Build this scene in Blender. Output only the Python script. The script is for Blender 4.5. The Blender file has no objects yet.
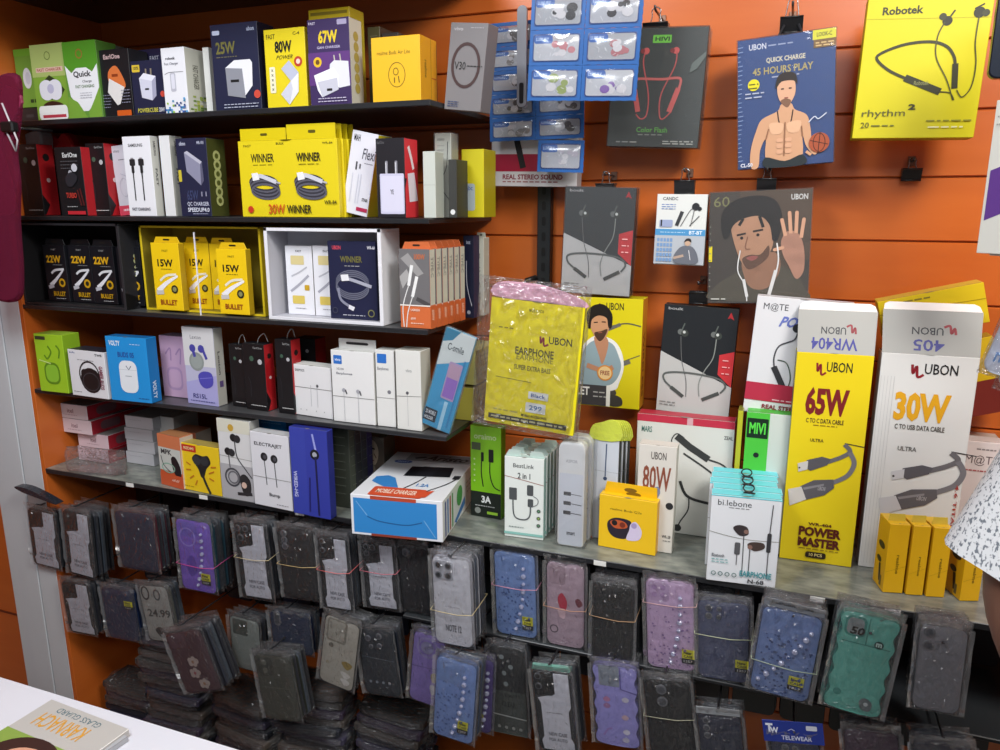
import bpy, bmesh, math, random
from mathutils import Vector, Matrix, noise
random.seed(7)
C = bpy.context.scene
COL = C.collection
# ---------------------------------------------------------------- camera
F = 755.0
PITCH = math.atan(170 / 755.0)
YAW = math.radians(20.7)
CZ = 1.55
cam_d = bpy.data.cameras.new('camera')
cam = bpy.data.objects.new('camera', cam_d)
COL.objects.link(cam)
cam_d.sensor_width = 36.0
cam_d.lens = F * 36.0 / 1000.0
cam_d.clip_start = 0.02
cam.location = (0, 0, CZ)
cam.rotation_euler = (math.pi / 2 - PITCH, 0, YAW)
C.camera = cam
# ---------------------------------------------------------------- world, exposure, lights
C.view_settings.view_transform = 'Standard'
C.view_settings.look = 'None'
C.view_settings.gamma = 1
C.view_settings.use_curve_mapping = False
C.view_settings.exposure = 0.0
C.cycles.transparent_max_bounces = 24
C.cycles.max_bounces = 6
world = bpy.data.worlds.new('room_air')
world.use_nodes = True
world.node_tree.nodes['Background'].inputs[0].default_value = (0.86, 0.92, 1.0, 1)
world.node_tree.nodes['Background'].inputs[1].default_value = 0.2
C.world = world


def area_light(name, loc, target, sx, sy, power, col):
    d = bpy.data.lights.new(name, 'AREA')
    d.shape = 'RECTANGLE'
    d.size, d.size_y = sx, sy
    d.energy = power
    d.color = col
    o = bpy.data.objects.new(name, d)
    o.location = loc
    o.rotation_euler = (Vector(target) - Vector(loc)).to_track_quat('-Z', 'Y').to_euler()
    COL.objects.link(o)


area_light('ceiling_panel_light', (0.75, 0.25, 2.62), (0.35, 1.0, 1.0), 0.6, 0.6, 40, (1.0, 0.97, 0.92))
area_light('rear_panel_light', (-0.9, 0.1, 2.62), (-0.9, 1.0, 1.0), 0.6, 0.6, 27, (0.92, 0.96, 1.0))
area_light('added_front_fill', (0.35, -0.9, 2.62), (0.0, 0.4, 1.0), 0.6, 0.6, 18, (0.96, 0.98, 1.0))  # added fill behind the camera, brightens front faces and gives the bags glints


# ---------------------------------------------------------------- rays (pixel -> point in the shop)
cp, sp, cyw, syw = math.cos(PITCH), math.sin(PITCH), math.cos(YAW), math.sin(YAW)
EYE = Vector((0, 0, CZ))


def ray(p):
    u = (p[0] - 500) / F
    v = (p[1] - 375) / F
    fh = cp - v * sp
    return Vector((-syw * fh + cyw * u, cyw * fh + syw * u, -sp - v * cp))


def at(p, Y):
    r = ray(p)
    return EYE + r * (Y / r.y)


def atz(p, Z):
    r = ray(p)
    return EYE + r * ((Z - CZ) / r.z)


def atpl(p, P0, n):
    r = ray(p)
    return EYE + r * ((P0 - EYE).dot(n) / r.dot(n))


# ---------------------------------------------------------------- materials
MATS = {}


def lin(c):
    c = c / 255.0
    return c / 12.92 if c <= 0.04045 else ((c + 0.055) / 1.055) ** 2.4


def rgb(h):
    return (lin(int(h[0:2], 16)), lin(int(h[2:4], 16)), lin(int(h[4:6], 16)), 1)


def mat(h, rough=0.42, metal=0.0, coat=0.0, bump=0.0):
    """plain procedural paint / print / plastic of one colour, with a faint mottling"""
    k = (h, rough, metal, coat, bump)
    if k in MATS:
        return MATS[k]
    m = bpy.data.materials.new('surface_' + h)
    m.use_nodes = True
    nt = m.node_tree
    b = nt.nodes['Principled BSDF']
    b.inputs['Base Color'].default_value = rgb(h)
    b.inputs['Roughness'].default_value = rough
    b.inputs['Metallic'].default_value = metal
    b.inputs['Coat Weight'].default_value = coat
    b.inputs['Coat Roughness'].default_value = 0.08
    b.inputs['Specular IOR Level'].default_value = 0.45
    if bump:
        n = nt.nodes.new('ShaderNodeTexNoise')
        n.inputs['Scale'].default_value = 90
        tc = nt.nodes.new('ShaderNodeTexCoord')
        nt.links.new(tc.outputs['Object'], n.inputs['Vector'])
        bp = nt.nodes.new('ShaderNodeBump')
        bp.inputs['Strength'].default_value = bump
        bp.inputs['Distance'].default_value = 0.003
        nt.links.new(n.outputs['Fac'], bp.inputs['Height'])
        nt.links.new(bp.outputs['Normal'], b.inputs['Normal'])
        if coat:
            nt.links.new(bp.outputs['Normal'], b.inputs['Coat Normal'])
    MATS[k] = m
    return m


def mottled(name, c1, c2, scale, rough, stretch=(1, 1, 1), bump=0.0, lo=0.35, hi=0.7, spec=0.5):
    m = bpy.data.materials.new(name)
    m.use_nodes = True
    nt = m.node_tree
    b = nt.nodes['Principled BSDF']
    b.inputs['Roughness'].default_value = rough
    b.inputs['Specular IOR Level'].default_value = spec
    tc = nt.nodes.new('ShaderNodeTexCoord')
    mp = nt.nodes.new('ShaderNodeMapping')
    mp.inputs['Scale'].default_value = stretch
    n = nt.nodes.new('ShaderNodeTexNoise')
    n.inputs['Scale'].default_value = scale
    n.inputs['Detail'].default_value = 5
    cr = nt.nodes.new('ShaderNodeValToRGB')
    cr.color_ramp.elements[0].position = lo
    cr.color_ramp.elements[1].position = hi
    cr.color_ramp.elements[0].color = rgb(c1)
    cr.color_ramp.elements[1].color = rgb(c2)
    nt.links.new(tc.outputs['Object'], mp.inputs['Vector'])
    nt.links.new(mp.outputs['Vector'], n.inputs['Vector'])
    nt.links.new(n.outputs['Fac'], cr.inputs['Fac'])
    nt.links.new(cr.outputs['Color'], b.inputs['Base Color'])
    if bump:
        bp = nt.nodes.new('ShaderNodeBump')
        bp.inputs['Strength'].default_value = bump
        bp.inputs['Distance'].default_value = 0.002
        nt.links.new(n.outputs['Fac'], bp.inputs['Height'])
        nt.links.new(bp.outputs['Normal'], b.inputs['Normal'])
    return m


def film(name, tint, base_fac, rough=0.12, scale=45, bump=0.6, gloss='FFFFFF', dist=0.004, milk=0.03):
    """clear plastic film: see-through with glossy wrinkles"""
    m = bpy.data.materials.new(name)
    m.use_nodes = True
    nt = m.node_tree
    nt.nodes.clear()
    out = nt.nodes.new('ShaderNodeOutputMaterial')
    mix = nt.nodes.new('ShaderNodeMixShader')
    tr = nt.nodes.new('ShaderNodeBsdfTransparent')
    tr.inputs[0].default_value = rgb(tint)
    gl = nt.nodes.new('ShaderNodeBsdfGlossy')
    gl.inputs['Color'].default_value = rgb(gloss)
    gl.inputs['Roughness'].default_value = rough
    lw = nt.nodes.new('ShaderNodeLayerWeight')
    lw.inputs['Blend'].default_value = 0.25
    ad = nt.nodes.new('ShaderNodeMath')
    ad.operation = 'MULTIPLY_ADD'
    ad.inputs[1].default_value = 0.55
    ad.inputs[2].default_value = base_fac
    ad.use_clamp = True
    tc = nt.nodes.new('ShaderNodeTexCoord')
    n = nt.nodes.new('ShaderNodeTexNoise')
    n.inputs['Scale'].default_value = scale
    n.inputs['Detail'].default_value = 3
    n.inputs['Distortion'].default_value = 0.6
    n.noise_type = 'RIDGED_MULTIFRACTAL'
    bp = nt.nodes.new('ShaderNodeBump')
    bp.inputs['Strength'].default_value = bump
    bp.inputs['Distance'].default_value = dist
    L = nt.links.new
    df = nt.nodes.new('ShaderNodeBsdfTranslucent')
    df.inputs[0].default_value = rgb(gloss)
    dd_ = nt.nodes.new('ShaderNodeBsdfDiffuse')
    dd_.inputs[0].default_value = rgb(gloss)
    mk = nt.nodes.new('ShaderNodeMixShader')
    mk.inputs[0].default_value = milk
    L(tr.outputs[0], mk.inputs[1])
    L(dd_.outputs[0], mk.inputs[2])
    nt.nodes.remove(df)
    L(tc.outputs['Object'], n.inputs['Vector'])
    L(n.outputs['Fac'], bp.inputs['Height'])
    L(bp.outputs['Normal'], gl.inputs['Normal'])
    L(bp.outputs['Normal'], lw.inputs['Normal'])
    L(lw.outputs['Fresnel'], ad.inputs[0])
    L(ad.outputs[0], mix.inputs[0])
    L(mk.outputs[0], mix.inputs[1])
    L(gl.outputs[0], mix.inputs[2])
    L(mix.outputs[0], out.inputs[0])
    return m


POLY = film('clear_polybag', 'F6F6F8', 0.05, rough=0.19, scale=11, bump=0.75, dist=0.018, milk=0.022)
CRINK = film('crinkled_bag_edge', 'F6F6F8', 0.12, rough=0.22, scale=16, bump=1.0, dist=0.03, milk=0.10)
WRAP = film('shrink_wrap', 'F8F8FA', 0.03, rough=0.1, scale=26, bump=0.5)
PINKF = mat('D8A8BC', 0.2, bump=0.9)
PINKT = film('pink_translucent', 'D07A9C', 0.12, rough=0.25, scale=9, bump=0.5, gloss='A03C60', milk=0.3)
CLEAR = film('clear_case_plastic', 'DADDE0', 0.08, rough=0.15, bump=0.1)

# ---------------------------------------------------------------- text
TXT = {}


def text_geo(s, bold=0.0):
    k = (s, bold)
    if k in TXT:
        return TXT[k]
    cu = bpy.data.curves.new('t', 'FONT')
    cu.body = s
    cu.resolution_u = 2
    cu.offset = bold
    o = bpy.data.objects.new('t', cu)
    COL.objects.link(o)
    dg = bpy.context.evaluated_depsgraph_get()
    dg.update()
    me = bpy.data.meshes.new_from_object(o.evaluated_get(dg))
    vs = [(v.co.x, v.co.y) for v in me.vertices]
    fs = [tuple(p.vertices) for p in me.polygons]
    bpy.data.objects.remove(o)
    bpy.data.meshes.remove(me)
    bpy.data.curves.remove(cu)
    x0 = min(v[0] for v in vs)
    x1 = max(v[0] for v in vs)
    y0 = min(v[1] for v in vs)
    y1 = max(v[1] for v in vs)
    vs = [((x - x0) / (x1 - x0), 1 - (y - y0) / (y1 - y0)) for x, y in vs]
    TXT[k] = (vs, fs)
    return TXT[k]


def smooth(pts, closed=False, n=5):
    P = list(pts)
    if closed:
        P = [P[-1]] + P + [P[0], P[1]]
    else:
        P = [P[0]] + P + [P[-1]]
    out = []
    for i in range(1, len(P) - 2):
        for k in range(n):
            t = k / n
            out.append(tuple(0.5 * ((2 * P[i][a]) + (-P[i - 1][a] + P[i + 1][a]) * t + (2 * P[i - 1][a] - 5 * P[i][a] + 4 * P[i + 1][a] - P[i + 2][a]) * t * t + (-P[i - 1][a] + 3 * P[i][a] - 3 * P[i + 1][a] + P[i + 2][a]) * t ** 3) for a in range(len(P[i]))))
    if not closed:
        out.append(tuple(pts[-1]))
    return out


# ---------------------------------------------------------------- mesh collector
class M:
    def __init__(s):
        s.v, s.f, s.m, s.sm, s.mats = [], [], [], [], []

    def mi(s, m):
        if isinstance(m, str):
            m = mat(m)
        if m not in s.mats:
            s.mats.append(m)
        return s.mats.index(m)

    def add(s, vs, fs, m, sm=False):
        b = len(s.v)
        s.v += [tuple(v) for v in vs]
        k = s.mi(m)
        for f in fs:
            s.f.append(tuple(i + b for i in f))
            s.m.append(k)
            s.sm.append(sm)

    def convex(s, vs, fs, ms):
        """faces turned outwards about the centre; ms one material or one per face"""
        c = sum((Vector(v) for v in vs), Vector()) / len(vs)
        b = len(s.v)
        s.v += [tuple(v) for v in vs]
        for i, f in enumerate(fs):
            P = [Vector(vs[j]) for j in f]
            n = (P[1] - P[0]).cross(P[2] - P[0])
            fc = sum(P, Vector()) / len(P)
            if n.dot(fc - c) < 0:
                f = f[::-1]
            s.f.append(tuple(j + b for j in f))
            s.m.append(s.mi(ms[i] if isinstance(ms, list) else ms))
            s.sm.append(False)

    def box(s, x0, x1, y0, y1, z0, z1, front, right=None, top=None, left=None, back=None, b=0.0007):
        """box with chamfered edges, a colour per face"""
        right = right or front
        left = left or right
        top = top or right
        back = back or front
        lo, hi = (x0, y0, z0), (x1, y1, z1)
        b = min(b, (x1 - x0) / 4, (y1 - y0) / 4, (z1 - z0) / 4)
        vs, ix = [], {}
        for sx in (0, 1):
            for sy in (0, 1):
                for sz in (0, 1):
                    S = (sx, sy, sz)
                    for a in range(3):
                        p = [(hi[i] if S[i] else lo[i]) for i in range(3)]
                        for i in range(3):
                            if i != a:
                                p[i] += -b if S[i] else b
                        ix[(S, a)] = len(vs)
                        vs.append(p)
        fs, ms = [], []
        fm = {(0, 0): left, (0, 1): right, (1, 0): front, (1, 1): back, (2, 0): right, (2, 1): top}
        for a in range(3):
            o = [i for i in range(3) if i != a]
            for sg in (0, 1):
                q = []
                for c1, c2 in ((0, 0), (1, 0), (1, 1), (0, 1)):
                    S = [0, 0, 0]
                    S[a] = sg
                    S[o[0]] = c1
                    S[o[1]] = c2
                    q.append(ix[(tuple(S), a)])
                fs.append(tuple(q))
                ms.append(fm[(a, sg)])
            for c1 in (0, 1):
                for c2 in (0, 1):
                    S0 = [0, 0, 0]
                    S0[o[0]] = c1
                    S0[o[1]] = c2
                    S1 = list(S0)
                    S1[a] = 1
                    fs.append((ix[(tuple(S0), o[0])], ix[(tuple(S1), o[0])], ix[(tuple(S1), o[1])], ix[(tuple(S0), o[1])]))
                    ms.append(front)
        for sx in (0, 1):
            for sy in (0, 1):
                for sz in (0, 1):
                    fs.append(tuple(ix[((sx, sy, sz), a)] for a in range(3)))
                    ms.append(front)
        s.convex(vs, fs, ms)

    def outline(s, pts, y0, y1, m, mside=None, ch=0.001):
        """prism of an outline in x,z running along y (y0 front), front edge chamfered"""
        n = len(pts)
        cx = sum(p[0] for p in pts) / n
        cz = sum(p[1] for p in pts) / n
        R = max(max(abs(p[0] - cx), abs(p[1] - cz)) for p in pts)
        k = 1 - ch / R
        rings = [[(cx + (p[0] - cx) * k, y0, cz + (p[1] - cz) * k) for p in pts],
                 [(p[0], y0 + ch, p[1]) for p in pts], [(p[0], y1, p[1]) for p in pts]]
        a = sum(pts[i][0] * pts[(i + 1) % n][1] - pts[(i + 1) % n][0] * pts[i][1] for i in range(n))
        vs = rings[0] + rings[1] + rings[2]
        fs = [tuple(range(n))] if a > 0 else [tuple(range(n))[::-1]]
        s.add(vs, fs, m)
        b = len(s.v) - 3 * n
        for r in (0, 1):
            for i in range(n):
                j = (i + 1) % n
                q = (b + r * n + j, b + r * n + i, b + (r + 1) * n + i, b + (r + 1) * n + j)
                s.f.append(q if a > 0 else q[::-1])
                s.m.append(s.mi(mside or m))
                s.sm.append(False)
        q = tuple(b + 2 * n + i for i in range(n))
        s.f.append(q[::-1] if a > 0 else q)
        s.m.append(s.mi(mside or m))
        s.sm.append(False)

    def tube(s, pts, r, m, n=6, closed=False):
        P = [Vector(p) for p in pts]
        N = len(P)
        R = r if isinstance(r, (list, tuple)) else [r] * N
        vs = []
        up = None
        for i in range(N):
            a = P[(i - 1) % N] if (closed or i > 0) else P[i]
            b = P[(i + 1) % N] if (closed or i < N - 1) else P[i]
            t = (b - a).normalized()
            if up is None:
                up = t.orthogonal().normalized()
            up = (up - t * up.dot(t))
            up = up.normalized() if up.length > 1e-6 else t.orthogonal().normalized()
            w = t.cross(up)
            for k in range(n):
                an = 2 * math.pi * k / n
                vs.append(P[i] + (up * math.cos(an) + w * math.sin(an)) * R[i])
        fs = []
        for i in range(N if closed else N - 1):
            j = (i + 1) % N
            for k in range(n):
                l = (k + 1) % n
                fs.append((i * n + k, i * n + l, j * n + l, j * n + k))
        if not closed:
            fs.append(tuple(range(n))[::-1])
            fs.append(tuple((N - 1) * n + k for k in range(n)))
        s.add(vs, fs, m, True)

    def face(s, O, U, V, w, h):
        """drawing surface: O top-left corner, U right, V down (unit vectors)"""
        return Art(s, Vector(O), Vector(U), Vector(V), w, h)

    def build(s, name, parent=None, mw=None):
        me = bpy.data.meshes.new(name)
        me.from_pydata([tuple(v) for v in s.v], [], s.f)
        for m in s.mats:
            me.materials.append(m)
        me.polygons.foreach_set('material_index', s.m)
        me.polygons.foreach_set('use_smooth', s.sm)
        me.update()
        o = bpy.data.objects.new(name, me)
        COL.objects.link(o)
        if mw is not None:
            o.matrix_world = mw
        if parent is not None:
            o.parent = parent
        return o


class Art:
    """flat print on a face; x 0..1 left to right, y 0..1 top to bottom"""
    def __init__(s, m, O, U, V, w, h):
        s.m, s.O, s.U, s.V, s.w, s.h = m, O, U, V, w, h
        s.N = V.cross(U)
        s.k = 3

    def p(s, x, y):
        return s.O + s.U * (x * s.w) + s.V * (y * s.h) + s.N * (s.k * 0.00007)

    def poly(s, pts, c):
        s.k += 1
        a = sum(pts[i][0] * pts[(i + 1) % len(pts)][1] - pts[(i + 1) % len(pts)][0] * pts[i][1] for i in range(len(pts)))
        if a > 0:
            pts = pts[::-1]
        s.m.add([s.p(*q) for q in pts], [tuple(range(len(pts)))], c)

    def blob(s, pts, c, n=4):
        s.poly(smooth(pts, True, n), c)

    def rect(s, x0, y0, x1, y1, c):
        s.poly([(x0, y0), (x1, y0), (x1, y1), (x0, y1)], c)

    def rr(s, x0, y0, x1, y1, r, c):
        a = s.w / s.h
        pts = []
        for cx, cy, t0 in ((x1 - r, y0 + r * a, -90), (x1 - r, y1 - r * a, 0), (x0 + r, y1 - r * a, 90), (x0 + r, y0 + r * a, 180)):
            for k in range(5):
                t = math.radians(t0 + k * 22.5)
                pts.append((cx + r * math.cos(t), cy + r * a * math.sin(t)))
        s.poly(pts, c)

    def circ(s, cx, cy, r, c, sy=1.0, n=18, rot=0):
        a = s.w / s.h
        cr, sr = math.cos(math.radians(rot)), math.sin(math.radians(rot))
        pts = []
        for k in range(n):
            t = 2 * math.pi * k / n
            x, y = r * math.cos(t), r * sy * math.sin(t)
            pts.append((cx + x * cr - y * sr, cy + (x * sr + y * cr) * a))
        s.poly(pts, c)

    def ring(s, cx, cy, r, wd, c, sy=1.0, rot=0):
        a = s.w / s.h
        cr, sr = math.cos(math.radians(rot)), math.sin(math.radians(rot))
        pts = []
        for k in range(25):
            t = 2 * math.pi * k / 24
            x, y = r * math.cos(t), r * sy * math.sin(t)
            pts.append((cx + x * cr - y * sr, cy + (x * sr + y * cr) * a))
        s.line(pts, wd, c, sm=False)

    def line(s, pts, wd, c, sm=True):
        """stroke; wd in face widths (a number or one per control point)"""
        if sm and len(pts) > 2:
            pts = smooth(pts, False, 6)
        s.k += 1
        a = s.w / s.h
        L, R = [], []
        n = len(pts)
        for i in range(n):
            q0 = pts[max(i - 1, 0)]
            q1 = pts[min(i + 1, n - 1)]
            dx, dy = q1[0] - q0[0], (q1[1] - q0[1]) / a
            l = math.hypot(dx, dy) or 1
            ww = (wd[0] + (wd[1] - wd[0]) * i / max(n - 1, 1)) if isinstance(wd, tuple) else wd
            nx, ny = -dy / l * ww / 2, dx / l * ww / 2 * a
            L.append((pts[i][0] + nx, pts[i][1] + ny))
            R.append((pts[i][0] - nx, pts[i][1] - ny))
        vs = [s.p(*q) for q in L] + [s.p(*q) for q in R]
        s.m.add(vs, [(i, i + 1, n + i + 1, n + i) for i in range(n - 1)], c)

    def text(s, t, x0, y0, x1, y1, c, bold=0.02, skew=0.0, flip=False, vert=False):
        s.k += 1
        vs, fs = text_geo(t, bold)
        out = []
        for u, v in vs:
            if flip:
                u, v = 1 - u, 1 - v
            if vert:            # reads downwards
                u, v = 1 - v, u
            x = x0 + (x1 - x0) * (u + skew * (1 - v))
            y = y0 + (y1 - y0) * v
            out.append(s.p(x, y))
        s.m.add(out, fs, c)

    def fine(s, x0, y0, x1, rows, dy, c, th=0.010, gap=0.3):
        """unreadable small print: rows of short dashes"""
        rnd = random.Random(int(x0 * 991 + y0 * 77 + rows))
        for r in range(rows):
            x = x0
            y = y0 + r * dy
            while x < x1 - 0.01:
                l = min(rnd.uniform(0.03, 0.09), x1 - x)
                s.rect(x, y, x + l, y + th, c)
                x += l + 0.018


def tag(o, label, cat, group=None, kind=None):
    o['label'] = label
    o['category'] = cat
    if group:
        o['group'] = group
    if kind:
        o['kind'] = kind
    return o


def struct(o):
    o['kind'] = 'structure'
    return o


def empty(name, mw):
    o = bpy.data.objects.new(name, None)
    o.empty_display_size = 0.02
    COL.objects.link(o)
    o.matrix_world = mw
    return o


def kids(o):
    return [c for c in bpy.data.objects if c.parent == o]


def dup(o, mw, label, group=None, only=None):
    r = o.copy()
    COL.objects.link(r)
    r.matrix_world = mw
    r['label'] = label
    if group:
        r['group'] = group
    for c in kids(o):
        if only and c.name.split('.')[0] not in only:
            continue
        d = c.copy()
        COL.objects.link(d)
        d.parent = r
        for g in kids(c):
            e = g.copy()
            COL.objects.link(e)
            e.parent = d
    return r


def frame(bl, br, tl, Y=None, z=None, S=False, rz=0.0, lean=0.0, roll=None):
    """matrix, width, height of a front face from three of its corners.
    S: the two bottom corners stand on the shelf at height z; otherwise the face lies in the
    upright plane through Y (turned by rz, tipped by lean)"""
    if S:
        A, B = atz(bl, z), atz(br, z)
        if Y is not None:
            d = Y - A.y
            A = at(bl, Y)
            A.z = z
        ex = (B - A)
        ex.z = 0
        w = ex.length
        a = math.atan2(ex.y, ex.x)
        a = max(-0.45, min(0.45, a))
        if Y is not None:
            a = math.radians(rz)
            n = Vector((math.sin(a), -math.cos(a), 0))
            B = atpl(br, A, n)
            w = (Vector((B.x, B.y, z)) - A).length
        ex = Vector((math.cos(a), math.sin(a), 0))
        n = Vector((math.sin(a), -math.cos(a), 0))
        T = atpl(tl, A, n)
        h = T.z - z
        O = A + ex * (w / 2)
        O.z = z + 0.0008
        mw = Matrix.Translation(O) @ Matrix.Rotation(a, 4, 'Z')
        if lean:
            mw = mw @ Matrix.Rotation(math.radians(-lean), 4, 'X')
            h /= math.cos(math.radians(lean))
        return mw, w, h
    R = Matrix.Rotation(math.radians(rz), 4, 'Z') @ Matrix.Rotation(math.radians(-lean), 4, 'X')
    n = (R @ Vector((0, -1, 0)))
    ex, ez = R @ Vector((1, 0, 0)), R @ Vector((0, 0, 1))
    A = at(bl, Y)
    B, T = atpl(br, A, n), atpl(tl, A, n)
    if roll is not None:      # tipped sideways on one bottom corner
        t = math.radians(roll)
        w = (B - A).length
        h = (T - A).length
        Rr = R @ Matrix.Rotation(t, 4, 'Y')
        O = A + (Rr @ Vector((w / 2, 0, 0)))
        if z is not None:
            lowest = min(0, -w * math.sin(t)) if t > 0 else 0
            O.z += z + 0.0008 - (A.z + lowest)
        return Matrix.Translation(O) @ Rr, w, h
    if z is not None:
        w = (B - A).dot(ex)
        O = A + ex * (w / 2)
        h = (T.z - z)
        O.z = z + 0.0008
        return Matrix.Translation(O) @ R, w, h
    d = B - A
    w = d.length
    roll = math.atan2(d.dot(ez), d.dot(ex))
    R = R @ Matrix.Rotation(-roll, 4, 'Y')
    ez2 = R @ Vector((0, 0, 1))
    h = (T - A).dot(ez2)
    return Matrix.Translation((A + B) / 2) @ R, w, h


def carton(name, label, cat, fr, d, front, right=None, top=None, art=None, rart=None, tart=None, lart=None,
           tab=None, wrap=False, group=None, left=None, flapline=True, extra=None, back=None):
    """printed folding carton: body with its print, tuck-flap seams, optional hang tab and wrap"""
    mw, w, h = fr
    m = M()
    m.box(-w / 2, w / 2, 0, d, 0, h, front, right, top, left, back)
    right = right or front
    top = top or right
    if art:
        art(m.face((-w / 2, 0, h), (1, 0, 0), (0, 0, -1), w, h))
    if rart:
        rart(m.face((w / 2, 0, h), (0, 1, 0), (0, 0, -1), d, h))
    if lart:
        lart(m.face((-w / 2, d, h), (0, -1, 0), (0, 0, -1), d, h))
    T = m.face((-w / 2, d, h), (1, 0, 0), (0, -1, 0), w, d)
    if flapline:      # tuck flap: seam and thumb notch on the top panel
        T.line([(0.02, 0.93), (0.98, 0.93)], 0.008, mat('6B6860'), sm=False)
        T.circ(0.5, 0.95, 0.06, mat('8A867C'), sy=0.35)
    if tart:
        tart(T)
    if not tab and not wrap and not extra:
        o = m.build(name, None, mw)
        return tag(o, label, cat, group)
    e = empty(name, mw)
    tag(e, label, cat, group)
    m.build('carton_body', e)
    if tab:
        th, tcol = tab[:2]
        t = M()
        k = 0.12
        pts = [(-w / 2 + w * 0.03, 0), (w / 2 - w * 0.03, 0), (w / 2 - w * k, th), (-w / 2 + w * k, th)]
        t.outline([(x, h + z) for x, z in pts], d * 0.45, d * 0.45 + 0.0012, tcol, ch=0.0003)
        a = t.face((-w / 2, d * 0.45, h + th), (1, 0, 0), (0, 0, -1), w, th)
        a.rr(0.38, 0.35, 0.62, 0.62, 0.03, mat('26231F'))
        t.build('hang_tab', e)
    if wrap:
        t = M()
        g = 0.0016
        t.box(-w / 2 - g, w / 2 + g, -g, d + g, -g * 0.4, h + g, WRAP, b=0.001)
        t.build('shrink_wrap', e)
    if extra:
        extra(e, w, h, d)
    return e


Z1, Z2, Z3, Z4, Z5, Z6, Z7 = 1.722, 1.527, 1.332, 1.137, 0.944, 0.757, 0.50
PI = math.pi
# ================================================================ THE SHOP
ORANGE = mottled('orange_laminate', 'C25F22', 'CE6C2B', 3.0, 0.30, (1, 1, 6), lo=0.3, hi=0.75, spec=0.6)
SHELFM = mottled('black_shelf_board', '3A3B3D', '57585A', 9, 0.30, (1, 1, 1), spec=0.5)
EDGE = mat('232427', 0.35)
GRANITE = mottled('dusty_glass_shelf', '6C716C', '8F938A', 24, 0.22, (1, 2.2, 1), bump=0.1, lo=0.38, hi=0.66, spec=0.6)
PILLAR = mottled('grey_white_laminate', 'B9BDC2', 'C9CDD1', 4, 0.4, (1, 1, 0.2))
COUNTER = mottled('white_counter_laminate', 'D3D4DE', 'DEDFE8', 3, 0.25)

# slat wall: planks with dark grooves between, one wall
m = M()
gz = [1.272 + 0.108 * k for k in range(-12, 9)]
prof = [(1.53, -0.05), (1.5, -0.05)]
for g in gz:
    if g < 0:
        continue
    prof += [(1.5, g - 0.003), (1.503, g - 0.0012), (1.506, g - 0.0012), (1.506, g + 0.0012), (1.503, g + 0.0012), (1.5, g + 0.003)]
prof += [(1.5, 2.72), (1.53, 2.72)]
n = len(prof)
x0, x1 = -3.2, 1.9
vs = [(x0, y, z) for y, z in prof] + [(x1, y, z) for y, z in prof]
gd = mat('A8521E', 0.5)
for i in range(n - 1):
    m.add([vs[i], vs[i + 1], vs[n + i + 1], vs[n + i]], [(0, 3, 2, 1)], gd if abs(prof[i][0] - 1.506) < 1e-4 or abs(prof[i + 1][0] - 1.506) < 1e-4 else ORANGE)
m.add([(x0, 1.53, -0.05), (x1, 1.53, -0.05), (x1, 1.53, 2.72), (x0, 1.53, 2.72)], [(0, 1, 2, 3)], ORANGE)
struct(m.build('wall_back'))
m = M()
m.box(-3.25, -3.2, -2.6, 1.5, -0.05, 2.72, ORANGE)
struct(m.build('wall_left'))
m = M()
m.box(-3.25, 1.95, -2.6, 1.53, -0.09, -0.05, mottled('floor_tile', '8C8880', 'A09C94', 5, 0.35))
struct(m.build('floor'))
m = M()
m.box(-3.25, 1.95, -2.6, 1.53, 2.72, 2.76, mat('D8D6D0', 0.8))
struct(m.build('ceiling'))

# end column and side board of the shelving bay
m = M()
m.box(-1.775, -1.678, 1.2, 1.5, -0.05, 2.2, PILLAR, b=0.0015)
m.box(-1.674, -1.612, 1.2, 1.5, -0.05, 2.2, PILLAR, b=0.0015)
m.box(-1.68, -1.67, 1.203, 1.5, -0.05, 2.2, mat('8C9094'))
tag(m.build('shelving_end_column'), 'grey-white laminate upright column at the left end of the shelves', 'column')
m = M()
m.box(-1.612, -1.600, 1.2, 1.4995, -0.05, 2.2, ORANGE)
tag(m.build('shelving_side_board'), 'orange laminate side board closing the shelves on the left', 'panel')
m = M()
m.box(-2.6, -1.78, 1.3, 1.4995, -0.05, 0.93, ORANGE, b=0.002)
m.box(-2.6, -1.78, 1.298, 1.3, 0.44, 0.446, mat('6A2C10'))
tag(m.build('cupboard'), 'orange low cupboard left of the grey-white column', 'cupboard')


def shelf(z, xa, xb, ya, th, top, label, edge=EDGE, lip=False):
    m = M()
    m.box(xa, xb, ya, 1.4995, z - th, z, edge, edge, top, b=0.0012)
    return tag(m.build('wall_shelf'), label, 'shelf', 'wall shelves')


shelf(1.99, -1.6, -0.585, 1.06, 0.012, SHELFM, 'unseen black shelf board above the charger boxes, extended forward to shade the bay')  # out of view; reaches past the other shelves to shade the bay top
shelf(Z1, -1.6, -0.578, 1.2, 0.010, SHELFM, 'black shelf carrying the green, purple and grey charger boxes')
shelf(Z2, -1.6, -0.585, 1.2, 0.009, SHELFM, 'black shelf carrying the yellow cable twin pack')
shelf(Z3, -1.6, -0.592, 1.2, 0.009, SHELFM, 'black shelf carrying the white open display tray')
shelf(Z4, -1.6, -0.558, 1.2, 0.009, SHELFM, 'black shelf carrying the blue earbud box')
S5 = shelf(Z5, -1.6, 0.80, 1.2, 0.011, GRANITE, 'long dusty glass shelf with a black edge running the whole width')
S6 = shelf(Z6, -0.66, 0.80, 1.2, 0.007, mat('3C3F42', 0.15), 'thin dark glass shelf under the upper row of phone cases')
S7 = shelf(0.20, -1.599, 0.80, 1.12, 0.012, SHELFM, 'dark bottom board under the heaps of phone cases')
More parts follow.
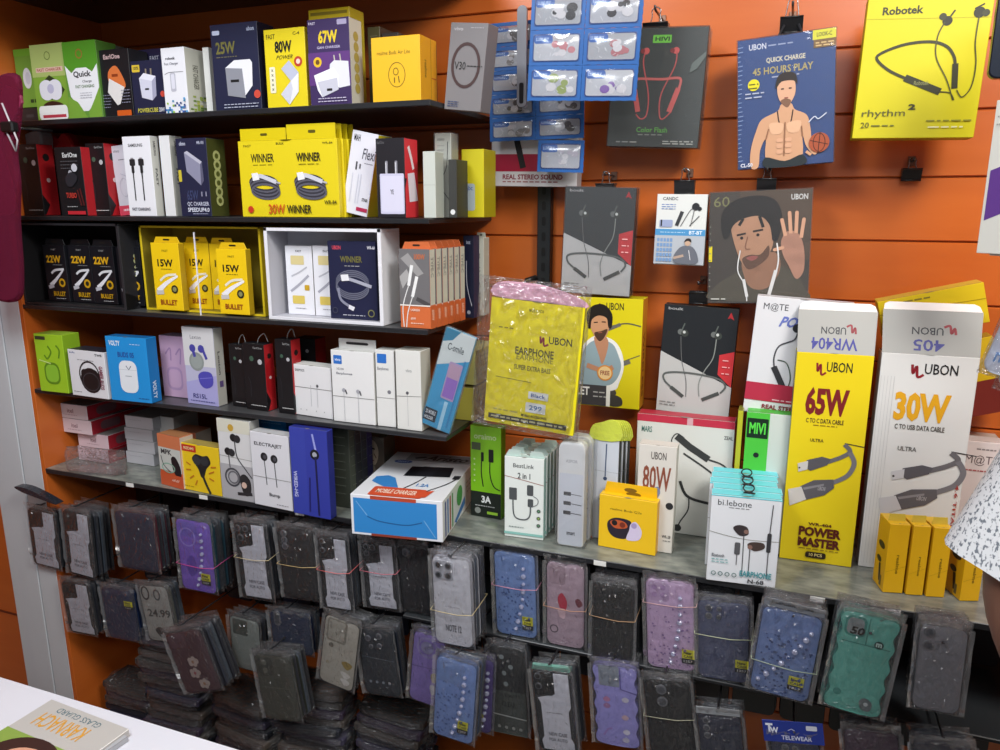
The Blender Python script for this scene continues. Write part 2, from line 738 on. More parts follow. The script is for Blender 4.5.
# small price stickers on the front edge
for i, (px, py) in enumerate([(204, 505), (130, 487), (300, 520), (600, 560), (818, 594), (893, 609)]):
    m = M()
    P = at((px, py), 1.199)
    m.box(-0.011, 0.011, -0.0012, 0, -0.0045, 0.0045, mat('E4E4E0'), b=0.0004)
    o = m.build('price_sticker', S5)
    o.location = (P.x, 1.1995, Z5 - 0.0055)

# slotted steel upright
m = M()
m.box(-0.479, -0.451, 1.480, 1.4995, 1.13, 1.93, mat('3A3C3E', 0.35, 0.6), b=0.001)
A_ = m.face((-0.479, 1.480, 1.93), (1, 0, 0), (0, 0, -1), 0.028, 0.80)
for k in range(26):
    A_.rr(0.36, 0.01 + k * 0.038, 0.64, 0.032 + k * 0.038, 0.12, mat('0C0C0C'))
m.tube([(-0.479, 1.478, 1.405), (-0.495, 1.465, 1.40), (-0.497, 1.462, 1.385)], 0.006, mat('2A2A2A', 0.3, 0.5))
tag(m.build('slotted_upright'), 'dark slotted steel upright on the orange wall beside the shelves', 'upright')

# counter with the flat pack on it
m = M()
m.box(-1.9, -0.15, 0.30, 0.736, 0.765, 0.80, COUNTER, b=0.003)
ct = M()
ct.box(-1.88, -0.17, 0.33, 0.70, -0.05, 0.765, mat('B8B9C2'), b=0.002)
e = empty('shop_counter', Matrix.Translation((0, 0, 0)))
tag(e, 'white laminate shop counter across the bottom left corner', 'counter')
m.build('counter_top', e)
ct.build('counter_body', e)
# leaflet/pack lying on the counter
P0, P1 = atz((57, 707), 0.8015), atz((124, 733), 0.8015)
P2 = atz((60, 745), 0.8015)
ux = (P1 - P0)
a = math.atan2(ux.y, ux.x)
w_, h_ = ux.length, 0.17
mw = Matrix.Translation((P0.x, P0.y, 0.8004)) @ Matrix.Rotation(a, 4, 'Z')
m = M()
m.box(-0.01, w_ + 0.012, -h_, 0, 0, 0.012, 'E3E1DC', 'B9B6B2')
A_ = m.face((-0.01, 0, 0.012), (1, 0, 0), (0, -1, 0), w_ + 0.022, h_)
A_.text('GLASS GUARD', 0.2, 0.05, 0.74, 0.11, mat('4E6E78'), 0.0, flip=True)
A_.text('KARNACH', 0.14, 0.14, 0.72, 0.30, mat('D39A3C'), 0.01, flip=True)
A_.rect(0.0, 0.40, 1.0, 0.98, mat('86A04A'))
A_.blob([(0.1, 0.98), (0.12, 0.6), (0.3, 0.42), (0.6, 0.40), (0.8, 0.55), (0.85, 0.98)], mat('3A2420'))
A_.blob([(0.25, 0.98), (0.28, 0.62), (0.45, 0.5), (0.65, 0.55), (0.72, 0.98)], mat('D09A80'))
tag(m.build('glass_guard_pack', None, mw), 'white screen guard pack with orange letters lying on the counter', 'screen guard pack')
tp = M()
tp.box(0, 0.012, -0.075, 0.0, 0, 0.008, mat('8E9096', 0.3, 0.3), 'A9ABB0')
Pt = atz((121, 738), 0.80)
tag(tp.build('foil_strip', None, Matrix.Translation((Pt.x + 0.004, Pt.y, 0.8004)) @ Matrix.Rotation(a - 0.05, 4, 'Z')), 'narrow silver foil strip lying right of the screen guard pack', 'strip')

# ================================================================ print motifs
W, K, G = 'F2F2EE', '1B1B1D', '8A8A8A'


def adapter(a, x, y, s, c1='ECECF0', c2='C9CAD2', pins=True, c3='9A9BA6'):
    """small wall charger in three-quarter view, x,y centre, s size"""
    r = a.w / a.h
    q = lambda *p: [(x + u * s, y + v * s * r) for u, v in p]
    if pins:
        for dx in (-0.08, 0.22):
            a.line(q((dx, -0.45), (dx + 0.02, -0.8)), s * 0.09, mat('B9B4A0', 0.3, 0.6), sm=False)
    a.poly(q((-0.5, -0.4), (-0.2, -0.62), (0.5, -0.45), (0.25, -0.25)), c1)
    a.poly(q((-0.5, -0.4), (0.25, -0.25), (0.2, 0.6), (-0.42, 0.45)), c2)
    a.poly(q((0.25, -0.25), (0.5, -0.45), (0.45, 0.4), (0.2, 0.6)), c3)
    a.rr(x - 0.2 * s, y + 0.05 * s * r, x + 0.05 * s, y + 0.13 * s * r, 0.03 * s, K)


def coil(a, x, y, s, c='5A5A66', hi='C9CAD6', head='E8E8EC'):
    r = a.w / a.h
    for k in range(6):
        a.ring(x + 0.012 * k * s, y + 0.05 * r * s * k, s * 0.5, s * 0.06, c if k % 2 else '33333C', sy=0.42, rot=4)
    a.line([(x - 0.35 * s, y - 0.15 * s * r), (x - 0.1 * s, y - 0.2 * s * r), (x + 0.45 * s, y - 0.02 * s * r)], s * 0.12, hi)
    a.poly([(x - 0.42 * s, y - 0.28 * s * r), (x - 0.2 * s, y - 0.3 * s * r), (x - 0.14 * s, y - 0.1 * s * r), (x - 0.38 * s, y - 0.06 * s * r)], head)
    a.line([(x + 0.45 * s, y - 0.02 * s * r), (x + 0.6 * s, y + 0.02 * s * r)], s * 0.05, 'B0B0B8', sm=False)


def straight_cable(a, x, y0, y1, s, c='26262A'):
    a.rr(x - s, y0, x + s, y0 + 0.16 * (y1 - y0), s * 0.3, c)
    a.rect(x - s * 0.5, y0 - 0.03 * (y1 - y0), x + s * 0.5, y0, mat('A8A8B0', 0.3, 0.5))
    a.rr(x - s * 0.5, y0 + 0.15 * (y1 - y0), x + s * 0.5, y0 + 0.34 * (y1 - y0), s * 0.3, c)
    a.rect(x - s * 0.2, y0 + 0.3 * (y1 - y0), x + s * 0.2, y1, c)


def buds(a, x, y, s, c='1E1E22', c2='3A3A44'):
    for d in (-1, 1):
        a.circ(x + d * 0.26 * s, y, 0.24 * s, c)
        a.circ(x + d * 0.2 * s, y - 0.02, 0.12 * s, c2)
        a.line([(x + d * 0.26 * s, y), (x + d * 0.12 * s, y + 0.4 * s * a.w / a.h)], 0.14 * s, c, sm=False)


def badge(a, x, y, r, c, t=None, tc='F2F2EE'):
    a.circ(x, y, r, c)
    if t:
        k = a.w / a.h
        a.text(t, x - r * 0.6, y - r * 0.5 * k, x + r * 0.6, y + r * 0.5 * k, tc)


def neckband(a, pts, c, wd=0.022, pods=((0.1, 0.7, 0.2, 0.8), (0.6, 0.8, 0.7, 0.7)), wires=(), ears=(), ec=None, podw=0.055):
    a.line(pts, wd, c)
    for x0, y0, x1, y1 in pods:
        a.line([(x0, y0), (x1, y1)], podw, c, sm=False)
        a.circ(x0, y0, podw / 2, c, n=10)
        a.circ(x1, y1, podw / 2, c, n=10)
    for w_ in wires:
        a.line(list(w_), 0.010, ec or c)
    for x, y, r in ears:
        a.circ(x, y, r, ec or c)
        a.circ(x + r * 0.9, y - r * 0.3, r * 0.55, c)
        a.circ(x - r * 0.2, y, r * 0.5, G)


def ubon(a, x0, y0, x1, y1, c=K, rc='8A1E2A', flip=False):
    w_ = x1 - x0
    k = -1 if flip else 1
    f = lambda u: (x1 - u * w_) if flip else (x0 + u * w_)
    g = lambda v: (y1 - v * (y1 - y0)) if flip else (y0 + v * (y1 - y0))
    a.line([(f(0), g(0.2)), (f(0.03), g(0.75)), (f(0.1), g(0.3)), (f(0.14), g(0.95)), (f(0.27), g(0.8))], w_ * 0.06, rc)
    xs = sorted((f(0.28), f(1.0)))
    ys = sorted((g(0.1), g(0.75)))
    a.text('UBON', xs[0], ys[0], xs[1], ys[1], c, 0.01, flip=flip)
YE = 'DFCA1C'      # package yellow
Y2 = 'F4C400'      # warmer yellow
NV = '20243F'      # navy
LG = '9CC62A'      # lime
YF = 1.222         # front plane of goods near the shelf edge


# ================================================================ SHELF 1 (top)
def a_(a):
    a.rect(0, 0, 1, 0.12, '6FA62E')
    a.circ(0.52, 0.5, 0.2, 'DADADF', sy=1.7)
    a.circ(0.55, 0.5, 0.12, 'C8C8D2', sy=1.7)
    a.rr(0.55, 0.86, 0.7, 0.92, 0.01, '24401A')
    a.rr(0.74, 0.86, 0.88, 0.92, 0.01, '24401A')


m = M()
mw, w, h = frame((21, 117), (40, 117), (21, 98), YF + 0.03, Z1)
carton('charger_box', 'small black box under the leftmost green box on the top shelf', 'box', (mw, w, 0.032), 0.09, '232325', art=lambda a: a.rr(0.3, 0.4, 0.7, 0.6, 0.03, '3A3A3C'))
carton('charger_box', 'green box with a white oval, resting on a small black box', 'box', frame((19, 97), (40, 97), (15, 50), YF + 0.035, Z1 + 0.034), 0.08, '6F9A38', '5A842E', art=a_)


def a_(a):
    a.rect(0, 0, 1, 0.42, 'A5B56A')
    a.ring(0.5, 0.15, 0.08, 0.02, '6A7A3A')
    a.rect(0.12, 0.3, 0.92, 0.36, 'D8B9A8')
    a.text('FAST CHARGER', 0.15, 0.31, 0.88, 0.35, 'A04A3A')
    a.poly([(0.3, 0.48), (0.5, 0.4), (0.72, 0.48), (0.92, 0.6), (0.72, 0.72), (0.35, 0.72), (0.22, 0.58)], '2C3A1C')
    for dx in (-0.12, 0.14):
        a.blob([(0.5 + dx, 0.46), (0.68 + dx, 0.52), (0.66 + dx, 0.68), (0.5 + dx, 0.73), (0.32 + dx, 0.68), (0.3 + dx, 0.52)], 'DDDDE6')
    a.circ(0.5, 0.58, 0.1, 'B8B6D0')
    a.blob([(0.25, 0.78), (0.5, 0.74), (0.8, 0.78), (0.78, 0.84), (0.3, 0.84)], '3A2018')
    a.rr(0.08, 0.8, 0.94, 0.99, 0.08, 'E8E8E6')
    a.rect(0.18, 0.92, 0.88, 0.96, 'B83A4A')


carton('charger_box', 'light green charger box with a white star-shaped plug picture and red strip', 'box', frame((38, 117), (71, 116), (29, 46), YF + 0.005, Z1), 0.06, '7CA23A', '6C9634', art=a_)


def a_(a):
    a.rect(0, 0, 1, 0.36, '4F8F26')
    a.ring(0.48, 0.16, 0.09, 0.03, '8E6A2E')
    a.poly([(0.02, 0.3), (0.2, 0.4), (0.35, 0.34), (0.65, 0.34), (0.82, 0.4), (0.98, 0.3), (0.98, 0.7), (0.6, 0.9), (0.4, 0.9), (0.1, 0.7)], 'E6E6EA')
    a.poly([(0.02, 0.7), (0.3, 0.78), (0.56, 0.99), (0.0, 0.99)], '76A03A')
    a.poly([(0.98, 0.6), (0.8, 0.76), (0.6, 0.92), (0.6, 0.99), (0.99, 0.99)], '76A03A')
    a.text('Quick', 0.25, 0.38, 0.78, 0.47, '3A3A3E', 0.03)
    a.text('Charge', 0.5, 0.5, 0.78, 0.54, '6A6A70')
    a.text('FAST CHARGING', 0.28, 0.56, 0.84, 0.6, '5E7A50')
    a.fine(0.4, 0.66, 0.75, 3, 0.03, 'B8B8C0')


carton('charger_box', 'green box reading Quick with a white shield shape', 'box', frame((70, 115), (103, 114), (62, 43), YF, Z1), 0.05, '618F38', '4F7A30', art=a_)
carton('charger_box', 'plain grey box whose top shows behind the green Quick box', 'box', frame((85, 114), (109, 113), (85, 44), YF + 0.065, Z1), 0.06, '8E9488', '74796E', art=lambda a: a.fine(0.2, 0.08, 0.8, 2, 0.04, 'B0B4AC'))


def a_(a):
    a.text('EarlOne', 0.18, 0.07, 0.72, 0.14, 'C8AAAA', 0.03)
    a.blob([(0.3, 0.32), (0.55, 0.24), (0.75, 0.4), (0.82, 0.55), (0.6, 0.6), (0.3, 0.48)], 'D2703A')
    a.poly([(0.3, 0.42), (0.78, 0.56), (0.6, 0.8), (0.5, 0.82), (0.22, 0.62)], 'DCD8D6')
    a.rect(0.4, 0.36, 0.6, 0.4, '8A3A18')
    a.fine(0.02, 0.66, 0.3, 5, 0.045, '8A8AA0')
    a.fine(0.68, 0.6, 0.98, 5, 0.045, '8A8AA0')
    a.rr(0.5, 0.9, 0.97, 0.98, 0.02, 'CC5A1E')


carton('charger_box', 'black box with an orange and white diamond plug picture', 'box', frame((104, 114), (134, 113), (97, 51), YF + 0.006, Z1), 0.05, '17181C', '24252A', art=a_)


def a_(a):
    a.rr(0.04, 0.07, 0.28, 0.2, 0.02, 'D6B83A')
    a.text('100%', 0.08, 0.1, 0.25, 0.16, '2A2A2A')
    adapter(a, 0.5, 0.48, 0.52, 'E4E4F0', 'CFCFE0', c3='A2A2BA')
    a.circ(0.93, 0.62, 0.07, 'C8483A')
    a.text('POWERCUBE', 0.12, 0.86, 0.75, 0.94, 'C8C050')
    a.text('20W', 0.78, 0.86, 0.95, 0.94, 'D8D8E0')


carton('charger_box', 'low navy charger box with a yellow corner patch and cube plug picture', 'box', frame((135, 113), (167, 112), (130, 62), YF + 0.004, Z1), 0.05, NV, '2C2C54', art=a_)
carton('charger_box', 'dark purple box behind the low navy charger box, only its top showing', 'box', frame((144, 112), (166, 111), (143, 50), YF + 0.06, Z1), 0.05, '2A2648', art=lambda a: a.text('FAST', 0.5, 0.1, 0.9, 0.16, 'B8B8C8'))


def a_(a):
    a.text('robotk', 0.18, 0.14, 0.6, 0.18, '3A3A40', 0.03)
    a.text('Fast Charger', 0.12, 0.22, 0.72, 0.27, '7A7A86')
    a.rr(0.32, 0.38, 0.55, 0.66, 0.05, 'B8B8C4')
    a.rr(0.36, 0.4, 0.51, 0.62, 0.04, 'D8D8E4')
    a.line([(0.1, 0.4), (0.3, 0.37), (0.9, 0.37)], 0.012, '5A5A60')
    rnd = random.Random(3)
    for i in range(12):
        for j in range(7):
            if rnd.random() < 0.62 * (j + 2) / 8:
                a.rect(i / 12, 0.76 + j * 0.033, i / 12 + 0.075, 0.788 + j * 0.033, rnd.choice(['2E5AA8', '3E8AB0', '1E3F78', '9AC04A', '4A9ACC']))


def r_(a):
    a.text('FAST CHARGER', 0.35, 0.25, 0.6, 0.62, '6A6A60', vert=True)
    rnd = random.Random(5)
    for i in range(5):
        for j in range(8):
            if rnd.random() < 0.5:
                a.rect(0.1 + i * 0.16, 0.72 + j * 0.033, 0.24 + i * 0.16, 0.748 + j * 0.033, rnd.choice(['9AB04A', '6A8A3A', 'C8C86A']))


FR = frame((166, 112), (189, 111), (160, 49), YF - 0.004, Z1)
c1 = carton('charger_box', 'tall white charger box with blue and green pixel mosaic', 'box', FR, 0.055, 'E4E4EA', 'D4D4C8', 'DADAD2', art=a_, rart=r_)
carton('charger_box', 'white charger box standing right of the pixel mosaic box', 'box', frame((207, 111), (213, 111), (203, 48), YF + 0.02, Z1), 0.05, 'D8D8D4', 'BEBEB8')


def navy25(a, w='25W'):
    a.rr(0.04, 0.07, 0.2, 0.12, 0.02, 'B8C0D8')
    a.text('ubon', 0.78, 0.05, 0.94, 0.1, 'A8B0C8')
    a.text(w, 0.1, 0.2, 0.52, 0.34, '6E6A38', 0.03)
    a.fine(0.1, 0.37, 0.55, 1, 0.04, '6E6A50')
    r = a.w / a.h
    a.poly([(0.28, 0.5), (0.48, 0.42), (0.82, 0.42), (0.86, 0.46), (0.84, 0.72), (0.66, 0.84), (0.32, 0.82)], 'E4E4EA')
    a.poly([(0.28, 0.5), (0.64, 0.52), (0.68, 0.86), (0.3, 0.82)], '8A8C96')
    a.rect(0.38, 0.64, 0.56, 0.67, K)
    a.circ(0.93, 0.82, 0.07, 'C84A3A')
    a.fine(0.2, 0.92, 0.95, 2, 0.035, 'B0B4C8')


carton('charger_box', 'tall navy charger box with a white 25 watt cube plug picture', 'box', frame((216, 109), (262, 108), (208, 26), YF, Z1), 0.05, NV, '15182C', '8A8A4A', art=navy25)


def a_(a):
    a.text('FAST', 0.06, 0.06, 0.28, 0.12, '5A5210')
    a.text('C-4', 0.72, 0.05, 0.88, 0.09, '5A5210')
    a.text('80W', 0.26, 0.15, 0.68, 0.3, '1C1A16', 0.04)
    a.text('POWER', 0.28, 0.33, 0.68, 0.38, '3A361A', 0.0, skew=0.1)
    a.circ(0.82, 0.42, 0.1, 'B8402A')
    a.circ(0.82, 0.42, 0.05, 'E8D0C0')
    a.rr(0.1, 0.47, 0.24, 0.8, 0.02, 'E8E4C8')
    for k in range(5):
        a.text('x', 0.14, 0.5 + k * 0.06, 0.2, 0.53 + k * 0.06, '5A5A4A')
    a.poly([(0.4, 0.5), (0.6, 0.4), (0.82, 0.56), (0.62, 0.66)], 'B8BCD0')
    a.poly([(0.62, 0.66), (0.82, 0.56), (0.8, 0.8), (0.56, 0.96), (0.36, 0.82)], 'E2E2E8')
    a.poly([(0.36, 0.82), (0.62, 0.66), (0.66, 0.76), (0.56, 0.96)], 'C8CAD8')


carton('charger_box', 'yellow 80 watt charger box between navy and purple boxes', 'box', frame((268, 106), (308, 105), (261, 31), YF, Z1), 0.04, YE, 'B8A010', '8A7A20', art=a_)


def a_(a):
    a.text('FAST', 0.04, 0.03, 0.2, 0.06, 'D0C8E0')
    a.rr(0.72, 0.02, 0.95, 0.08, 0.02, 'A8A0C0')
    a.text('67W', 0.26, 0.13, 0.72, 0.28, 'E2C42A', 0.04)
    a.text('GAN CHARGER', 0.22, 0.31, 0.78, 0.34, 'B8B0D0')
    a.rect(0.0, 0.38, 1, 0.76, '5C3578')
    a.circ(0.22, 0.49, 0.1, 'E2B82A')
    a.circ(0.22, 0.49, 0.05, '6A4A20')
    a.line([(0.62, 0.42), (0.64, 0.5)], 0.03, 'B8B4A8', sm=False)
    a.line([(0.76, 0.41), (0.78, 0.5)], 0.03, 'B8B4A8', sm=False)
    a.poly([(0.52, 0.52), (0.62, 0.48), (0.96, 0.5), (0.98, 0.78), (0.72, 0.8), (0.5, 0.62)], 'DADAE4')
    a.poly([(0.12, 0.64), (0.6, 0.56), (0.72, 0.66), (0.7, 0.82), (0.3, 0.9), (0.2, 0.82)], 'ECECF2')
    a.poly([(0.2, 0.72), (0.68, 0.68), (0.7, 0.82), (0.3, 0.9)], 'C2C2D0')
    a.rr(0.42, 0.8, 0.55, 0.83, 0.01, K)
    a.fine(0.2, 0.91, 0.9, 2, 0.035, 'C8C0D8')


def r_(a):
    for k in range(6):
        a.circ(0.5, 0.2 + k * 0.12, 0.2, 'B0A050')


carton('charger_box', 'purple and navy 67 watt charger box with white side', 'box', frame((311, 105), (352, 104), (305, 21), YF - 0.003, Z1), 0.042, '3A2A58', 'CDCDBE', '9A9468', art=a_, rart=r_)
carton('charger_box', 'yellow box whose top rises behind the purple 67 watt box', 'box', frame((313, 104), (353, 104), (308, 11), YF + 0.045, Z1), 0.05, 'CDB41C', 'B8A828', 'C8C070', art=lambda a: a.rect(0.05, 0.03, 0.95, 0.06, '8A7A20'))
for i, (xa, xb, yt, c, l) in enumerate([(366, 378, 28, '5E5A3E', 'dim olive box behind the yellow box with a round emblem'), (380, 396, 34, '4A4648', 'dim grey box behind the yellow box with a round emblem'), (398, 420, 40, '6A5A3C', 'low dim brown box behind the yellow box with a round emblem')]):
    carton('charger_box', l, 'box', frame((xa + 4, 103), (xb + 4, 103), (xa, yt), YF + 0.12 + i * 0.004, Z1), 0.06, c, '3A342C', art=lambda a: a.fine(0.2, 0.1, 0.8, 4, 0.08, '8E8A70'))


def a_(a):
    a.text('realme Buds Air Lite', 0.12, 0.21, 0.80, 0.27, '6A5A10', 0.0)
    a.ring(0.52, 0.58, 0.17, 0.012, '6E5A12', sy=1.25)
    a.ring(0.5, 0.53, 0.05, 0.014, '6E5A12', sy=1.2)
    a.line([(0.47, 0.62), (0.47, 0.7)], 0.02, '6E5A12', sm=False)
    a.line([(0.55, 0.6), (0.57, 0.7)], 0.02, '6E5A12', sm=False)


def r_(a):
    a.text('realme', 0.25, 0.35, 0.4, 0.62, '8A6A10', vert=True)
    a.rect(0.62, 0, 0.64, 1, '9A7410')
    a.line([(0.66, 0.6), (0.95, 0.6)], 0.03, 'C05A20', sm=False)


carton('earbud_box', 'plain yellow box with a round line emblem on the top shelf', 'box', frame((373, 103), (421, 101), (367, 39), YF + 0.0, Z1), 0.065, 'E8B41E', 'E0A010', 'B89A40', art=a_, rart=r_)


def a_(a):
    a.text('vivo', 0.1, 0.05, 0.35, 0.09, 'B8B4B8')
    a.fine(0.55, 0.05, 0.9, 1, 0.03, 'A8A4A8')
    a.ring(0.5, 0.48, 0.36, 0.07, '4A3838', sy=1.3)
    a.text('V30', 0.2, 0.44, 0.5, 0.53, '2A2A2A', 0.0)
    a.fine(0.54, 0.48, 0.95, 1, 0.03, '2A2A2A')
    a.fine(0.1, 0.9, 0.4, 3, 0.025, '3A4A70')


carton('phone_box', 'tall grey phone box with a dark ring at the right end of the top shelf', 'box', frame((444, 109), (480, 112), (441, 22), YF + 0.03, None, rz=-8), 0.035, '7E7B7D', '6A6668', art=a_)

# ================================================================ SHELF 2


def blackred(front, rr, label, z, Y, d=0.04, rz=0, hook=True, S=False, name='earphone_box'):
    def a_(a):
        a.circ(0.78, 0.26, 0.1, 'B8B8BC')
        a.circ(0.4, 0.22, 0.1, '3E5A4A')
        a.text('EarlOne', 0.5, 0.04, 0.92, 0.07, '8A8A8A')
        a.fine(0.25, 0.92, 0.95, 1, 0.03, 'D0D0D0')
        a.line([(0.2, 0.5), (0.3, 0.6), (0.28, 0.8)], 0.03, '2E2E34')

    def r_(a):
        a.poly([(0.1, 0.3), (0.9, 0.2), (0.9, 0.85), (0.5, 0.8), (0.1, 0.65)], 'A81820')
        a.circ(0.5, 0.18, 0.2, '1A1A1A')
        a.circ(0.5, 0.5, 0.12, 'E0C8C8')
        a.poly([(0, 0.7), (0.4, 0.85), (0.1, 0.99), (0, 0.99)], '17171A')

    def x_(e, w, h, d_):
        if hook:
            t = M()
            t.tube(smooth([(0, d_ / 2, h), (w * 0.1, d_ / 2, h + 0.012), (w * 0.35, d_ / 2, h + 0.02), (w * 0.5, d_ / 2, h + 0.004)], False, 4), 0.0009, 'B0B0B0')
            t.build('hang_loop', e)
    bl, br, tl = front
    fr = frame(bl, br, tl, Y, z, S=S, rz=rz)
    return carton(name, label, 'box', fr, d, '141417', rr, '26262A', art=a_, rart=r_, extra=x_ if hook else None)


blackred(((25, 216), (45, 216), (16, 145)), 'B01E24', 'black box with red side at the left end of the second shelf', Z2, YF + 0.01, hook=False)


def a_(a):
    a.text('EarlOne', 0.3, 0.08, 0.85, 0.15, 'D8D8D8', 0.02)
    a.fine(0.2, 0.2, 0.85, 3, 0.05, '5A5A5E')
    a.circ(0.72, 0.3, 0.11, 'C8C8D0')
    a.circ(0.55, 0.37, 0.07, 'A8A8B0')
    a.blob([(0.35, 0.44), (0.6, 0.36), (0.8, 0.44), (0.6, 0.56), (0.4, 0.56)], '2A2A30')
    a.text('TURBO', 0.3, 0.66, 0.7, 0.74, 'B83A30', 0.03)
    a.line([(0.75, 0.62), (0.85, 0.85)], 0.05, '5A2020', sm=False)
    a.line([(0.85, 0.6), (0.95, 0.85)], 0.05, '5A2020', sm=False)
    a.fine(0.3, 0.86, 0.7, 1, 0.04, 'A8A8A8')
    a.rect(0.3, 0.93, 0.98, 0.98, 'C02A34')


carton('earphone_box', 'black boxed earphones with red letters in front of its black neighbours', 'box', frame((62, 216), (88, 216), (50, 148), YF - 0.012, Z2), 0.03, '18181B', 'B4222A', art=a_)
blackred(((93, 216), (111, 216), (83, 144)), 'B41C24', 'black box with red side left of the slanted white and pink box', Z2, YF + 0.01, hook=False)
m = M()
m.outline(smooth([(-0.035, 0), (-0.03, 0.05), (-0.015, 0.07), (0.0, 0.06), (0.02, 0.075), (0.04, 0.05), (0.04, 0)], True, 4), 0, 0.02, mat('C01C22', 0.35, bump=0.5), ch=0.004)
P = at((67, 216), YF + 0.075)
tag(m.build('red_pouch', None, Matrix.Translation((P.x, P.y, Z2 + 0.12)) @ Matrix.Diagonal((1, 1, 0.8, 1))), 'red plastic pouch on top of the black and red boxes', 'pouch')
carton('earphone_box', 'black box behind the black and red ones at shelf end', 'box', frame((40, 216), (100, 216), (40, 160), YF + 0.06, Z2), 0.06, '1C1C20', art=lambda a: a.fine(0.1, 0.1, 0.9, 2, 0.1, '4A4A4E'))
m = M()
m.outline(smooth([(0, 0), (0.06, 0.0), (0.075, 0.02), (0.07, 0.045), (0.03, 0.04), (0.005, 0.02)], True, 4), 0, 0.03, mat('A8A4A4', 0.25, bump=0.4), ch=0.004)
P = at((16, 146), 1.26)
tag(m.build('folded_plastic_bag', None, Matrix.Translation((P.x, 1.262, 1.664))), 'folded grey plastic bag on top of the leftmost black box', 'bag')


def a_(a):
    a.text('vivo', 0.1, 0.06, 0.4, 0.1, '8A8A90')
    a.fine(0.3, 0.2, 0.9, 1, 0.05, '5A5A60')
    a.ring(0.4, 0.6, 0.2, 0.02, 'C0C0CC', sy=1.6)
    a.line([(0.3, 0.4), (0.7, 0.5), (0.8, 0.8)], 0.02, 'B8B8C8')
    a.rect(0, 0.86, 1, 1, 'D8485E')
    a.fine(0.2, 0.91, 0.9, 1, 0.05, 'F0C8D0', th=0.03)


carton('earphone_box', 'slanted white box with a pink foot on the second shelf', 'box', frame((121, 216), (142, 216), (108, 147), YF + 0.03, Z2, roll=-4), 0.03, 'D4D2DC', 'B8B6C0', art=a_)


def a_(a):
    a.text('SAMSUNG', 0.2, 0.09, 0.72, 0.13, '2A2A2E', 0.02)
    straight_cable(a, 0.3, 0.28, 0.8, 0.1)
    straight_cable(a, 0.62, 0.28, 0.8, 0.1)
    a.text('FAST CHARGING', 0.14, 0.89, 0.8, 0.93, '5A5A66')


def r_(a):
    a.text('SAMSUNG', 0.35, 0.06, 0.6, 0.24, '3A3A3E', vert=True)
    a.text('FAST', 0.35, 0.4, 0.6, 0.62, '4A4A4E', vert=True)


c1 = carton('cable_box', 'white box printed with two black USB cables, front one', 'box', frame((130, 217), (157, 217), (127, 137), YF - 0.006, Z2), 0.022, 'E8E8EE', 'CFCFC8', art=a_, rart=r_)
carton('cable_box', 'white cable box just behind the one showing two black cables', 'box', frame((166, 217), (176, 217), (163, 136), YF + 0.006, Z2), 0.035, 'E0E0E2', 'C8C8C0', rart=r_)


def a_(a):
    a.text('ubon', 0.12, 0.04, 0.32, 0.09, 'C0C4D8')
    a.text('MR-101', 0.7, 0.04, 0.92, 0.08, 'C0C4D8')
    a.rr(0.02, 0.4, 0.12, 0.55, 0.02, 'C8B83A')
    a.poly([(0.26, 0.18), (0.36, 0.16), (0.82, 0.3), (0.84, 0.54), (0.74, 0.6), (0.3, 0.42)], '8A8AA2')
    a.poly([(0.26, 0.18), (0.36, 0.16), (0.82, 0.3), (0.76, 0.33)], 'B8B8C8')
    a.poly([(0.76, 0.33), (0.82, 0.3), (0.84, 0.54), (0.74, 0.6)], '5A5A72')
    a.text('65W', 0.25, 0.66, 0.62, 0.79, '3C4468', 0.02)
    for x in (0.72, 0.86):
        a.rect(x, 0.68, x + 0.04, 0.74, '8A8AA0')
    a.text('QC CHARGER', 0.24, 0.81, 0.95, 0.87, 'C8CCE0', 0.01)
    a.text('SPEEDUP4.0', 0.24, 0.885, 0.95, 0.94, 'D8DCEC', 0.02)
    a.fine(0.4, 0.96, 0.9, 1, 0.03, '9A9EB8')


def r_(a):
    for k in range(6):
        a.circ(0.5, 0.22 + k * 0.115, 0.2, 'B8BC7A')
        a.circ(0.5, 0.22 + k * 0.115, 0.1, '5A6028')


carton('power_bank_box', 'navy power bank box with olive side and round icons', 'box', frame((182, 217), (212, 217), (177, 139), YF - 0.002, Z2), 0.052, NV, '4A4E22', '6A6A3A', art=a_, rart=r_)


def winner(a, txt=True):
    a.text('FAST', 0.06, 0.05, 0.14, 0.08, '6A6010')
    a.text('BULK', 0.4, 0.03, 0.48, 0.06, '4A4410')
    a.text('WR-84', 0.86, 0.04, 0.96, 0.07, '6A6010')
    for x in (0.25, 0.72):
        a.text('WINNER', x - 0.12, 0.17, x + 0.12, 0.28, '2A2718', 0.02)
        a.fine(x - 0.1, 0.31, x + 0.1, 1, 0.03, '6A6010', th=0.008)
        coil(a, x, 0.55, 0.29)
    a.circ(0.1, 0.9, 0.03, 'C23A22')
    a.text('30W', 0.29, 0.83, 0.46, 0.96, 'C85A1E', 0.02)
    a.text('WINNER', 0.48, 0.84, 0.73, 0.95, '2A2718', 0.02)
    a.text('WR-84', 0.86, 0.78, 0.98, 0.83, '3A3610', 0.02)


def x_(e, w, h, d):
    for k, (xa, xb, th) in enumerate(((-w / 2 + 0.004, -0.002, 0.022), (0.0, w / 2 - 0.004, 0.027))):
        t = M()
        t.box(xa, xb, d * 0.3, d * 0.3 + 0.001, h, h + th, mat('D8C20C'), b=0.0003)
        a = t.face((xa, d * 0.3, h + th), (1, 0, 0), (0, 0, -1), xb - xa, th)
        a.rr(0.45, 0.4, 0.6, 0.6, 0.02, '5A5010')
        t.build('hang_tab', e)


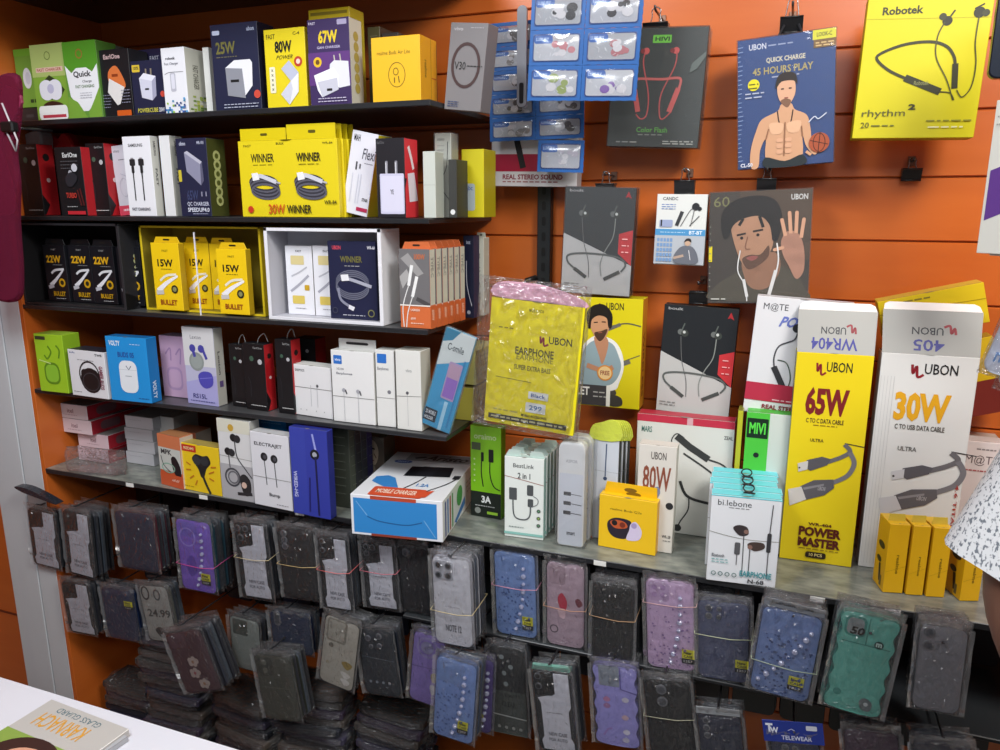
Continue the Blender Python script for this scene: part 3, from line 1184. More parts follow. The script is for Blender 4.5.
FRW = frame((243, 217), (340, 217), (235, 142), YF - 0.005, Z2)
wn = carton('cable_box', 'yellow twin cable pack reading WINNER, front of its stack', 'box', FRW, 0.012, YE, 'DCC81A', 'C8B41A', art=winner, extra=x_)
for k in range(1, 4):
    mw2 = FRW[0].copy()
    mw2.translation += Vector((0.004 * k, 0.0128 * k + 0.001, 0))
    dup(wn, mw2, 'yellow twin cable pack standing behind the front WINNER pack', 'yellow twin packs behind the front one')


def flexi(a):
    a.text('MAH', 0.1, 0.04, 0.34, 0.12, '2A2A2E', 0.02)
    a.text('Flexi', 0.5, 0.19, 0.98, 0.32, '4A4A56', 0.01, skew=0.06)
    a.fine(0.62, 0.36, 0.95, 1, 0.03, '7A7A86')
    a.rr(0.3, 0.36, 0.36, 0.46, 0.02, '4A4A50')
    a.rr(0.44, 0.38, 0.5, 0.44, 0.02, '6A6A70')
    for x in (0.22, 0.45, 0.55):
        a.rect(x, 0.5, x + 0.03, 0.86, 'C8CAD8')
    a.text('STAR', 0.72, 0.78, 0.95, 0.82, '3A3A3E')
    a.rect(0.55, 0.9, 0.98, 0.945, 'B02A50')


carton('cable_box', 'white box leaning left with a yellow side on the second shelf', 'box', frame((342, 213), (367, 217), (356, 132), YF + 0.012, Z2, roll=12), 0.05, 'DCDCE6', 'D8D42A', '5A5A5A', art=flexi)


def a_(a):
    a.text('EarlOne', 0.05, 0.03, 0.3, 0.07, '5A5A5E')
    for x in (0.32, 0.66):
        a.rr(x, 0.28, x + 0.09, 0.46, 0.03, mat('A8A8B4', 0.3, 0.5))
        a.rr(x + 0.015, 0.3, x + 0.04, 0.44, 0.01, 'E0E0E8')
    a.rr(0.12, 0.44, 0.97, 0.95, 0.04, 'C6C4DC')
    a.rr(0.16, 0.47, 0.93, 0.92, 0.04, 'D2D0E4')
    a.text('YE', 0.48, 0.64, 0.6, 0.7, '3A3A40', 0.02)


def r_(a):
    a.line([(0.3, 0.1), (0.5, 0.25), (0.65, 0.38)], 0.16, 'F0E4E6', sm=False)
    a.poly([(0.2, 0.44), (0.7, 0.42), (0.95, 0.78), (0.3, 0.8)], 'E8E0E8')
    a.poly([(0, 0.5), (0.12, 0.5), (0.0, 0.62)], '1A1A1A')


carton('charger_box', 'black and red adapter box with a large white plug picture', 'box', frame((378, 217), (406, 217), (375, 139), YF - 0.018, Z2), 0.05, '1E1C22', 'D8343C', '3A3A40', art=a_, rart=r_)


def x_(e, w, h, d):
    t = M()
    t.box(-w * 0.4, w * 0.46, d * 0.5, d * 0.5 + 0.001, h, h + 0.016, 'C4C8BC', b=0.0003)
    t.build('hang_tab', e)


carton('cable_box', 'pale grey-green carton right of the black and red adapter box', 'box', frame((424, 217), (436, 217), (421, 152), YF + 0.002, Z2), 0.035, 'C2C8C0', 'B0B8AE', art=lambda a: a.line([(0, 0.5), (1, 0.5)], 0.02, '9A9E98', sm=False))


def a_(a):
    a.text('oraimo', 0.15, 0.05, 0.6, 0.09, '7A7A72')
    a.line([(0.8, 0.1), (0.7, 0.4), (0.3, 0.6), (0.9, 0.8)], 0.04, K)
    a.fine(0.15, 0.14, 0.6, 3, 0.05, 'A0A098')


carton('cable_box', 'clear-fronted pale packet with a black cable behind the grey-green carton', 'box', frame((436, 217), (452, 217), (431, 134), YF + 0.05, Z2), 0.03, 'BDC0B4', 'A8AA9E', '8A8A80', art=a_, wrap=True)
carton('cable_box', 'narrow dark packet left of the yellow box at the shelf end', 'box', frame((449, 217), (457, 217), (447, 160), YF + 0.03, Z2), 0.05, '3A3A38', '2A2A2C', art=lambda a: a.circ(0.5, 0.9, 0.3, 'D8D8D8'))


def a_(a):
    a.rr(0.15, 0.5, 0.6, 0.9, 0.1, 'A8B4B8')
    a.text('abc', 0.2, 0.53, 0.5, 0.6, '3A5A9A')


carton('charger_box', 'olive yellow box at the right end of the second shelf', 'box', frame((462, 217), (484, 217), (459, 150), YF + 0.09, Z2), 0.06, 'C8BC1E', 'A89C14', '8E8640', art=a_)

# ================================================================ SHELF 3


def tray(name, label, fr, d, col, inner, t=0.004, back=True, rart=None, lip=0.0):
    """open-fronted display box made of board"""
    mw, w, h = fr
    m = M()
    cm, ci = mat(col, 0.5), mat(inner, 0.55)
    m.box(-w / 2, w / 2, 0, d, 0, t, cm, cm, ci)
    m.box(-w / 2, w / 2, 0, d, h - t, h, cm, cm, cm)
    m.box(-w / 2, -w / 2 + t, 0, d, t, h - t, cm, ci, cm, cm)
    m.box(w / 2 - t, w / 2, 0, d, t, h - t, cm, cm, cm, ci)
    m.box(-w / 2 + t, w / 2 - t, d - t, d, t, h - t, ci)
    if lip:
        m.box(-w / 2, w / 2, -0.0012, 0, 0, lip, cm)
        m.box(-w / 2, -w / 2 + lip * 1.2, -0.0012, 0, lip, h, cm)
        m.box(w / 2 - lip * 1.2, w / 2, -0.0012, 0, lip, h, cm)
        m.box(-w / 2, w / 2, -0.0012, 0, h - lip, h, cm)
    if rart:
        rart(m.face((w / 2, 0, h), (0, 1, 0), (0, 0, -1), d, h))
    o = m.build(name, None, mw)
    return tag(o, label, 'tray'), mw, w, h


def r_(a):
    a.text('UBON', 0.3, 0.35, 0.6, 0.62, 'B8BC8A', 0.02, vert=True)
    a.poly([(0, 0.8), (0.5, 0.9), (0.2, 1), (0, 1)], '101012')


FRT = frame((26, 309), (127, 309), (20, 223), YF - 0.014, Z3)
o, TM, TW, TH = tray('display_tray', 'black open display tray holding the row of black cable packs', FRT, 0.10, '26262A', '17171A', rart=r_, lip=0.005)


def p22(a):
    a.text('FAST', 0.4, 0.06, 0.62, 0.09, '8A8A8A')
    a.text('22W', 0.12, 0.18, 0.8, 0.31, 'D8A41C', 0.04)
    a.fine(0.4, 0.34, 0.85, 1, 0.03, '8A8A8A')
    a.line([(0.3, 0.5), (0.5, 0.44), (0.9, 0.42)], 0.08, 'D8D8DC')
    a.line([(0.2, 0.72), (0.5, 0.6), (0.85, 0.44)], (0.16, 0.06), 'E0E0E6')
    a.line([(0.1, 0.75), (0.35, 0.72)], 0.12, 'B8B8C0', sm=False)
    a.circ(0.75, 0.66, 0.15, 'C89A1A')
    a.circ(0.75, 0.66, 0.08, '2A2A1A')
    a.text('BULLET', 0.3, 0.82, 0.85, 0.9, 'C89A1A', 0.03)
    a.fine(0.4, 0.94, 0.85, 1, 0.03, 'C8C8C8')


pw = TW / 4.25
proto = None
for k in range(4):
    mwk = TM @ Matrix.Translation((-TW / 2 + TW * 0.235 + pw * 1.0 * k, 0.03 + 0.004 * (k % 2), 0.0052))
    lab = ['leftmost black 22 watt cable pack in the black tray', 'second black 22 watt cable pack from the left in the black tray', 'third black 22 watt cable pack from the left in the black tray', 'black 22 watt pack at the right end, half hidden by the tray edge'][k]
    if proto is None:
        proto = carton('cable_pack', lab, 'cable pack', (mwk, pw * 0.92, 0.125), 0.012, '15161C', art=p22, tab=(0.014, '1A1A1E'), group='22 watt cable packs in the black tray')
    else:
        dup(proto, mwk, lab)


FRY = frame((148, 316), (266, 318), (143, 226), YF + 0.01, Z3)
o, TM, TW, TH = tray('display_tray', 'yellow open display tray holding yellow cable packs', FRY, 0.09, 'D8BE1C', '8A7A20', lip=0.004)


def p15(a):
    a.text('FAST', 0.4, 0.1, 0.62, 0.13, '7A6A10')
    a.text('15W', 0.2, 0.24, 0.76, 0.35, '1E1C14', 0.03)
    a.fine(0.3, 0.38, 0.7, 1, 0.03, '7A6A10')
    a.line([(0.25, 0.56), (0.5, 0.48), (0.85, 0.46)], 0.07, 'E8E4D0')
    a.line([(0.15, 0.72), (0.45, 0.6), (0.9, 0.48)], (0.18, 0.06), 'F0EEF0')
    a.line([(0.08, 0.74), (0.35, 0.73)], 0.12, 'C8C4C0', sm=False)
    a.circ(0.75, 0.68, 0.12, '2A2A1A')
    a.circ(0.75, 0.68, 0.07, '8A8A5A')
    a.text('BULLET', 0.2, 0.84, 0.8, 0.92, '9A4A18', 0.03)


FRP = frame((154, 314), (184, 314), (148, 241), YF - 0.004, None)
spots = [((157, 312), (184, 312), (151, 243), YF - 0.006, 'yellow 15 watt cable pack leaning out of the tray on the left'),
         ((189, 308), (213, 308), (182, 243), YF + 0.035, 'yellow 15 watt cable pack deeper in the tray, second from left'),
         ((214, 310), (238, 310), (207, 244), YF + 0.037, 'yellow 15 watt cable pack deeper in the tray, third from left'),
         ((221, 317), (250, 318), (217, 249), YF - 0.008, 'yellow 15 watt cable pack leaning out of the tray on the right')]
for i, (bl, br, tl, Yk, lab) in enumerate(spots):
    fr = frame(bl, br, tl, Yk, Z3 + 0.004)
    carton('cable_pack', lab, 'cable pack', (fr[0], fr[1], fr[2]), 0.016 if i in (0, 3) else 0.007, 'F0C814', 'B8981A', art=p15, tab=(0.012, 'E0B814'), group='15 watt cable packs in the yellow tray')
m = M()
m.box(-0.001, 0.001, 0, 0.003, 0, 0.165, mat('E8E8F0', 0.1), b=0.0003)
P = at((202, 316), 1.205)
tag(m.build('acrylic_edge', None, Matrix.Translation((P.x, 1.201, Z3 + 0.0005))), 'thin bright acrylic divider edge in front of the yellow tray', 'divider')

FRQ = frame((270, 325), (384, 327), (264, 228), YF - 0.012, Z3)
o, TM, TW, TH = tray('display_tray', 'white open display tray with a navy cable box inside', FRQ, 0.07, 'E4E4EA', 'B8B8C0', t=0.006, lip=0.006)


def pw_(a):
    a.text('FAST', 0.4, 0.06, 0.62, 0.09, '5A5A60')
    a.rr(0.2, 0.14, 0.7, 0.27, 0.03, 'D8C890')
    a.line([(0.2, 0.44), (0.5, 0.38), (0.8, 0.3)], 0.05, 'B8B8C0')
    a.line([(0.15, 0.66), (0.5, 0.55), (0.85, 0.42)], 0.08, 'A8A8B4')
    a.rr(0.68, 0.56, 0.86, 0.64, 0.03, 'C8A028')
    a.rr(0.2, 0.72, 0.66, 0.84, 0.03, 'D8C060')
    a.fine(0.3, 0.9, 0.7, 1, 0.03, '8A8A90')


for i, (x, lab) in enumerate(((286, 'white cable pack at the left inside the white tray'), (313, 'white cable pack in the middle of the white tray'))):
    fr = frame((x + 3, 318), (x + 29, 318), (x, 246), YF + 0.022, Z3 + 0.0065)
    carton('cable_pack', lab, 'cable pack', fr, 0.012, 'E6E6EC', 'C8C8C8', art=pw_, group='white packs in the white tray')


def a_(a):
    a.text('UBON', 0.1, 0.06, 0.28, 0.11, 'D04A5A', 0.02)
    a.text('WR-60', 0.83, 0.06, 0.99, 0.1, 'E0E0E8')
    a.text('WINNER', 0.26, 0.19, 0.72, 0.27, '6E6A38', 0.03)
    a.fine(0.35, 0.31, 0.68, 1, 0.03, '9A9A9A')
    for k in range(7):
        a.ring(0.5, 0.52 + 0.012 * k, 0.34, 0.022, ['6A6C7E', '3E4054'][k % 2], sy=0.62)
    a.line([(0.3, 0.46), (0.55, 0.5), (0.9, 0.57)], 0.06, 'A8AABA')
    a.poly([(0.26, 0.43), (0.42, 0.42), (0.44, 0.5), (0.28, 0.51)], 'E8E8EC')
    a.line([(0.2, 0.6), (0.25, 0.75), (0.45, 0.84)], 0.05, '8A8CA0')
    a.poly([(0.42, 0.81), (0.54, 0.84), (0.5, 0.89), (0.4, 0.86)], 'E0E0E8')
    a.fine(0.28, 0.94, 0.75, 1, 0.03, 'B8BAC8')
    a.ring(0.88, 0.91, 0.06, 0.02, '7A7A50')
    a.ring(0.12, 0.89, 0.05, 0.02, '3A3C50')


carton('cable_box', 'navy cable box with a coiled grey cable inside the white tray', 'box', frame((331, 321), (378, 323), (328, 241), YF + 0.003, Z3 + 0.0065), 0.015, '1E2240', art=a_)


def ug(a):
    a.rect(0, 0, 1, 0.7, '6E6C6E')
    a.poly([(0.05, 0.12), (0.3, 0.05), (0.8, 0.3), (0.6, 0.34)], '9A9898')
    a.poly([(0, 0.35), (0.25, 0.25), (0.35, 0.35), (0.1, 0.5)], 'A8A6A6')
    a.line([(0.55, 0.62), (0.98, 0.7)], 0.12, '4A484A', sm=False)
    a.text('100W', 0.5, 0.06, 0.85, 0.13, 'C86A3A')
    a.line([(0.42, 0.2), (0.3, 0.46)], 0.10, 'E8E8E8', sm=False)
    a.line([(0.3, 0.46), (0.1, 0.72), (0.12, 0.99)], 0.03, 'E0E0E0')
    a.line([(0.58, 0.34), (0.42, 0.6)], 0.10, 'E8E8E8', sm=False)
    a.line([(0.42, 0.6), (0.26, 0.8), (0.2, 0.99)], 0.03, 'E0E0E0')
    a.rect(0, 0.7, 1, 0.715, 'F0E8E0')
    a.text('UGREEN', 0.35, 0.75, 0.65, 0.78, 'F0D8C8')
    a.text('60W', 0.35, 0.86, 0.52, 0.89, 'F0D8C8')
    a.fine(0.35, 0.93, 0.8, 1, 0.03, 'F0D8C8')


def ugr(a):
    a.text('TYPE-C', 0.2, 0.1, 0.7, 0.35, '8A8A84', vert=True)
    a.rect(0, 0.7, 1, 1, 'D06A3A')
    a.text('60W', 0.25, 0.76, 0.7, 0.9, 'F0D0C0', vert=True)


FU = frame((401, 329), (431, 330), (392, 249), YF - 0.014, Z3)
u0 = carton('cable_box', 'orange and grey cable box at the front of its row', 'box', FU, 0.021, 'CF6A3A', 'CACCBC', 'C86A3C', art=ug, rart=ugr, tab=(0.012, 'C86A3C'), group='orange-footed cable boxes on the third shelf')
for k in range(1, 6):
    mw2 = FU[0].copy()
    mw2.translation += Vector((0.002 * k, 0.0222 * k, 0))
    dup(u0, mw2, 'orange-footed cable box in the row behind the front one')


def a_(a):
    a.line([(0.3, 0.3), (0.35, 0.6), (0.8, 0.85)], 0.06, 'C8CCD8')
    a.circ(0.5, 0.93, 0.18, 'A8ACB8')
    a.text('boat', 0.3, 0.05, 0.7, 0.1, 'A8B0C8')


carton('cable_pack', 'navy cable packet standing behind the orange-footed row', 'cable pack', frame((464, 318), (474, 318), (457, 236), 1.36, Z3), 0.03, '1A2038', '202848', art=a_)


def a_(a):
    for k, t in enumerate(('CE', 'FC', 'A', 'X')):
        a.text(t, 0.4, 0.2 + k * 0.17, 0.65, 0.26 + k * 0.17, '6A6A64')
    a.line([(0.3, 0.35), (0.35, 0.6)], 0.03, 'A8A8A0', sm=False)


carton('cable_pack', 'pale cable packet with small icons near the end of shelf three', 'cable pack', frame((474, 316), (484, 314), (465, 238), 1.40, Z3), 0.03, 'CFD0C4', 'B4B6A8', art=a_, tab=(0.01, 'CFD0C4'))


def a_(a):
    a.poly([(0.38, 0.1), (0.5, 0.05), (0.62, 0.1)], '3A3A38')
    a.fine(0.1, 0.2, 0.9, 1, 0.03, '8A8C80')
    a.text('type c', 0.5, 0.31, 0.75, 0.34, '4A4A48')
    a.line([(0.25, 0.4), (0.3, 0.6), (0.28, 0.85)], 0.03, 'B0B2A6')


# ================================================================ SHELF 4


def buds_line(a, c):
    a.rr(0.04, 0.04, 0.4, 0.1, 0.02, '3A3E2A')
    a.line([(0.45, 0.2), (0.55, 0.3), (0.4, 0.42), (0.3, 0.36)], 0.05, c)
    a.line([(0.75, 0.18), (0.85, 0.26), (0.8, 0.4)], 0.05, c)
    a.rr(0.24, 0.48, 0.78, 0.86, 0.2, c)
    a.rr(0.29, 0.52, 0.73, 0.82, 0.16, '8ABF36')
    a.line([(0.1, 0.45), (0.5, 0.5)], 0.03, 'C8E08A', sm=False)


carton('earbud_box', 'lime green earbud box at the left end of the fourth shelf', 'box', frame((41, 391), (69, 394), (37.5, 334), z=Z4, S=True), 0.045, LG, '8CB428', '9EC23C', art=lambda a: buds_line(a, '5E8A1E'))


def a_(a):
    a.text('boAt', 0.05, 0.04, 0.2, 0.08, '5A6A9A')
    a.text('TWS', 0.74, 0.05, 0.94, 0.1, K, 0.03)
    a.fine(0.25, 0.2, 0.7, 1, 0.03, '6A6A70')
    a.ring(0.55, 0.52, 0.27, 0.03, K, sy=1.0)
    a.circ(0.58, 0.63, 0.28, '17171A', sy=0.9)
    a.circ(0.42, 0.5, 0.1, '17171A')
    a.circ(0.7, 0.5, 0.1, '17171A')
    a.ring(0.58, 0.66, 0.22, 0.012, '4A4A50', sy=0.8)
    a.text('GAMER BUDS', 0.83, 0.3, 0.93, 0.8, '8A4A5A', vert=True)
    a.fine(0.06, 0.9, 0.3, 1, 0.03, '6A6A6E')


carton('earbud_box', 'white box with round black gaming earbuds', 'box', frame((73, 395), (109, 400), (65, 349), z=Z4, S=True), 0.045, 'E2E2E6', 'C8C8CC', '2E2A34', art=a_)


def a_(a):
    a.text('VOLTY', 0.08, 0.06, 0.36, 0.14, 'E4ECF4', 0.03)
    a.fine(0.6, 0.1, 0.85, 1, 0.03, 'C0D8F0')
    a.text('BUDS 05', 0.28, 0.23, 0.68, 0.31, '2A4A9A', 0.02)
    a.rr(0.28, 0.36, 0.72, 0.86, 0.15, 'E4E8EE')
    a.rect(0.28, 0.5, 0.72, 0.505, 'B8C0C8')
    a.line([(0.46, 0.44), (0.52, 0.5), (0.58, 0.44)], 0.02, '5A6A7A', sm=False)
    a.line([(0.42, 0.6), (0.58, 0.6)], 0.015, 'A0A8B0', sm=False)
    a.fine(0.7, 0.93, 0.95, 1, 0.03, '1E4A8A')


def r_(a):
    a.text('VOLTY', 0.25, 0.66, 0.6, 0.94, 'DCE8F4', 0.03, vert=True)


carton('earbud_box', 'bright blue earbud box reading VOLTY', 'box', frame((112, 400), (152, 404), (101, 336), z=Z4, S=True), 0.03, '1E90D8', '1478BE', '1A6AA8', art=a_, rart=r_)
carton('earbud_box', 'pale pink earbud box between the blue and the grey-violet ones', 'box', frame((164.5, 396), (190, 399), (154.5, 335), z=Z4, S=True), 0.04, 'C9A6C4', 'B090AC', 'A890A8', art=lambda a: [a.line([(0.2, 0.3), (0.4, 0.2), (0.4, 0.4)], 0.05, 'A888B0'), a.line([(0.6, 0.3), (0.8, 0.2), (0.75, 0.45)], 0.05, 'A888B0'), a.rr(0.2, 0.5, 0.8, 0.88, 0.2, 'B494BA'), a.rr(0.26, 0.54, 0.74, 0.84, 0.16, 'C9A6C4')])


def a_(a):
    a.rect(0, 0, 1, 0.5, 'D6D6D8')
    a.text('Lexton', 0.25, 0.1, 0.6, 0.15, '5A5A66', 0.0)
    a.poly([(0, 0.72), (1, 0.6), (1, 1), (0, 1)], 'A9A6D8')
    a.circ(0.4, 0.44, 0.24, '8E9694')
    a.circ(0.4, 0.44, 0.18, '9AA2A0')
    a.circ(0.3, 0.27, 0.1, '4A48A0')
    a.line([(0.3, 0.27), (0.36, 0.38)], 0.09, '4A48A0', sm=False)
    a.circ(0.58, 0.27, 0.1, '4A48A0')
    a.line([(0.62, 0.26), (0.74, 0.4)], 0.08, '4A48A0', sm=False)
    a.blob([(0.42, 0.62), (0.6, 0.56), (0.86, 0.58), (0.88, 0.72), (0.66, 0.78), (0.48, 0.74)], '4F4CB0')
    a.line([(0.46, 0.66), (0.86, 0.63)], 0.02, '7A78D0', sm=False)
    a.text('RS15L', 0.2, 0.86, 0.65, 0.92, '3A3A78', 0.02)
    a.fine(0.1, 0.95, 0.9, 1, 0.03, '4A4A88')


def r_(a):
    a.text('Lexton', 0.3, 0.3, 0.55, 0.6, '5A5A5A', vert=True)
    a.rr(0.3, 0.68, 0.7, 0.76, 0.03, '5A4A7A')


carton('earbud_box', 'tall grey-violet earbud box with purple earbuds', 'box', frame((188.6, 403), (219, 407), (174.7, 326), z=Z4, S=True), 0.026, 'BDBCD6', 'B0B0A8', 'C8C8C4', art=a_, rart=r_)

for i, (bl, br, tl, dd, lab) in enumerate([((233, 406), (247, 408), (226, 344), 0.02, 'black box with red side next to the grey-violet earbud box'),
                                           ((247, 409), (268, 412), (239, 343), 0.028, 'black box with red side in the middle of three on the fourth shelf'),
                                           ((279, 413), (295, 415), (270, 339), 0.03, 'black box with red side left of the white carton, fourth shelf')]):
    blackred((bl, br, tl), 'B8262C', lab, Z4, None, d=dd, S=True)
carton('earphone_box', 'black and red carton standing further back on the fourth shelf', 'box', frame((298, 398), (318, 400), (292, 338), Y=1.34, z=Z4), 0.04, '1A1A1C', 'A02028', '2A2022', art=lambda a: a.circ(0.6, 0.2, 0.08, 'B8B8BC'))


def a_(a):
    a.text('EARPODS', 0.1, 0.08, 0.34, 0.13, '6A6A6E')
    a.line([(0, 0.44), (1, 0.44)], 0.012, '6A6A68', sm=False)
    for x in (0.48, 0.64):
        a.line([(x, 0.38), (x, 0.8)], 0.012, 'B8B8BC', sm=False)
    a.circ(0.65, 0.38, 0.03, '5A5A5E')
    for x in (0.2, 0.35, 0.6, 0.8):
        a.circ(x, 0.88, 0.012, 'A0A0A4')


carton('earphone_box', 'small white carton with pale earphones beside the black and red boxes', 'box', frame((294, 414), (333, 420), (291, 364), z=Z4, S=True), 0.035, 'E6E6E8', 'D0D0CC', 'DCDCD8', art=a_)


def vivo(a, ch=0.5):
    a.rr(0.06, 0.07, 0.26, 0.19, 0.02, '2E6FC4')
    a.text('vivo', 0.09, 0.11, 0.23, 0.15, 'E0E8F8')
    a.text('XE100', 0.12, 0.24, 0.3, 0.27, '9A9AA0')
    a.text('Earphones', 0.12, 0.3, 0.5, 0.34, '8A8A92')
    a.line([(0, 0.64), (1, 0.64)], 0.012, '8A8A88', sm=False)
    for x in (0.28, 0.62):
        a.circ(x, 0.55, 0.045, 'A8A8B0', n=10)
        a.line([(x + 0.04, 0.54), (x + 0.07, 0.6)], 0.03, '4A4A50', sm=False)
        a.line([(x, 0.57), (x, 0.98)], 0.012, 'C0C0C4', sm=False)


def x_(e, w, h, d):
    t = M()
    t.box(-w * 0.42, w * 0.46, d * 0.6, d * 0.6 + 0.001, h, h + 0.02, 'D8D8D6', b=0.0003)
    a = t.face((-w * 0.42, d * 0.6, h + 0.02), (1, 0, 0), (0, 0, -1), w * 0.88, 0.02)
    a.rr(0.2, 0.3, 0.8, 0.55, 0.04, '3A3A3C')
    t.build('hang_tab', e)


carton('earphone_box', 'white earphone carton with a blue square and hang flap', 'box', frame((334, 421), (375.6, 426), (332, 350), z=Z4, S=True), 0.03, 'E6E6E6', 'CDCDC8', 'D2D2CE', art=vivo, extra=x_)
carton('earphone_box', 'slim white earphone carton with a blue square, no flap', 'box', frame((377.7, 426), (396, 428), (377, 350), z=Z4, S=True), 0.03, 'E2E2E0', 'CDCDC8', art=lambda a: [a.rr(0.1, 0.05, 0.6, 0.17, 0.04, '2E6FC4'), a.text('Earphones', 0.1, 0.22, 0.7, 0.27, '8A8A92'), a.circ(0.7, 0.54, 0.1, '7A7A82', n=10), a.line([(0, 0.62), (1, 0.62)], 0.02, '8A8A88', sm=False)])
carton('earphone_box', 'plain white earphone carton left of the blue pouch', 'box', frame((397.5, 429), (422, 432), (396, 350), z=Z4, S=True), 0.04, 'E0E0DC', 'C4C4BA', 'B0AEA4', art=lambda a: [a.text('vivo', 0.4, 0.23, 0.65, 0.27, 'A8A8A8'), a.circ(0.45, 0.53, 0.06, '5A5A60', n=10), a.line([(0.45, 0.55), (0.46, 0.95)], 0.02, 'C4C4C4', sm=False), a.line([(0, 0.58), (1, 0.56)], 0.02, '8A8A88', sm=False)])


def a_(a):
    a.poly([(0, 0), (1, 0), (1, 0.24), (0, 0.38)], 'D8E0DE')
    a.poly([(0, 0), (0.5, 0), (0.3, 0.1), (0, 0.14)], '2A86A8')
    a.text('C-smile', 0.2, 0.13, 0.75, 0.2, '3A4A50', 0.01)
    a.rr(0.4, 0.3, 0.85, 0.68, 0.05, 'B8A0C8')
    a.rr(0.44, 0.32, 0.82, 0.66, 0.04, 'C0A0B8')
    a.rect(0.44, 0.46, 0.82, 0.66, '9A70C8')
    a.rect(0.58, 0.7, 0.7, 1.0, 'A8D8EC')
    a.rr(0.02, 0.82, 0.45, 0.95, 0.03, '10283A')
    a.text('3D MOBILE', 0.06, 0.84, 0.4, 0.88, 'E0E8EC')
    a.text('HOLDER', 0.06, 0.9, 0.36, 0.935, 'E0E8EC')
    a.line([(0.88, 0.25), (0.86, 0.95)], 0.05, '2A8AC0', sm=False)


carton('pouch_pack', 'blue hanging pouch pack leaning right at the end of the fourth shelf', 'pouch', frame((421, 422), (450, 426), (447, 327), 1.215, Z4, roll=17), 0.008, '37A2D0', '8AC0D8', art=a_, wrap=True)


def a_(a):
    a.fine(0.1, 0.12, 0.4, 3, 0.06, '9A984A')
    a.line([(0.4, 0.1), (0.4, 0.9)], 0.02, 'A8A45A', sm=False)


def stk(a):
    a.rr(0.1, 0.1, 0.9, 0.9, 0.04, 'B8B486')
    a.fine(0.2, 0.2, 0.8, 5, 0.13, '8A8850', th=0.03)


carton('charger_box', 'pale yellow box at the bottom of two behind the blue pouch', 'box', frame((454, 424), (474, 424), (452, 387), 1.31, Z4), 0.12, 'C0B44A', 'B4AA4E', 'AFA860', rart=lambda a: [a.fine(0.1, 0.15, 0.9, 4, 0.15, '8E8430', th=0.03), a.poly([(0.5, 0.5), (0.9, 0.4), (0.9, 0.9), (0.5, 0.9)], 'D08A2A')])
carton('charger_box', 'pale yellow box on top of its like behind the blue pouch', 'box', frame((456, 386), (476, 386), (454, 350), 1.312, Z4 + 0.072), 0.115, 'BDB66A', 'B4AE60', 'C0BA78', rart=stk)

# ================================================================ SHELF 5, left part
for i, (bl, br, tl, dz, dd, c, lab) in enumerate([
        ((80, 466), (110, 471), (79, 453), 0.0, 0.15, 'DDBFC6', 'pink-fronted red box at the bottom of the leftmost pile'),
        ((80, 453), (110, 458), (79, 440), 0.036, 0.15, 'DDC3CA', 'pink-fronted red box, second from the bottom of the leftmost pile'),
        ((64, 437), (98, 442), (61, 424), 0.072, 0.17, 'DFC9CE', 'pink-fronted red box, third from the bottom of the leftmost pile'),
        ((60, 425), (94, 430), (57, 411), 0.108, 0.17, 'D9C9CC', 'pink-fronted red box on top of the leftmost pile')]):
    A1, A2 = at(bl, 1.225 + 0.05), at(br, 1.225 + 0.05)
    w = A2.x - A1.x
    mw = Matrix.Translation(((A1.x + A2.x) / 2, 1.275 if i < 2 else 1.262, Z5 + 0.0008 + dz))
    carton('handset_box', lab, 'box', (mw, w, 0.035), dd, c, 'A0202E', '8C8A86', art=lambda a: [a.text('itel', 0.42, 0.3, 0.6, 0.6, '9A7880'), a.fine(0.3, 0.72, 0.7, 1, 0.1, 'B09098', th=0.04)], rart=lambda a: a.rr(0.15, 0.2, 0.5, 0.8, 0.06, '6A4A50'), flapline=False)
for i in range(4):
    A1, A2 = at((124 + i, 440), 1.30), at((152, 440), 1.30)
    mw = Matrix.Translation(((A1.x + A2.x) / 2 + (0.004 if i % 2 else 0), 1.30, Z5 + 0.0008 + 0.030 * i))
    carton('handset_box', ['grey-white flat box at the bottom of the second pile from the left', 'grey-white flat box, second from the bottom of the second pile', 'grey-white flat box just under the top one of the second pile', 'grey-white flat box with a thumbed corner on top of the second pile'][i], 'box', (mw, 0.085, 0.0292), 0.12, 'C9C9CE', 'A9A9AE', 'B8B8B8', art=lambda a: a.fine(0.1, 0.3, 0.6, 1, 0.1, 'AEAEB4', th=0.04), flapline=False)
fr = (Matrix.Translation((at((163, 440), 1.325).x, 1.325, Z5 + 0.0008)), 0.075, 0.118)
carton('handset_box', 'plain white box standing between the piles and the orange boxes', 'box', fr, 0.08, 'CFCFCC', 'B4B4B0')


def mpk(a):
    a.rect(0, 0, 1, 0.25, 'D07A52')
    a.text('MPK', 0.12, 0.28, 0.6, 0.38, '2A2A30', 0.03)
    a.rect(0, 0.25, 1, 0.7, 'C8CCC6')
    a.text('MPK', 0.12, 0.28, 0.6, 0.38, '2A2A30', 0.03)
    a.blob([(0.55, 0.45), (0.75, 0.4), (0.95, 0.6), (0.9, 0.8), (0.65, 0.72)], '1C1C22')
    a.ring(0.4, 0.64, 0.28, 0.04, '8AB4A0', sy=0.5)
    a.line([(0.1, 0.42), (0.2, 0.6), (0.5, 0.72)], 0.03, '2A2A30')
    a.rect(0, 0.76, 1, 1, 'CC5A34')
    a.text('HF-03', 0.5, 0.84, 0.8, 0.89, 'F0D0C0', skew=0.2)


carton('earphone_box', 'orange and white earphone box leaning left of the yellow one', 'box', frame((162, 484), (184, 490), (151, 432), z=Z5, S=True), 0.035, 'CC5A34', 'C8B8A8', 'B07850', art=mpk)
carton('earphone_box', 'second orange and white earphone box tucked against the yellow one', 'box', frame((176, 480), (200, 484), (169, 430), Y=1.30, z=Z5), 0.05, 'D08A68', 'C8B8A8', 'B8785A', art=mpk)


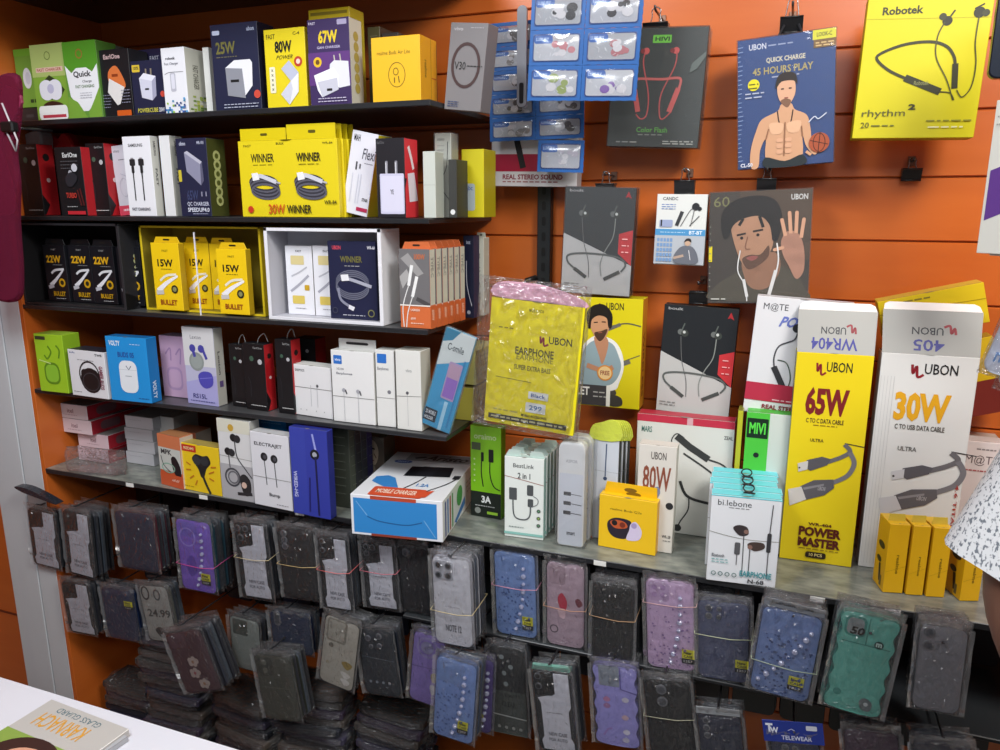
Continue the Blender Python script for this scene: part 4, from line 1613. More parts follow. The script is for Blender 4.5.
def a_(a):
    a.rr(0.03, 0.03, 0.42, 0.17, 0.02, 'C0301E')
    a.text('REDMI', 0.1, 0.07, 0.36, 0.13, 'F0D8A0')
    a.blob([(0.3, 0.32), (0.4, 0.2), (0.58, 0.22), (0.72, 0.2), (0.78, 0.34), (0.66, 0.48), (0.58, 0.66), (0.5, 0.66), (0.44, 0.5)], '1E2022')
    a.circ(0.42, 0.33, 0.1, '34383C')
    a.circ(0.62, 0.32, 0.1, '2E3236')
    a.line([(0.54, 0.6), (0.62, 0.8), (0.72, 0.99)], 0.06, '26282A')
    for x0, y0, x1, y1 in ((0.25, 0.45, 0.14, 0.4), (0.25, 0.55, 0.12, 0.56), (0.32, 0.66, 0.2, 0.74), (0.72, 0.56, 0.86, 0.5), (0.72, 0.66, 0.84, 0.7), (0.4, 0.75, 0.34, 0.86), (0.78, 0.42, 0.92, 0.4)):
        a.line([(x0, y0), (x1, y1)], 0.03, 'C87A1E', sm=False)
    a.fine(0.05, 0.9, 0.3, 1, 0.04, '8A7A10')


carton('earphone_box', 'yellow earphone box with a red corner label and black earbud', 'box', frame((184, 489), (222, 497), (184, 443), z=Z5, S=True), 0.03, 'ECC81E', 'C8A818', 'B09A50', art=a_)


def a_(a):
    a.rect(0, 0, 1, 0.16, 'D8D6C6')
    a.circ(0.42, 0.1, 0.09, 'C8A03A')
    a.rect(0, 0.56, 1, 1, 'AFAEB2')
    a.line([(0, 0.46), (1, 0.48)], 0.012, '8A8A88', sm=False)
    for x, y in ((0.48, 0.22), (0.28, 0.4)):
        a.circ(x, y, 0.1, K)
        a.circ(x + 0.12, y + 0.01, 0.1, '2A2A2E')
    a.line([(0.52, 0.26), (0.56, 0.45), (0.8, 0.6), (0.98, 0.7)], 0.03, '3A3A3E')
    a.line([(0.3, 0.44), (0.32, 0.6)], 0.03, '5A5A5E', sm=False)
    a.ring(0.38, 0.72, 0.22, 0.05, '4A4A50')
    a.ring(0.4, 0.72, 0.15, 0.04, '6A6A70')
    a.blob([(0.6, 0.72), (0.75, 0.66), (0.92, 0.74), (0.9, 0.9), (0.7, 0.92)], '2C2A2C')
    a.circ(0.72, 0.8, 0.08, 'D8B8A8')
    a.line([(0.5, 0.92), (0.95, 0.9)], 0.08, '2E2C30', sm=False)


carton('earphone_box', 'white and grey earphone box with two black buds and a coiled cable', 'box', frame((223, 497), (255, 503), (216, 418), z=Z5, S=True), 0.03, 'D9D9DA', 'B8B8B4', art=a_)


def a_(a):
    a.text('ELECTRAJET', 0.1, 0.13, 0.82, 0.19, '3A3A40', 0.02)
    for x, y in ((0.34, 0.32), (0.6, 0.33)):
        a.circ(x, y, 0.09, '1E1E22')
        a.circ(x + 0.02, y, 0.045, '4A4A50')
        a.line([(x, y + 0.03), (x + 0.03, y + 0.38)], 0.018, '2A2A2E', sm=False)
    a.line([(0, 0.6), (1, 0.6)], 0.01, '8A8A88', sm=False)
    a.text('Bump', 0.42, 0.8, 0.7, 0.86, '5A5A60')
    a.fine(0.6, 0.94, 0.9, 1, 0.03, '8A8A90')


carton('earphone_box', 'bright blue box showing above the white ELECTRAJET box', 'box', frame((257, 500), (291, 505), (253, 418), Y=1.265, z=Z5), 0.05, '1E86D0', '1A6EB0', art=lambda a: a.fine(0.1, 0.04, 0.9, 1, 0.04, '8AC0E8'))
carton('earphone_box', 'white earphone box reading ELECTRAJET', 'box', frame((255, 504), (293, 512), (249, 431), z=Z5, S=True), 0.028, 'E0E0E6', 'C4C4C6', art=a_)


def a_(a):
    a.rect(0.42, 0, 1, 1, '323CA0')
    a.text('WIRED-HG', 0.06, 0.5, 0.16, 0.8, 'C8CCF0', vert=True)
    a.line([(0.62, 0.05), (0.7, 0.25)], 0.05, '9AA0E0', sm=False)
    a.circ(0.66, 0.28, 0.12, '16181E')
    a.circ(0.66, 0.28, 0.06, 'A8ACB8')
    a.line([(0.68, 0.3), (0.7, 0.98)], 0.05, '1A1A4A', sm=False)
    a.line([(0.5, 0.55), (0.46, 0.95)], 0.04, '20206A', sm=False)


carton('earphone_box', 'royal blue earphone box with one black earbud', 'box', frame((294, 513), (331, 520), (290, 427), z=Z5, S=True), 0.02, '3642A6', '262E80', art=a_)
for i in range(4):
    bl = (333 + 0, 519)
    A1 = at((331, 519), 1.218)
    mw = Matrix.Translation((A1.x + 0.014, 1.214 + 0.023 * i + 0.03, Z5 + 0.0008))
    w_ = at((350, 519), 1.218).x - A1.x
    c = ['3A3E36', '2A2C30', '33363C', '2E2A4A', '26282C'][i]
    carton('cable_box', 'slim dark box in the row right of the royal blue box', 'box', (mw, w_ - 0.006, 0.168), 0.0215, c, ['4A5046', '34363A', '3E424A', '3A3668', '2E3034'][i], art=lambda a: a.fine(0.1, 0.1, 0.8, 8, 0.1, '6A6E66', th=0.008), rart=lambda a: a.fine(0.2, 0.1, 0.8, 6, 0.12, '7A7E76', th=0.008), group='slim dark boxes beside the royal blue box')


def a_(a):
    a.blob([(0.05, 0.05), (0.5, 0.0), (0.95, 0.05), (0.98, 0.5), (0.8, 0.95), (0.3, 0.98), (0.02, 0.6)], '5E5248')
    a.blob([(0.3, 0.1), (0.7, 0.06), (0.85, 0.25), (0.75, 0.5), (0.5, 0.48), (0.45, 0.3)], 'B09C88')
    a.blob([(0.1, 0.1), (0.45, 0.02), (0.55, 0.2), (0.4, 0.5), (0.2, 0.8), (0.05, 0.6)], '3E342C')
    a.blob([(0.35, 0.5), (0.6, 0.45), (0.75, 0.6), (0.6, 0.9), (0.3, 0.9)], '8E8474')
    a.line([(0.6, 0.2), (0.75, 0.22)], 0.04, '2A201A', sm=False)
    a.line([(0.72, 0.3), (0.78, 0.38)], 0.03, '6A5040', sm=False)
    a.line([(0.6, 0.42), (0.72, 0.43)], 0.03, '7A4038', sm=False)
    a.rect(0, 0, 0.06, 1, 'A8A070')


carton('earphone_box', 'box with a brown portrait picture behind the flat white and blue box', 'box', frame((352, 512), (386, 512), (347, 434), 1.345, Z5), 0.05, '6E645A', '4A443E', 'A89E7A', art=a_)

# ---- white/blue box lying flat over the shelf edge
Pa, Pb = atz((352, 534), Z5), atz((443, 543), Z5)
ang = math.atan2(Pb.y - Pa.y, Pb.x - Pa.x)
nn = Vector((math.sin(ang), -math.cos(ang), 0))
Tt = atpl((349, 494), Pa, nn)
hh = Tt.z - Z5
Pc = atz((467.5, 457), Z5 + hh)
ww = (Pb - Pa).length
dd = (Pc - Vector((Pb.x, Pb.y, Z5 + hh))).length
mid = (Pa + Pb) / 2


def f_(a):
    a.rect(0.03, 0.08, 0.94, 0.94, '2F86CC')
    a.line([(0.06, 0.16), (0.18, 0.5)], 0.006, '8AB8DC', sm=False)
    a.line([(0.92, 0.9), (0.8, 0.5)], 0.006, '8AB8DC', sm=False)
    a.line([(0.18, 0.52), (0.32, 0.62), (0.6, 0.66), (0.78, 0.56)], 0.012, '1E5A94')
    a.rect(0.22, 0.0, 0.72, 0.09, 'B8462A')
    a.rect(0.22, 0.94, 0.72, 1, '8A3A2A')


def t_(a):
    a.rr(0.2, 0.02, 0.98, 0.2, 0.03, '9A9EA2')
    a.text('Aristo', 0.4, 0.05, 0.92, 0.17, '26282C', 0.03, skew=0.12)
    a.circ(0.2, 0.24, 0.11, '3E5EA8', sy=0.5)
    a.text('SMART', 0.13, 0.22, 0.27, 0.26, 'B8C8E8')
    a.line([(0.42, 0.1), (0.3, 0.14)], 0.05, '26282C', sm=False)
    a.poly([(0.36, 0.34), (0.84, 0.3), (0.88, 0.52), (0.36, 0.56)], '1A1C22')
    a.rr(0.48, 0.32, 0.68, 0.54, 0.03, '24262E')
    a.line([(0.62, 0.55), (0.56, 0.7), (0.48, 0.84)], 0.018, '222428')
    a.line([(0.98, 0.53), (0.9, 0.68), (0.74, 0.86)], 0.018, '222428')
    a.rr(0.92, 0.48, 1.0, 0.56, 0.01, '222428')
    a.poly([(0.08, 0.62), (0.2, 0.58), (0.3, 0.62), (0.46, 0.86), (0.36, 0.86), (0.08, 0.72)], '3A82C4')
    a.text('1.2A', 0.6, 0.7, 0.74, 0.76, '4E86C4')
    a.rr(0.18, 0.82, 0.76, 0.995, 0.03, 'CC5030')
    a.text('MOBILE CHARGER', 0.24, 0.86, 0.68, 0.94, 'F0DCC8', 0.02)
    a.poly([(0.74, 0.86), (0.84, 0.82), (0.8, 0.96), (0.7, 0.99)], 'CC5030')


def r_(a):
    for k, c in enumerate(('3A4A8A', '4A78B8', 'A8503A', '5A9A5A')):
        a.rect(0.06 + k * 0.06, 0.1, 0.09 + k * 0.06, 0.95, c)
    a.circ(0.45, 0.4, 0.08, '4E9A54')
    a.poly([(0.3, 0.9), (0.6, 0.6), (0.6, 0.8), (0.35, 0.98)], '3E78B8')
    a.fine(0.65, 0.3, 0.95, 3, 0.12, '9A9E98', th=0.03)


carton('charger_box', 'large white and blue charger box lying flat over the shelf edge, Aristo on top', 'box', (Matrix.Translation((mid.x, mid.y, Z5 + 0.0008)) @ Matrix.Rotation(ang, 4, 'Z'), ww, hh), dd, 'E4E6EC', 'D8DAD8', 'DCDEE2', art=f_, tart=t_, rart=r_, flapline=False)

# ================================================================ SHELF 5, right part


def a_(a):
    a.text('oraimo', 0.12, 0.08, 0.85, 0.14, 'C8E0A0', 0.02)
    a.rect(0, 0.72, 1, 1, '1C221C')
    a.rr(0.04, 0.18, 0.34, 0.26, 0.02, '4A5A3A')
    a.line([(0.38, 0.3), (0.36, 0.5), (0.42, 0.66)], 0.035, '161C12')
    a.line([(0.66, 0.28), (0.64, 0.5), (0.76, 0.64), (0.98, 0.68)], 0.035, '161C12')
    a.rr(0.35, 0.28, 0.44, 0.38, 0.02, '0E120C')
    a.rr(0.6, 0.24, 0.76, 0.38, 0.02, '0E120C')
    a.text('3A', 0.36, 0.76, 0.68, 0.84, 'F0F0F0', 0.04)
    a.fine(0.15, 0.87, 0.8, 1, 0.03, 'B0B0B0')
    a.circ(0.24, 0.93, 0.1, '8A8E88')
    a.rect(0.55, 0.93, 0.9, 0.96, '9ACA3A')
    for k in range(5):
        a.circ(0.14, 0.36 + k * 0.06, 0.03, 'C8E8A0', n=8)


carton('cable_box', 'tall lime and black cable box reading 3A', 'box', frame((471, 515), (501, 520), (467.5, 425), z=Z5, S=True), 0.024, '86C81C', '5E9A12', '7AAE2A', art=a_)


def a_(a):
    a.text('BestLink', 0.22, 0.08, 0.75, 0.13, '4A4E4E', 0.01)
    a.text('2 in 1', 0.34, 0.19, 0.66, 0.26, '3A3E3E', 0.02)
    a.line([(0, 0.24), (0.4, 0.27), (1, 0.32)], 0.015, '9A5A50')
    a.rr(0.12, 0.38, 0.32, 0.53, 0.02, '4E5254')
    a.rr(0.58, 0.33, 0.74, 0.46, 0.03, '4E5254')
    a.rr(0.6, 0.5, 0.74, 0.6, 0.03, '4E5254')
    a.line([(0.22, 0.53), (0.24, 0.7), (0.34, 0.76), (0.56, 0.76), (0.66, 0.7), (0.67, 0.58)], 0.035, '5A6062')
    a.line([(0.74, 0.46), (0.86, 0.5), (0.84, 0.56), (0.72, 0.59)], 0.02, '7A7E80')
    for k in range(3):
        a.circ(0.88, 0.64 + k * 0.09, 0.05, '3E4444', n=10)
        a.circ(0.88, 0.64 + k * 0.09, 0.03, ['5E8A6A', '8AA85A', '5E8A6A'][k], n=10)
    a.fine(0.12, 0.86, 0.5, 1, 0.04, '7A8A88')
    a.rect(0, 0.93, 1, 0.96, '8AC0B8')


FA = frame((504.5, 536), (543, 541), (504, 456), z=Z5, S=True)
c0 = carton('cable_box', 'white two in one cable box at the front of its row', 'box', FA, 0.018, 'E2E8E4', '9CC4BC', 'B4CCC6', art=a_, group='two in one cable boxes on the glass shelf', extra=lambda e, w, h, d: [(t := M()), t.outline([(-w / 2, h), (-w * 0.12, h), (-w * 0.14, h + 0.010), (-w * 0.42, h + 0.010)], d * 0.5, d * 0.5 + 0.001, mat('B8C8C2'), ch=0.0003), t.outline([(w * 0.1, h), (w / 2, h), (w * 0.42, h + 0.010), (w * 0.14, h + 0.010)], d * 0.5, d * 0.5 + 0.001, mat('B8C8C2'), ch=0.0003), t.build('hang_tab', e)])
for k in range(1, 5):
    mw2 = FA[0] @ Matrix.Translation((0.002 * k, 0.0192 * k, 0))
    dup(c0, mw2, 'white two in one cable box in the row behind the front one')

# clear blister pack with white insert
FB = frame((557, 545), (583, 549), (555, 440), z=Z5, S=True)
mw, w, h = FB
e = empty('cable_blister_pack', mw)
tag(e, 'tall white cable pack in a rounded clear blister', 'blister pack', 'rounded blister packs on the glass shelf')


def rrp(x0, x1, z0, z1, r, n=5, rt=None):
    pts = []
    for cx, cz, t0, rr in ((x1 - r, z0 + r, -90, r), (x1 - (rt or r), z1 - (rt or r), 0, rt or r), (x0 + (rt or r), z1 - (rt or r), 90, rt or r), (x0 + r, z0 + r, 180, r)):
        for k in range(n + 1):
            t = math.radians(t0 + 90 * k / n)
            pts.append((cx + rr * math.cos(t), cz + rr * math.sin(t)))
    return pts


m = M()
m.outline(rrp(-w / 2, w / 2, 0, h, 0.006, rt=0.016), 0, 0.022, 'EEF0EE', 'D2D6CE', ch=0.002)
a = m.face((-w / 2, 0, h), (1, 0, 0), (0, 0, -1), w, h)
a.rr(0.08, 0.02, 0.92, 0.27, 0.1, 'EDF0F0')
a.text('ASPOR', 0.28, 0.17, 0.72, 0.2, 'B8BCC0')
a.rr(0.06, 0.30, 0.94, 0.985, 0.06, 'E0E6EE')
for k, y in enumerate((0.475, 0.565, 0.655)):
    a.rr(0.22, y, 0.5, y + 0.035, 0.02, '2E3034')
    a.line([(0.45, y + 0.018), (0.9, y + 0.025)], 0.03, '5A5C62', sm=False)
a.text('smart', 0.36, 0.85, 0.68, 0.885, '4A4E54')
m.build('card_insert', e)
m = M()
m.outline(rrp(-w / 2 - 0.004, w / 2 + 0.006, -0.0004, h + 0.004, 0.008, rt=0.018), -0.005, 0.026, WRAP, ch=0.004)
m.build('clear_blister', e)
mw2 = mw @ Matrix.Translation((0.004, 0.034, 0))
dup(e, mw2, 'tall white blister pack standing behind the front one')

# thin white packs with lime headers
for k in range(6):
    fr = frame((592 + 2 * k, 527), (616 + 2 * k, 531), (593 + 2 * k, 432), Y=1.285 + 0.012 * k, z=Z5)

    def x_(e, w, h, d):
        t = M()
        g = [(-w * 0.62, h - 0.012), (w * 0.55, h - 0.012), (w * 0.52, h + 0.018), (w * 0.2, h + 0.026), (-w * 0.2, h + 0.020), (-w * 0.6, h + 0.012)]
        t.outline(smooth(g, True, 3), -0.002, 0.0, mat('C8D24A', 0.25, bump=0.6), ch=0.0006)
        t.build('bag_header', e)
    carton('cable_pack', 'white cable pack with a crumpled lime header, in the row' if k else 'white cable pack with a crumpled lime header, nearest of its row', 'cable pack', fr, 0.008, 'C8CED8' if k % 2 == 0 else '3A3C3A', '3C4040', art=lambda a: [a.line([(0.5, 0.1), (0.48, 0.4)], 0.05, '4A5A78'), a.circ(0.48, 0.42, 0.08, '3A4A68'), a.line([(0, 0.35), (1, 0.36)], 0.012, '9A9EA4', sm=False), a.circ(0.3, 0.62, 0.05, '5A6A80')], extra=x_, group=None if k == 0 else 'lime-headed packs behind the nearest')


def a_(a):
    a.text('realme Buds Q2s', 0.2, 0.22, 0.74, 0.27, '5A4A0A', 0.0)
    a.blob([(0.16, 0.5), (0.3, 0.4), (0.55, 0.42), (0.56, 0.56), (0.5, 0.76), (0.3, 0.78), (0.18, 0.68)], '2A2230')
    a.blob([(0.2, 0.5), (0.3, 0.44), (0.46, 0.46), (0.5, 0.56), (0.3, 0.6)], 'C05A30')
    a.circ(0.28, 0.5, 0.05, '1A1A1A')
    a.circ(0.42, 0.52, 0.05, '7A3020')
    a.blob([(0.56, 0.48), (0.64, 0.42), (0.72, 0.5), (0.76, 0.62), (0.7, 0.76), (0.5, 0.78), (0.54, 0.6)], 'D8CCE8')
    a.circ(0.62, 0.5, 0.05, 'A89AC8')


def x_(e, w, h, d):
    t = M()
    t.outline([(-w * 0.46, h), (w * 0.46, h), (w * 0.45, h + 0.02), (-w * 0.42, h + 0.02)], d * 0.62, d * 0.62 + 0.0012, mat('EAB80C'), ch=0.0003)
    a = t.face((-w * 0.46, d * 0.62, h + 0.02), (1, 0, 0), (0, 0, -1), w * 0.92, 0.02)
    a.circ(0.5, 0.55, 0.12, '7A5A08', sy=0.35)
    a.circ(0.56, 0.9, 0.14, '7A5A08', sy=0.3)
    t.build('hang_tab', e)


carton('earbud_box', 'yellow earbud box with hang flap in front of the 80 watt box', 'box', frame((598, 546), (655, 556.5), (598, 494), z=Z5, S=True, rz=0), 0.026, 'F0C21A', 'D8A010', 'E8BC18', art=a_, extra=x_)


def a_(a):
    a.text('UBON', 0.34, 0.06, 0.74, 0.13, '4A4440', 0.01)
    a.text('80W', 0.14, 0.19, 0.88, 0.42, '8A4A34', 0.02)
    a.blob([(0.4, 0.42), (0.56, 0.38), (0.62, 0.44), (0.5, 0.5)], '7A86A8')
    a.circ(0.88, 0.55, 0.1, '2A2A2C')
    a.text('WR-28', 0.72, 0.83, 0.95, 0.86, '5A5450')
    a.fine(0.75, 0.88, 0.95, 1, 0.03, '8A8680')


carton('cable_box', 'pale 80 watt cable box behind the yellow earbud box', 'box', frame((635, 538), (672, 543), (630, 443), Y=1.268, z=Z5), 0.03, 'DAD6CE', 'C4C2B8', 'D0CEC6', art=a_)


def neck1(a):
    a.rect(0, 0, 1, 0.06, 'C23048')
    a.rect(0.52, 0.0, 0.58, 0.06, 'D8A8B0')
    a.text('MARS', 0.05, 0.1, 0.16, 0.15, '4A7A70')
    a.text('ZEAL', 0.9, 0.12, 0.99, 0.15, '5A5A5A')
    a.line([(0.42, 0.16), (0.56, 0.24), (0.76, 0.33)], 0.075, '3A3C3C', sm=False)
    a.line([(0.4, 0.28), (0.37, 0.2), (0.42, 0.14), (0.5, 0.17)], 0.012, '3A3C3C')
    a.line([(0.5, 0.3), (0.72, 0.4), (0.95, 0.52)], 0.02, '3A3C3C')
    a.line([(0.76, 0.33), (0.9, 0.36), (0.99, 0.42)], 0.018, '3A3C3C')
    a.line([(0.48, 0.54), (0.56, 0.66), (0.76, 0.7), (0.99, 0.7)], (0.03, 0.03), '303232')
    a.line([(0.58, 0.66), (0.58, 0.78), (0.5, 0.9), (0.48, 0.97)], 0.014, '303232')
    a.circ(0.86, 0.82, 0.07, '4A3A3E')
    a.circ(0.48, 0.95, 0.04, '303232')


carton('neckband_box', 'white neckband box with a red top strip and black neckband', 'box', frame((633, 527), (727, 540), (632, 413), Y=1.36, z=Z5), 0.035, 'D9DAD4', 'C4C6C0', 'B02A3E', art=neck1)


def a_(a):
    a.rect(0, 0, 0.42, 1, '4EC23E')
    a.rr(0.02, 0.14, 0.42, 0.5, 0.02, '122A18')
    a.text('MIVI', 0.06, 0.22, 0.39, 0.42, '5ADA4A', 0.03)
    a.circ(0.2, 0.8, 0.08, K)


carton('neckband_box', 'green and white box reading MIVI behind the teal-topped earphone boxes', 'box', frame((738, 535), (785, 540), (734, 411), Y=1.335, z=Z5), 0.05, 'CFD6CE', 'C8CCC6', '44B436', art=lambda a: [a.rect(0, 0, 0.48, 1, '4EC23E'), a.rr(0.02, 0.04, 0.46, 0.18, 0.02, '122A18'), a.text('MIVI', 0.07, 0.07, 0.41, 0.15, '5ADA4A', 0.03), a.circ(0.25, 0.3, 0.06, K)])
carton('cable_box', 'slim yellow-green carton edge left of the MIVI box', 'box', frame((729, 540), (734, 541), (727, 410), Y=1.34, z=Z5), 0.04, 'B8B82A', '3A3C1A', '7A7A2A')

# N-68 earphone boxes, five deep
FN = frame((706, 580), (775, 588.5), (708.5, 494), z=Z5, S=True)


def n68(a):
    a.text('bi.lebone', 0.1, 0.05, 0.58, 0.115, '3A3C40', 0.0)
    a.fine(0.26, 0.13, 0.55, 1, 0.03, '8A8A8E')
    a.line([(0, 0.42), (0.3, 0.46), (0.6, 0.48), (1, 0.47)], 0.008, '8A8A80')
    a.blob([(0.34, 0.36), (0.42, 0.32), (0.54, 0.34), (0.56, 0.42), (0.44, 0.44)], '3A3234')
    a.circ(0.53, 0.39, 0.035, '8A6A60')
    a.line([(0.5, 0.42), (0.51, 0.9)], 0.012, '4A4A4E', sm=False)
    a.blob([(0.56, 0.54), (0.62, 0.5), (0.78, 0.5), (0.8, 0.56), (0.66, 0.6)], '4A3C38')
    a.circ(0.6, 0.56, 0.035, '8A6A60')
    a.line([(0.6, 0.58), (0.6, 0.9)], 0.012, '4A4A4E', sm=False)
    a.rr(0.38, 0.52, 0.46, 0.66, 0.02, '5A5A5E')
    a.line([(0.42, 0.66), (0.42, 0.78)], 0.012, '5A5A5E', sm=False)
    a.line([(0.88, 0.06), (0.86, 0.4)], 0.012, '4A4A4E', sm=False)
    a.rr(0.83, 0.38, 0.89, 0.6, 0.02, '3A3A3E')
    a.line([(0.86, 0.6), (0.86, 0.9)], 0.012, '4A4A4E', sm=False)
    a.text('Bluetooth', 0.06, 0.67, 0.24, 0.71, '6A6E74')
    a.fine(0.06, 0.73, 0.3, 2, 0.03, '7AB8B8')
    for k in range(4):
        a.ring(0.1 + k * 0.1, 0.9, 0.03, 0.012, '5A7A78')
    a.text('EARPHONE', 0.48, 0.835, 0.93, 0.905, '4E9AA2', 0.03)
    a.text('N-68', 0.6, 0.925, 0.83, 0.975, '2E3034', 0.02)


def n68r(a):
    a.rect(0, 0, 1, 0.05, '5ABEC8')


n0 = carton('earphone_box', 'white earphone box reading EARPHONE with a teal top, front of its row', 'box', FN, 0.026, 'E2E5EA', 'CCD2CE', '6AD0DA', art=n68, rart=n68r,
            extra=lambda e, w, h, d: [(t := M()), t.box(-w * 0.5, w * 0.5, -0.0006, 0, h - 0.002, h, '6CD4DE', b=0.0002), t.build('teal_lid_edge', e)])
for k in range(1, 5):
    mw2 = FN[0] @ Matrix.Translation((0.003 * math.sin(k * 2.1), 0.0275 * k, 0))
    dup(n0, mw2, 'teal-topped earphone box in the row behind the front one', 'teal-topped earphone boxes behind the front one')
P = FN[0] @ Vector((0.003, 0.001, FN[2] + 0.004))
m = M()
for k in range(6):
    c = FN[0] @ Vector((0.004, 0.008 + 0.019 * k, FN[2] + 0.0045 + 0.0012 * (k % 2)))
    ax = 1 if k % 2 else -1
    m.tube([c + Vector((0.0085 * math.cos(t), 0.010 * math.sin(t), 0.003 * math.sin(t) * ax)) for t in [2 * PI * i / 14 for i in range(14)]], 0.0012, mat('1A1A1C', 0.3), closed=True)
tag(m.build('chain_strap'), 'black looped chain strap lying on the teal box tops', 'strap')


# ---- two tall UBON cartons with raised lids
def ubon_box(label, FR, base, dcol, left, a_art, lid_col, note, strip):
    mw, w, h = FR

    def x_(e, w, h, d):
        t = M()
        L = 0.072
        # raised lid panel leaning back, with its rounded white tuck
        t0 = Vector((0, 0.002, h))
        up = Vector((0, 0.35, 0.94)).normalized()
        nrm = Vector((0, -0.94, 0.35)).normalized()
        def P(x, s_, n_=0.0):
            return t0 + Vector((x, 0, 0)) + up * s_ + nrm * n_
        pts = [(-w / 2, 0), (w / 2, 0), (w / 2 + 0.002, L), (-w / 2 - 0.002, L)]
        vs = [P(x, s_) for x, s_ in pts] + [P(x, s_, -0.0012) for x, s_ in pts]
        t.convex(vs, [(0, 1, 2, 3), (7, 6, 5, 4), (0, 1, 5, 4), (1, 2, 6, 5), (2, 3, 7, 6), (3, 0, 4, 7)], mat(lid_col))
        A = t.face(P(-w / 2, L), Vector((1, 0, 0)), -up, w, L)
        ubon(A, 0.3, 0.32, 0.75, 0.58, '2A2A30', flip=True)
        note(A)
        t.build('open_lid', e)
        # tuck flap folded back from the lid top
        t = M()
        q = [(-w / 2 - 0.001, 0), (w / 2 + 0.001, 0), (w / 2 - 0.001, 0.014), (w / 2 - 0.008, 0.020), (-w / 2 + 0.008, 0.020), (-w / 2 + 0.001, 0.014)]
        b0 = P(0, L)
        up2 = Vector((0, 0.85, 0.53)).normalized()
        n2 = Vector((0, -0.53, 0.85))
        vs = [b0 + Vector((x, 0, 0)) + up2 * s_ for x, s_ in q] + [b0 + Vector((x, 0, 0)) + up2 * s_ - n2 * 0.0012 for x, s_ in q]
        t.convex(vs, [(0, 1, 2, 3, 4, 5), (11, 10, 9, 8, 7, 6)] + [(i, (i + 1) % 6, (i + 1) % 6 + 6, i + 6) for i in range(6)], mat('F4F4F2'))
        t.build('tuck_flap', e)
    return carton('cable_box', label, 'box', FR, dcol, base, left, '4A4844', art=a_art, extra=x_, left=left, lart=strip)


def cable_pair(a, x0, dy=0.0, tip='D0D0D4', col='6A686C'):
    a.line([(0.72 + x0, 0.36 + dy), (0.86 + x0, 0.365 + dy), (0.98 + x0, 0.37 + dy)], 0.012, '2E2C30', sm=False)
    a.line([(0.72 + x0, 0.365 + dy), (0.80 + x0, 0.395 + dy), (0.70 + x0, 0.425 + dy), (0.52 + x0, 0.455 + dy)], 0.06, col)
    a.line([(0.80 + x0, 0.40 + dy), (0.87 + x0, 0.45 + dy), (0.80 + x0, 0.51 + dy), (0.62 + x0, 0.55 + dy)], 0.065, '77757A')
    a.poly([(0.24 + x0, 0.455 + dy), (0.44 + x0, 0.432 + dy), (0.56 + x0, 0.44 + dy), (0.52 + x0, 0.47 + dy), (0.30 + x0, 0.505 + dy), (0.22 + x0, 0.49 + dy)], '5A585E')
    a.poly([(0.12 + x0, 0.475 + dy), (0.26 + x0, 0.458 + dy), (0.26 + x0, 0.50 + dy), (0.14 + x0, 0.515 + dy)], tip)
    a.circ(0.15 + x0, 0.495 + dy, 0.014, '3A3A3A', n=8)
    a.poly([(0.18 + x0, 0.585 + dy), (0.36 + x0, 0.548 + dy), (0.62 + x0, 0.535 + dy), (0.64 + x0, 0.575 + dy), (0.52 + x0, 0.615 + dy), (0.26 + x0, 0.65 + dy)], '5E5C62')
    a.poly([(0.22 + x0, 0.59 + dy), (0.5 + x0, 0.56 + dy), (0.5 + x0, 0.57 + dy), (0.24 + x0, 0.60 + dy)], '8A888E')
    a.poly([(0.02 + x0, 0.605 + dy), (0.2 + x0, 0.585 + dy), (0.28 + x0, 0.645 + dy), (0.06 + x0, 0.685 + dy)], tip)
    a.text('UBON', 0.42 + x0, 0.575 + dy, 0.52 + x0, 0.595 + dy, 'A8A6AA', skew=0.1)


def a65(a):
    ubon(a, 0.28, 0.03, 0.74, 0.10)
    a.text('65W', 0.17, 0.155, 0.74, 0.285, '7A1E22', 0.045)
    a.text('C TO C DATA CABLE', 0.2, 0.30, 0.7, 0.322, '4A2A20', 0.02)
    a.fine(0.3, 0.33, 0.62, 1, 0.03, '8A6A18', th=0.004)
    a.text('ULTRA', 0.28, 0.395, 0.46, 0.41, '6A5A18')
    cable_pair(a, 0.02, 0.045, 'D0CCC8')
    a.text('WR-404', 0.36, 0.80, 0.68, 0.815, '5A2A18', 0.03)
    a.text('POWER', 0.24, 0.822, 0.82, 0.87, '5A2014', 0.05)
    a.text('MASTER', 0.24, 0.876, 0.82, 0.922, '5A2014', 0.05)
    a.fine(0.26, 0.93, 0.8, 1, 0.03, '8A6A18', th=0.004)
    a.rr(0.36, 0.945, 0.64, 0.975, 0.03, '2A1C14')
    a.text('10 PCS', 0.41, 0.952, 0.59, 0.967, 'E8D890')


def note1(A):
    A.text('WR404', 0.18, 0.64, 0.78, 0.92, '2A2A88', 0.015, flip=True)


def side(a):
    for k in range(7):
        a.line([(0.1 + k * 0.13, 0.05), (0.1 + k * 0.13, 0.98)], 0.012, 'B8B8B6', sm=False)


FR65 = frame((779, 558), (851, 568), (793, 352), z=Z5, S=True)
ubon_box('tall yellow 65 watt cable box with its lid raised', FR65, 'E8D01A', 0.04, '6E6C62', a65, '9C9C98', note1, side)


def a30(a):
    for k in range(5):
        a.line([(0.02 + k * 0.035, 0.1), (0.02 + k * 0.035, 0.98)], 0.004, 'C4C4C4', sm=False)
    ubon(a, 0.33, 0.03, 0.8, 0.10)
    a.text('30W', 0.19, 0.165, 0.77, 0.295, 'E0A41E', 0.045)
    a.text('C TO USB DATA CABLE', 0.22, 0.31, 0.74, 0.333, '5A5650', 0.02)
    a.text('ULTRA', 0.28, 0.41, 0.48, 0.43, '6A6A68')
    cable_pair(a, 0.12, 0.055, 'C8C8CC')
    a.text('4.6 TITAN', 0.93, 0.56, 0.965, 0.78, 'A83A34', vert=True)


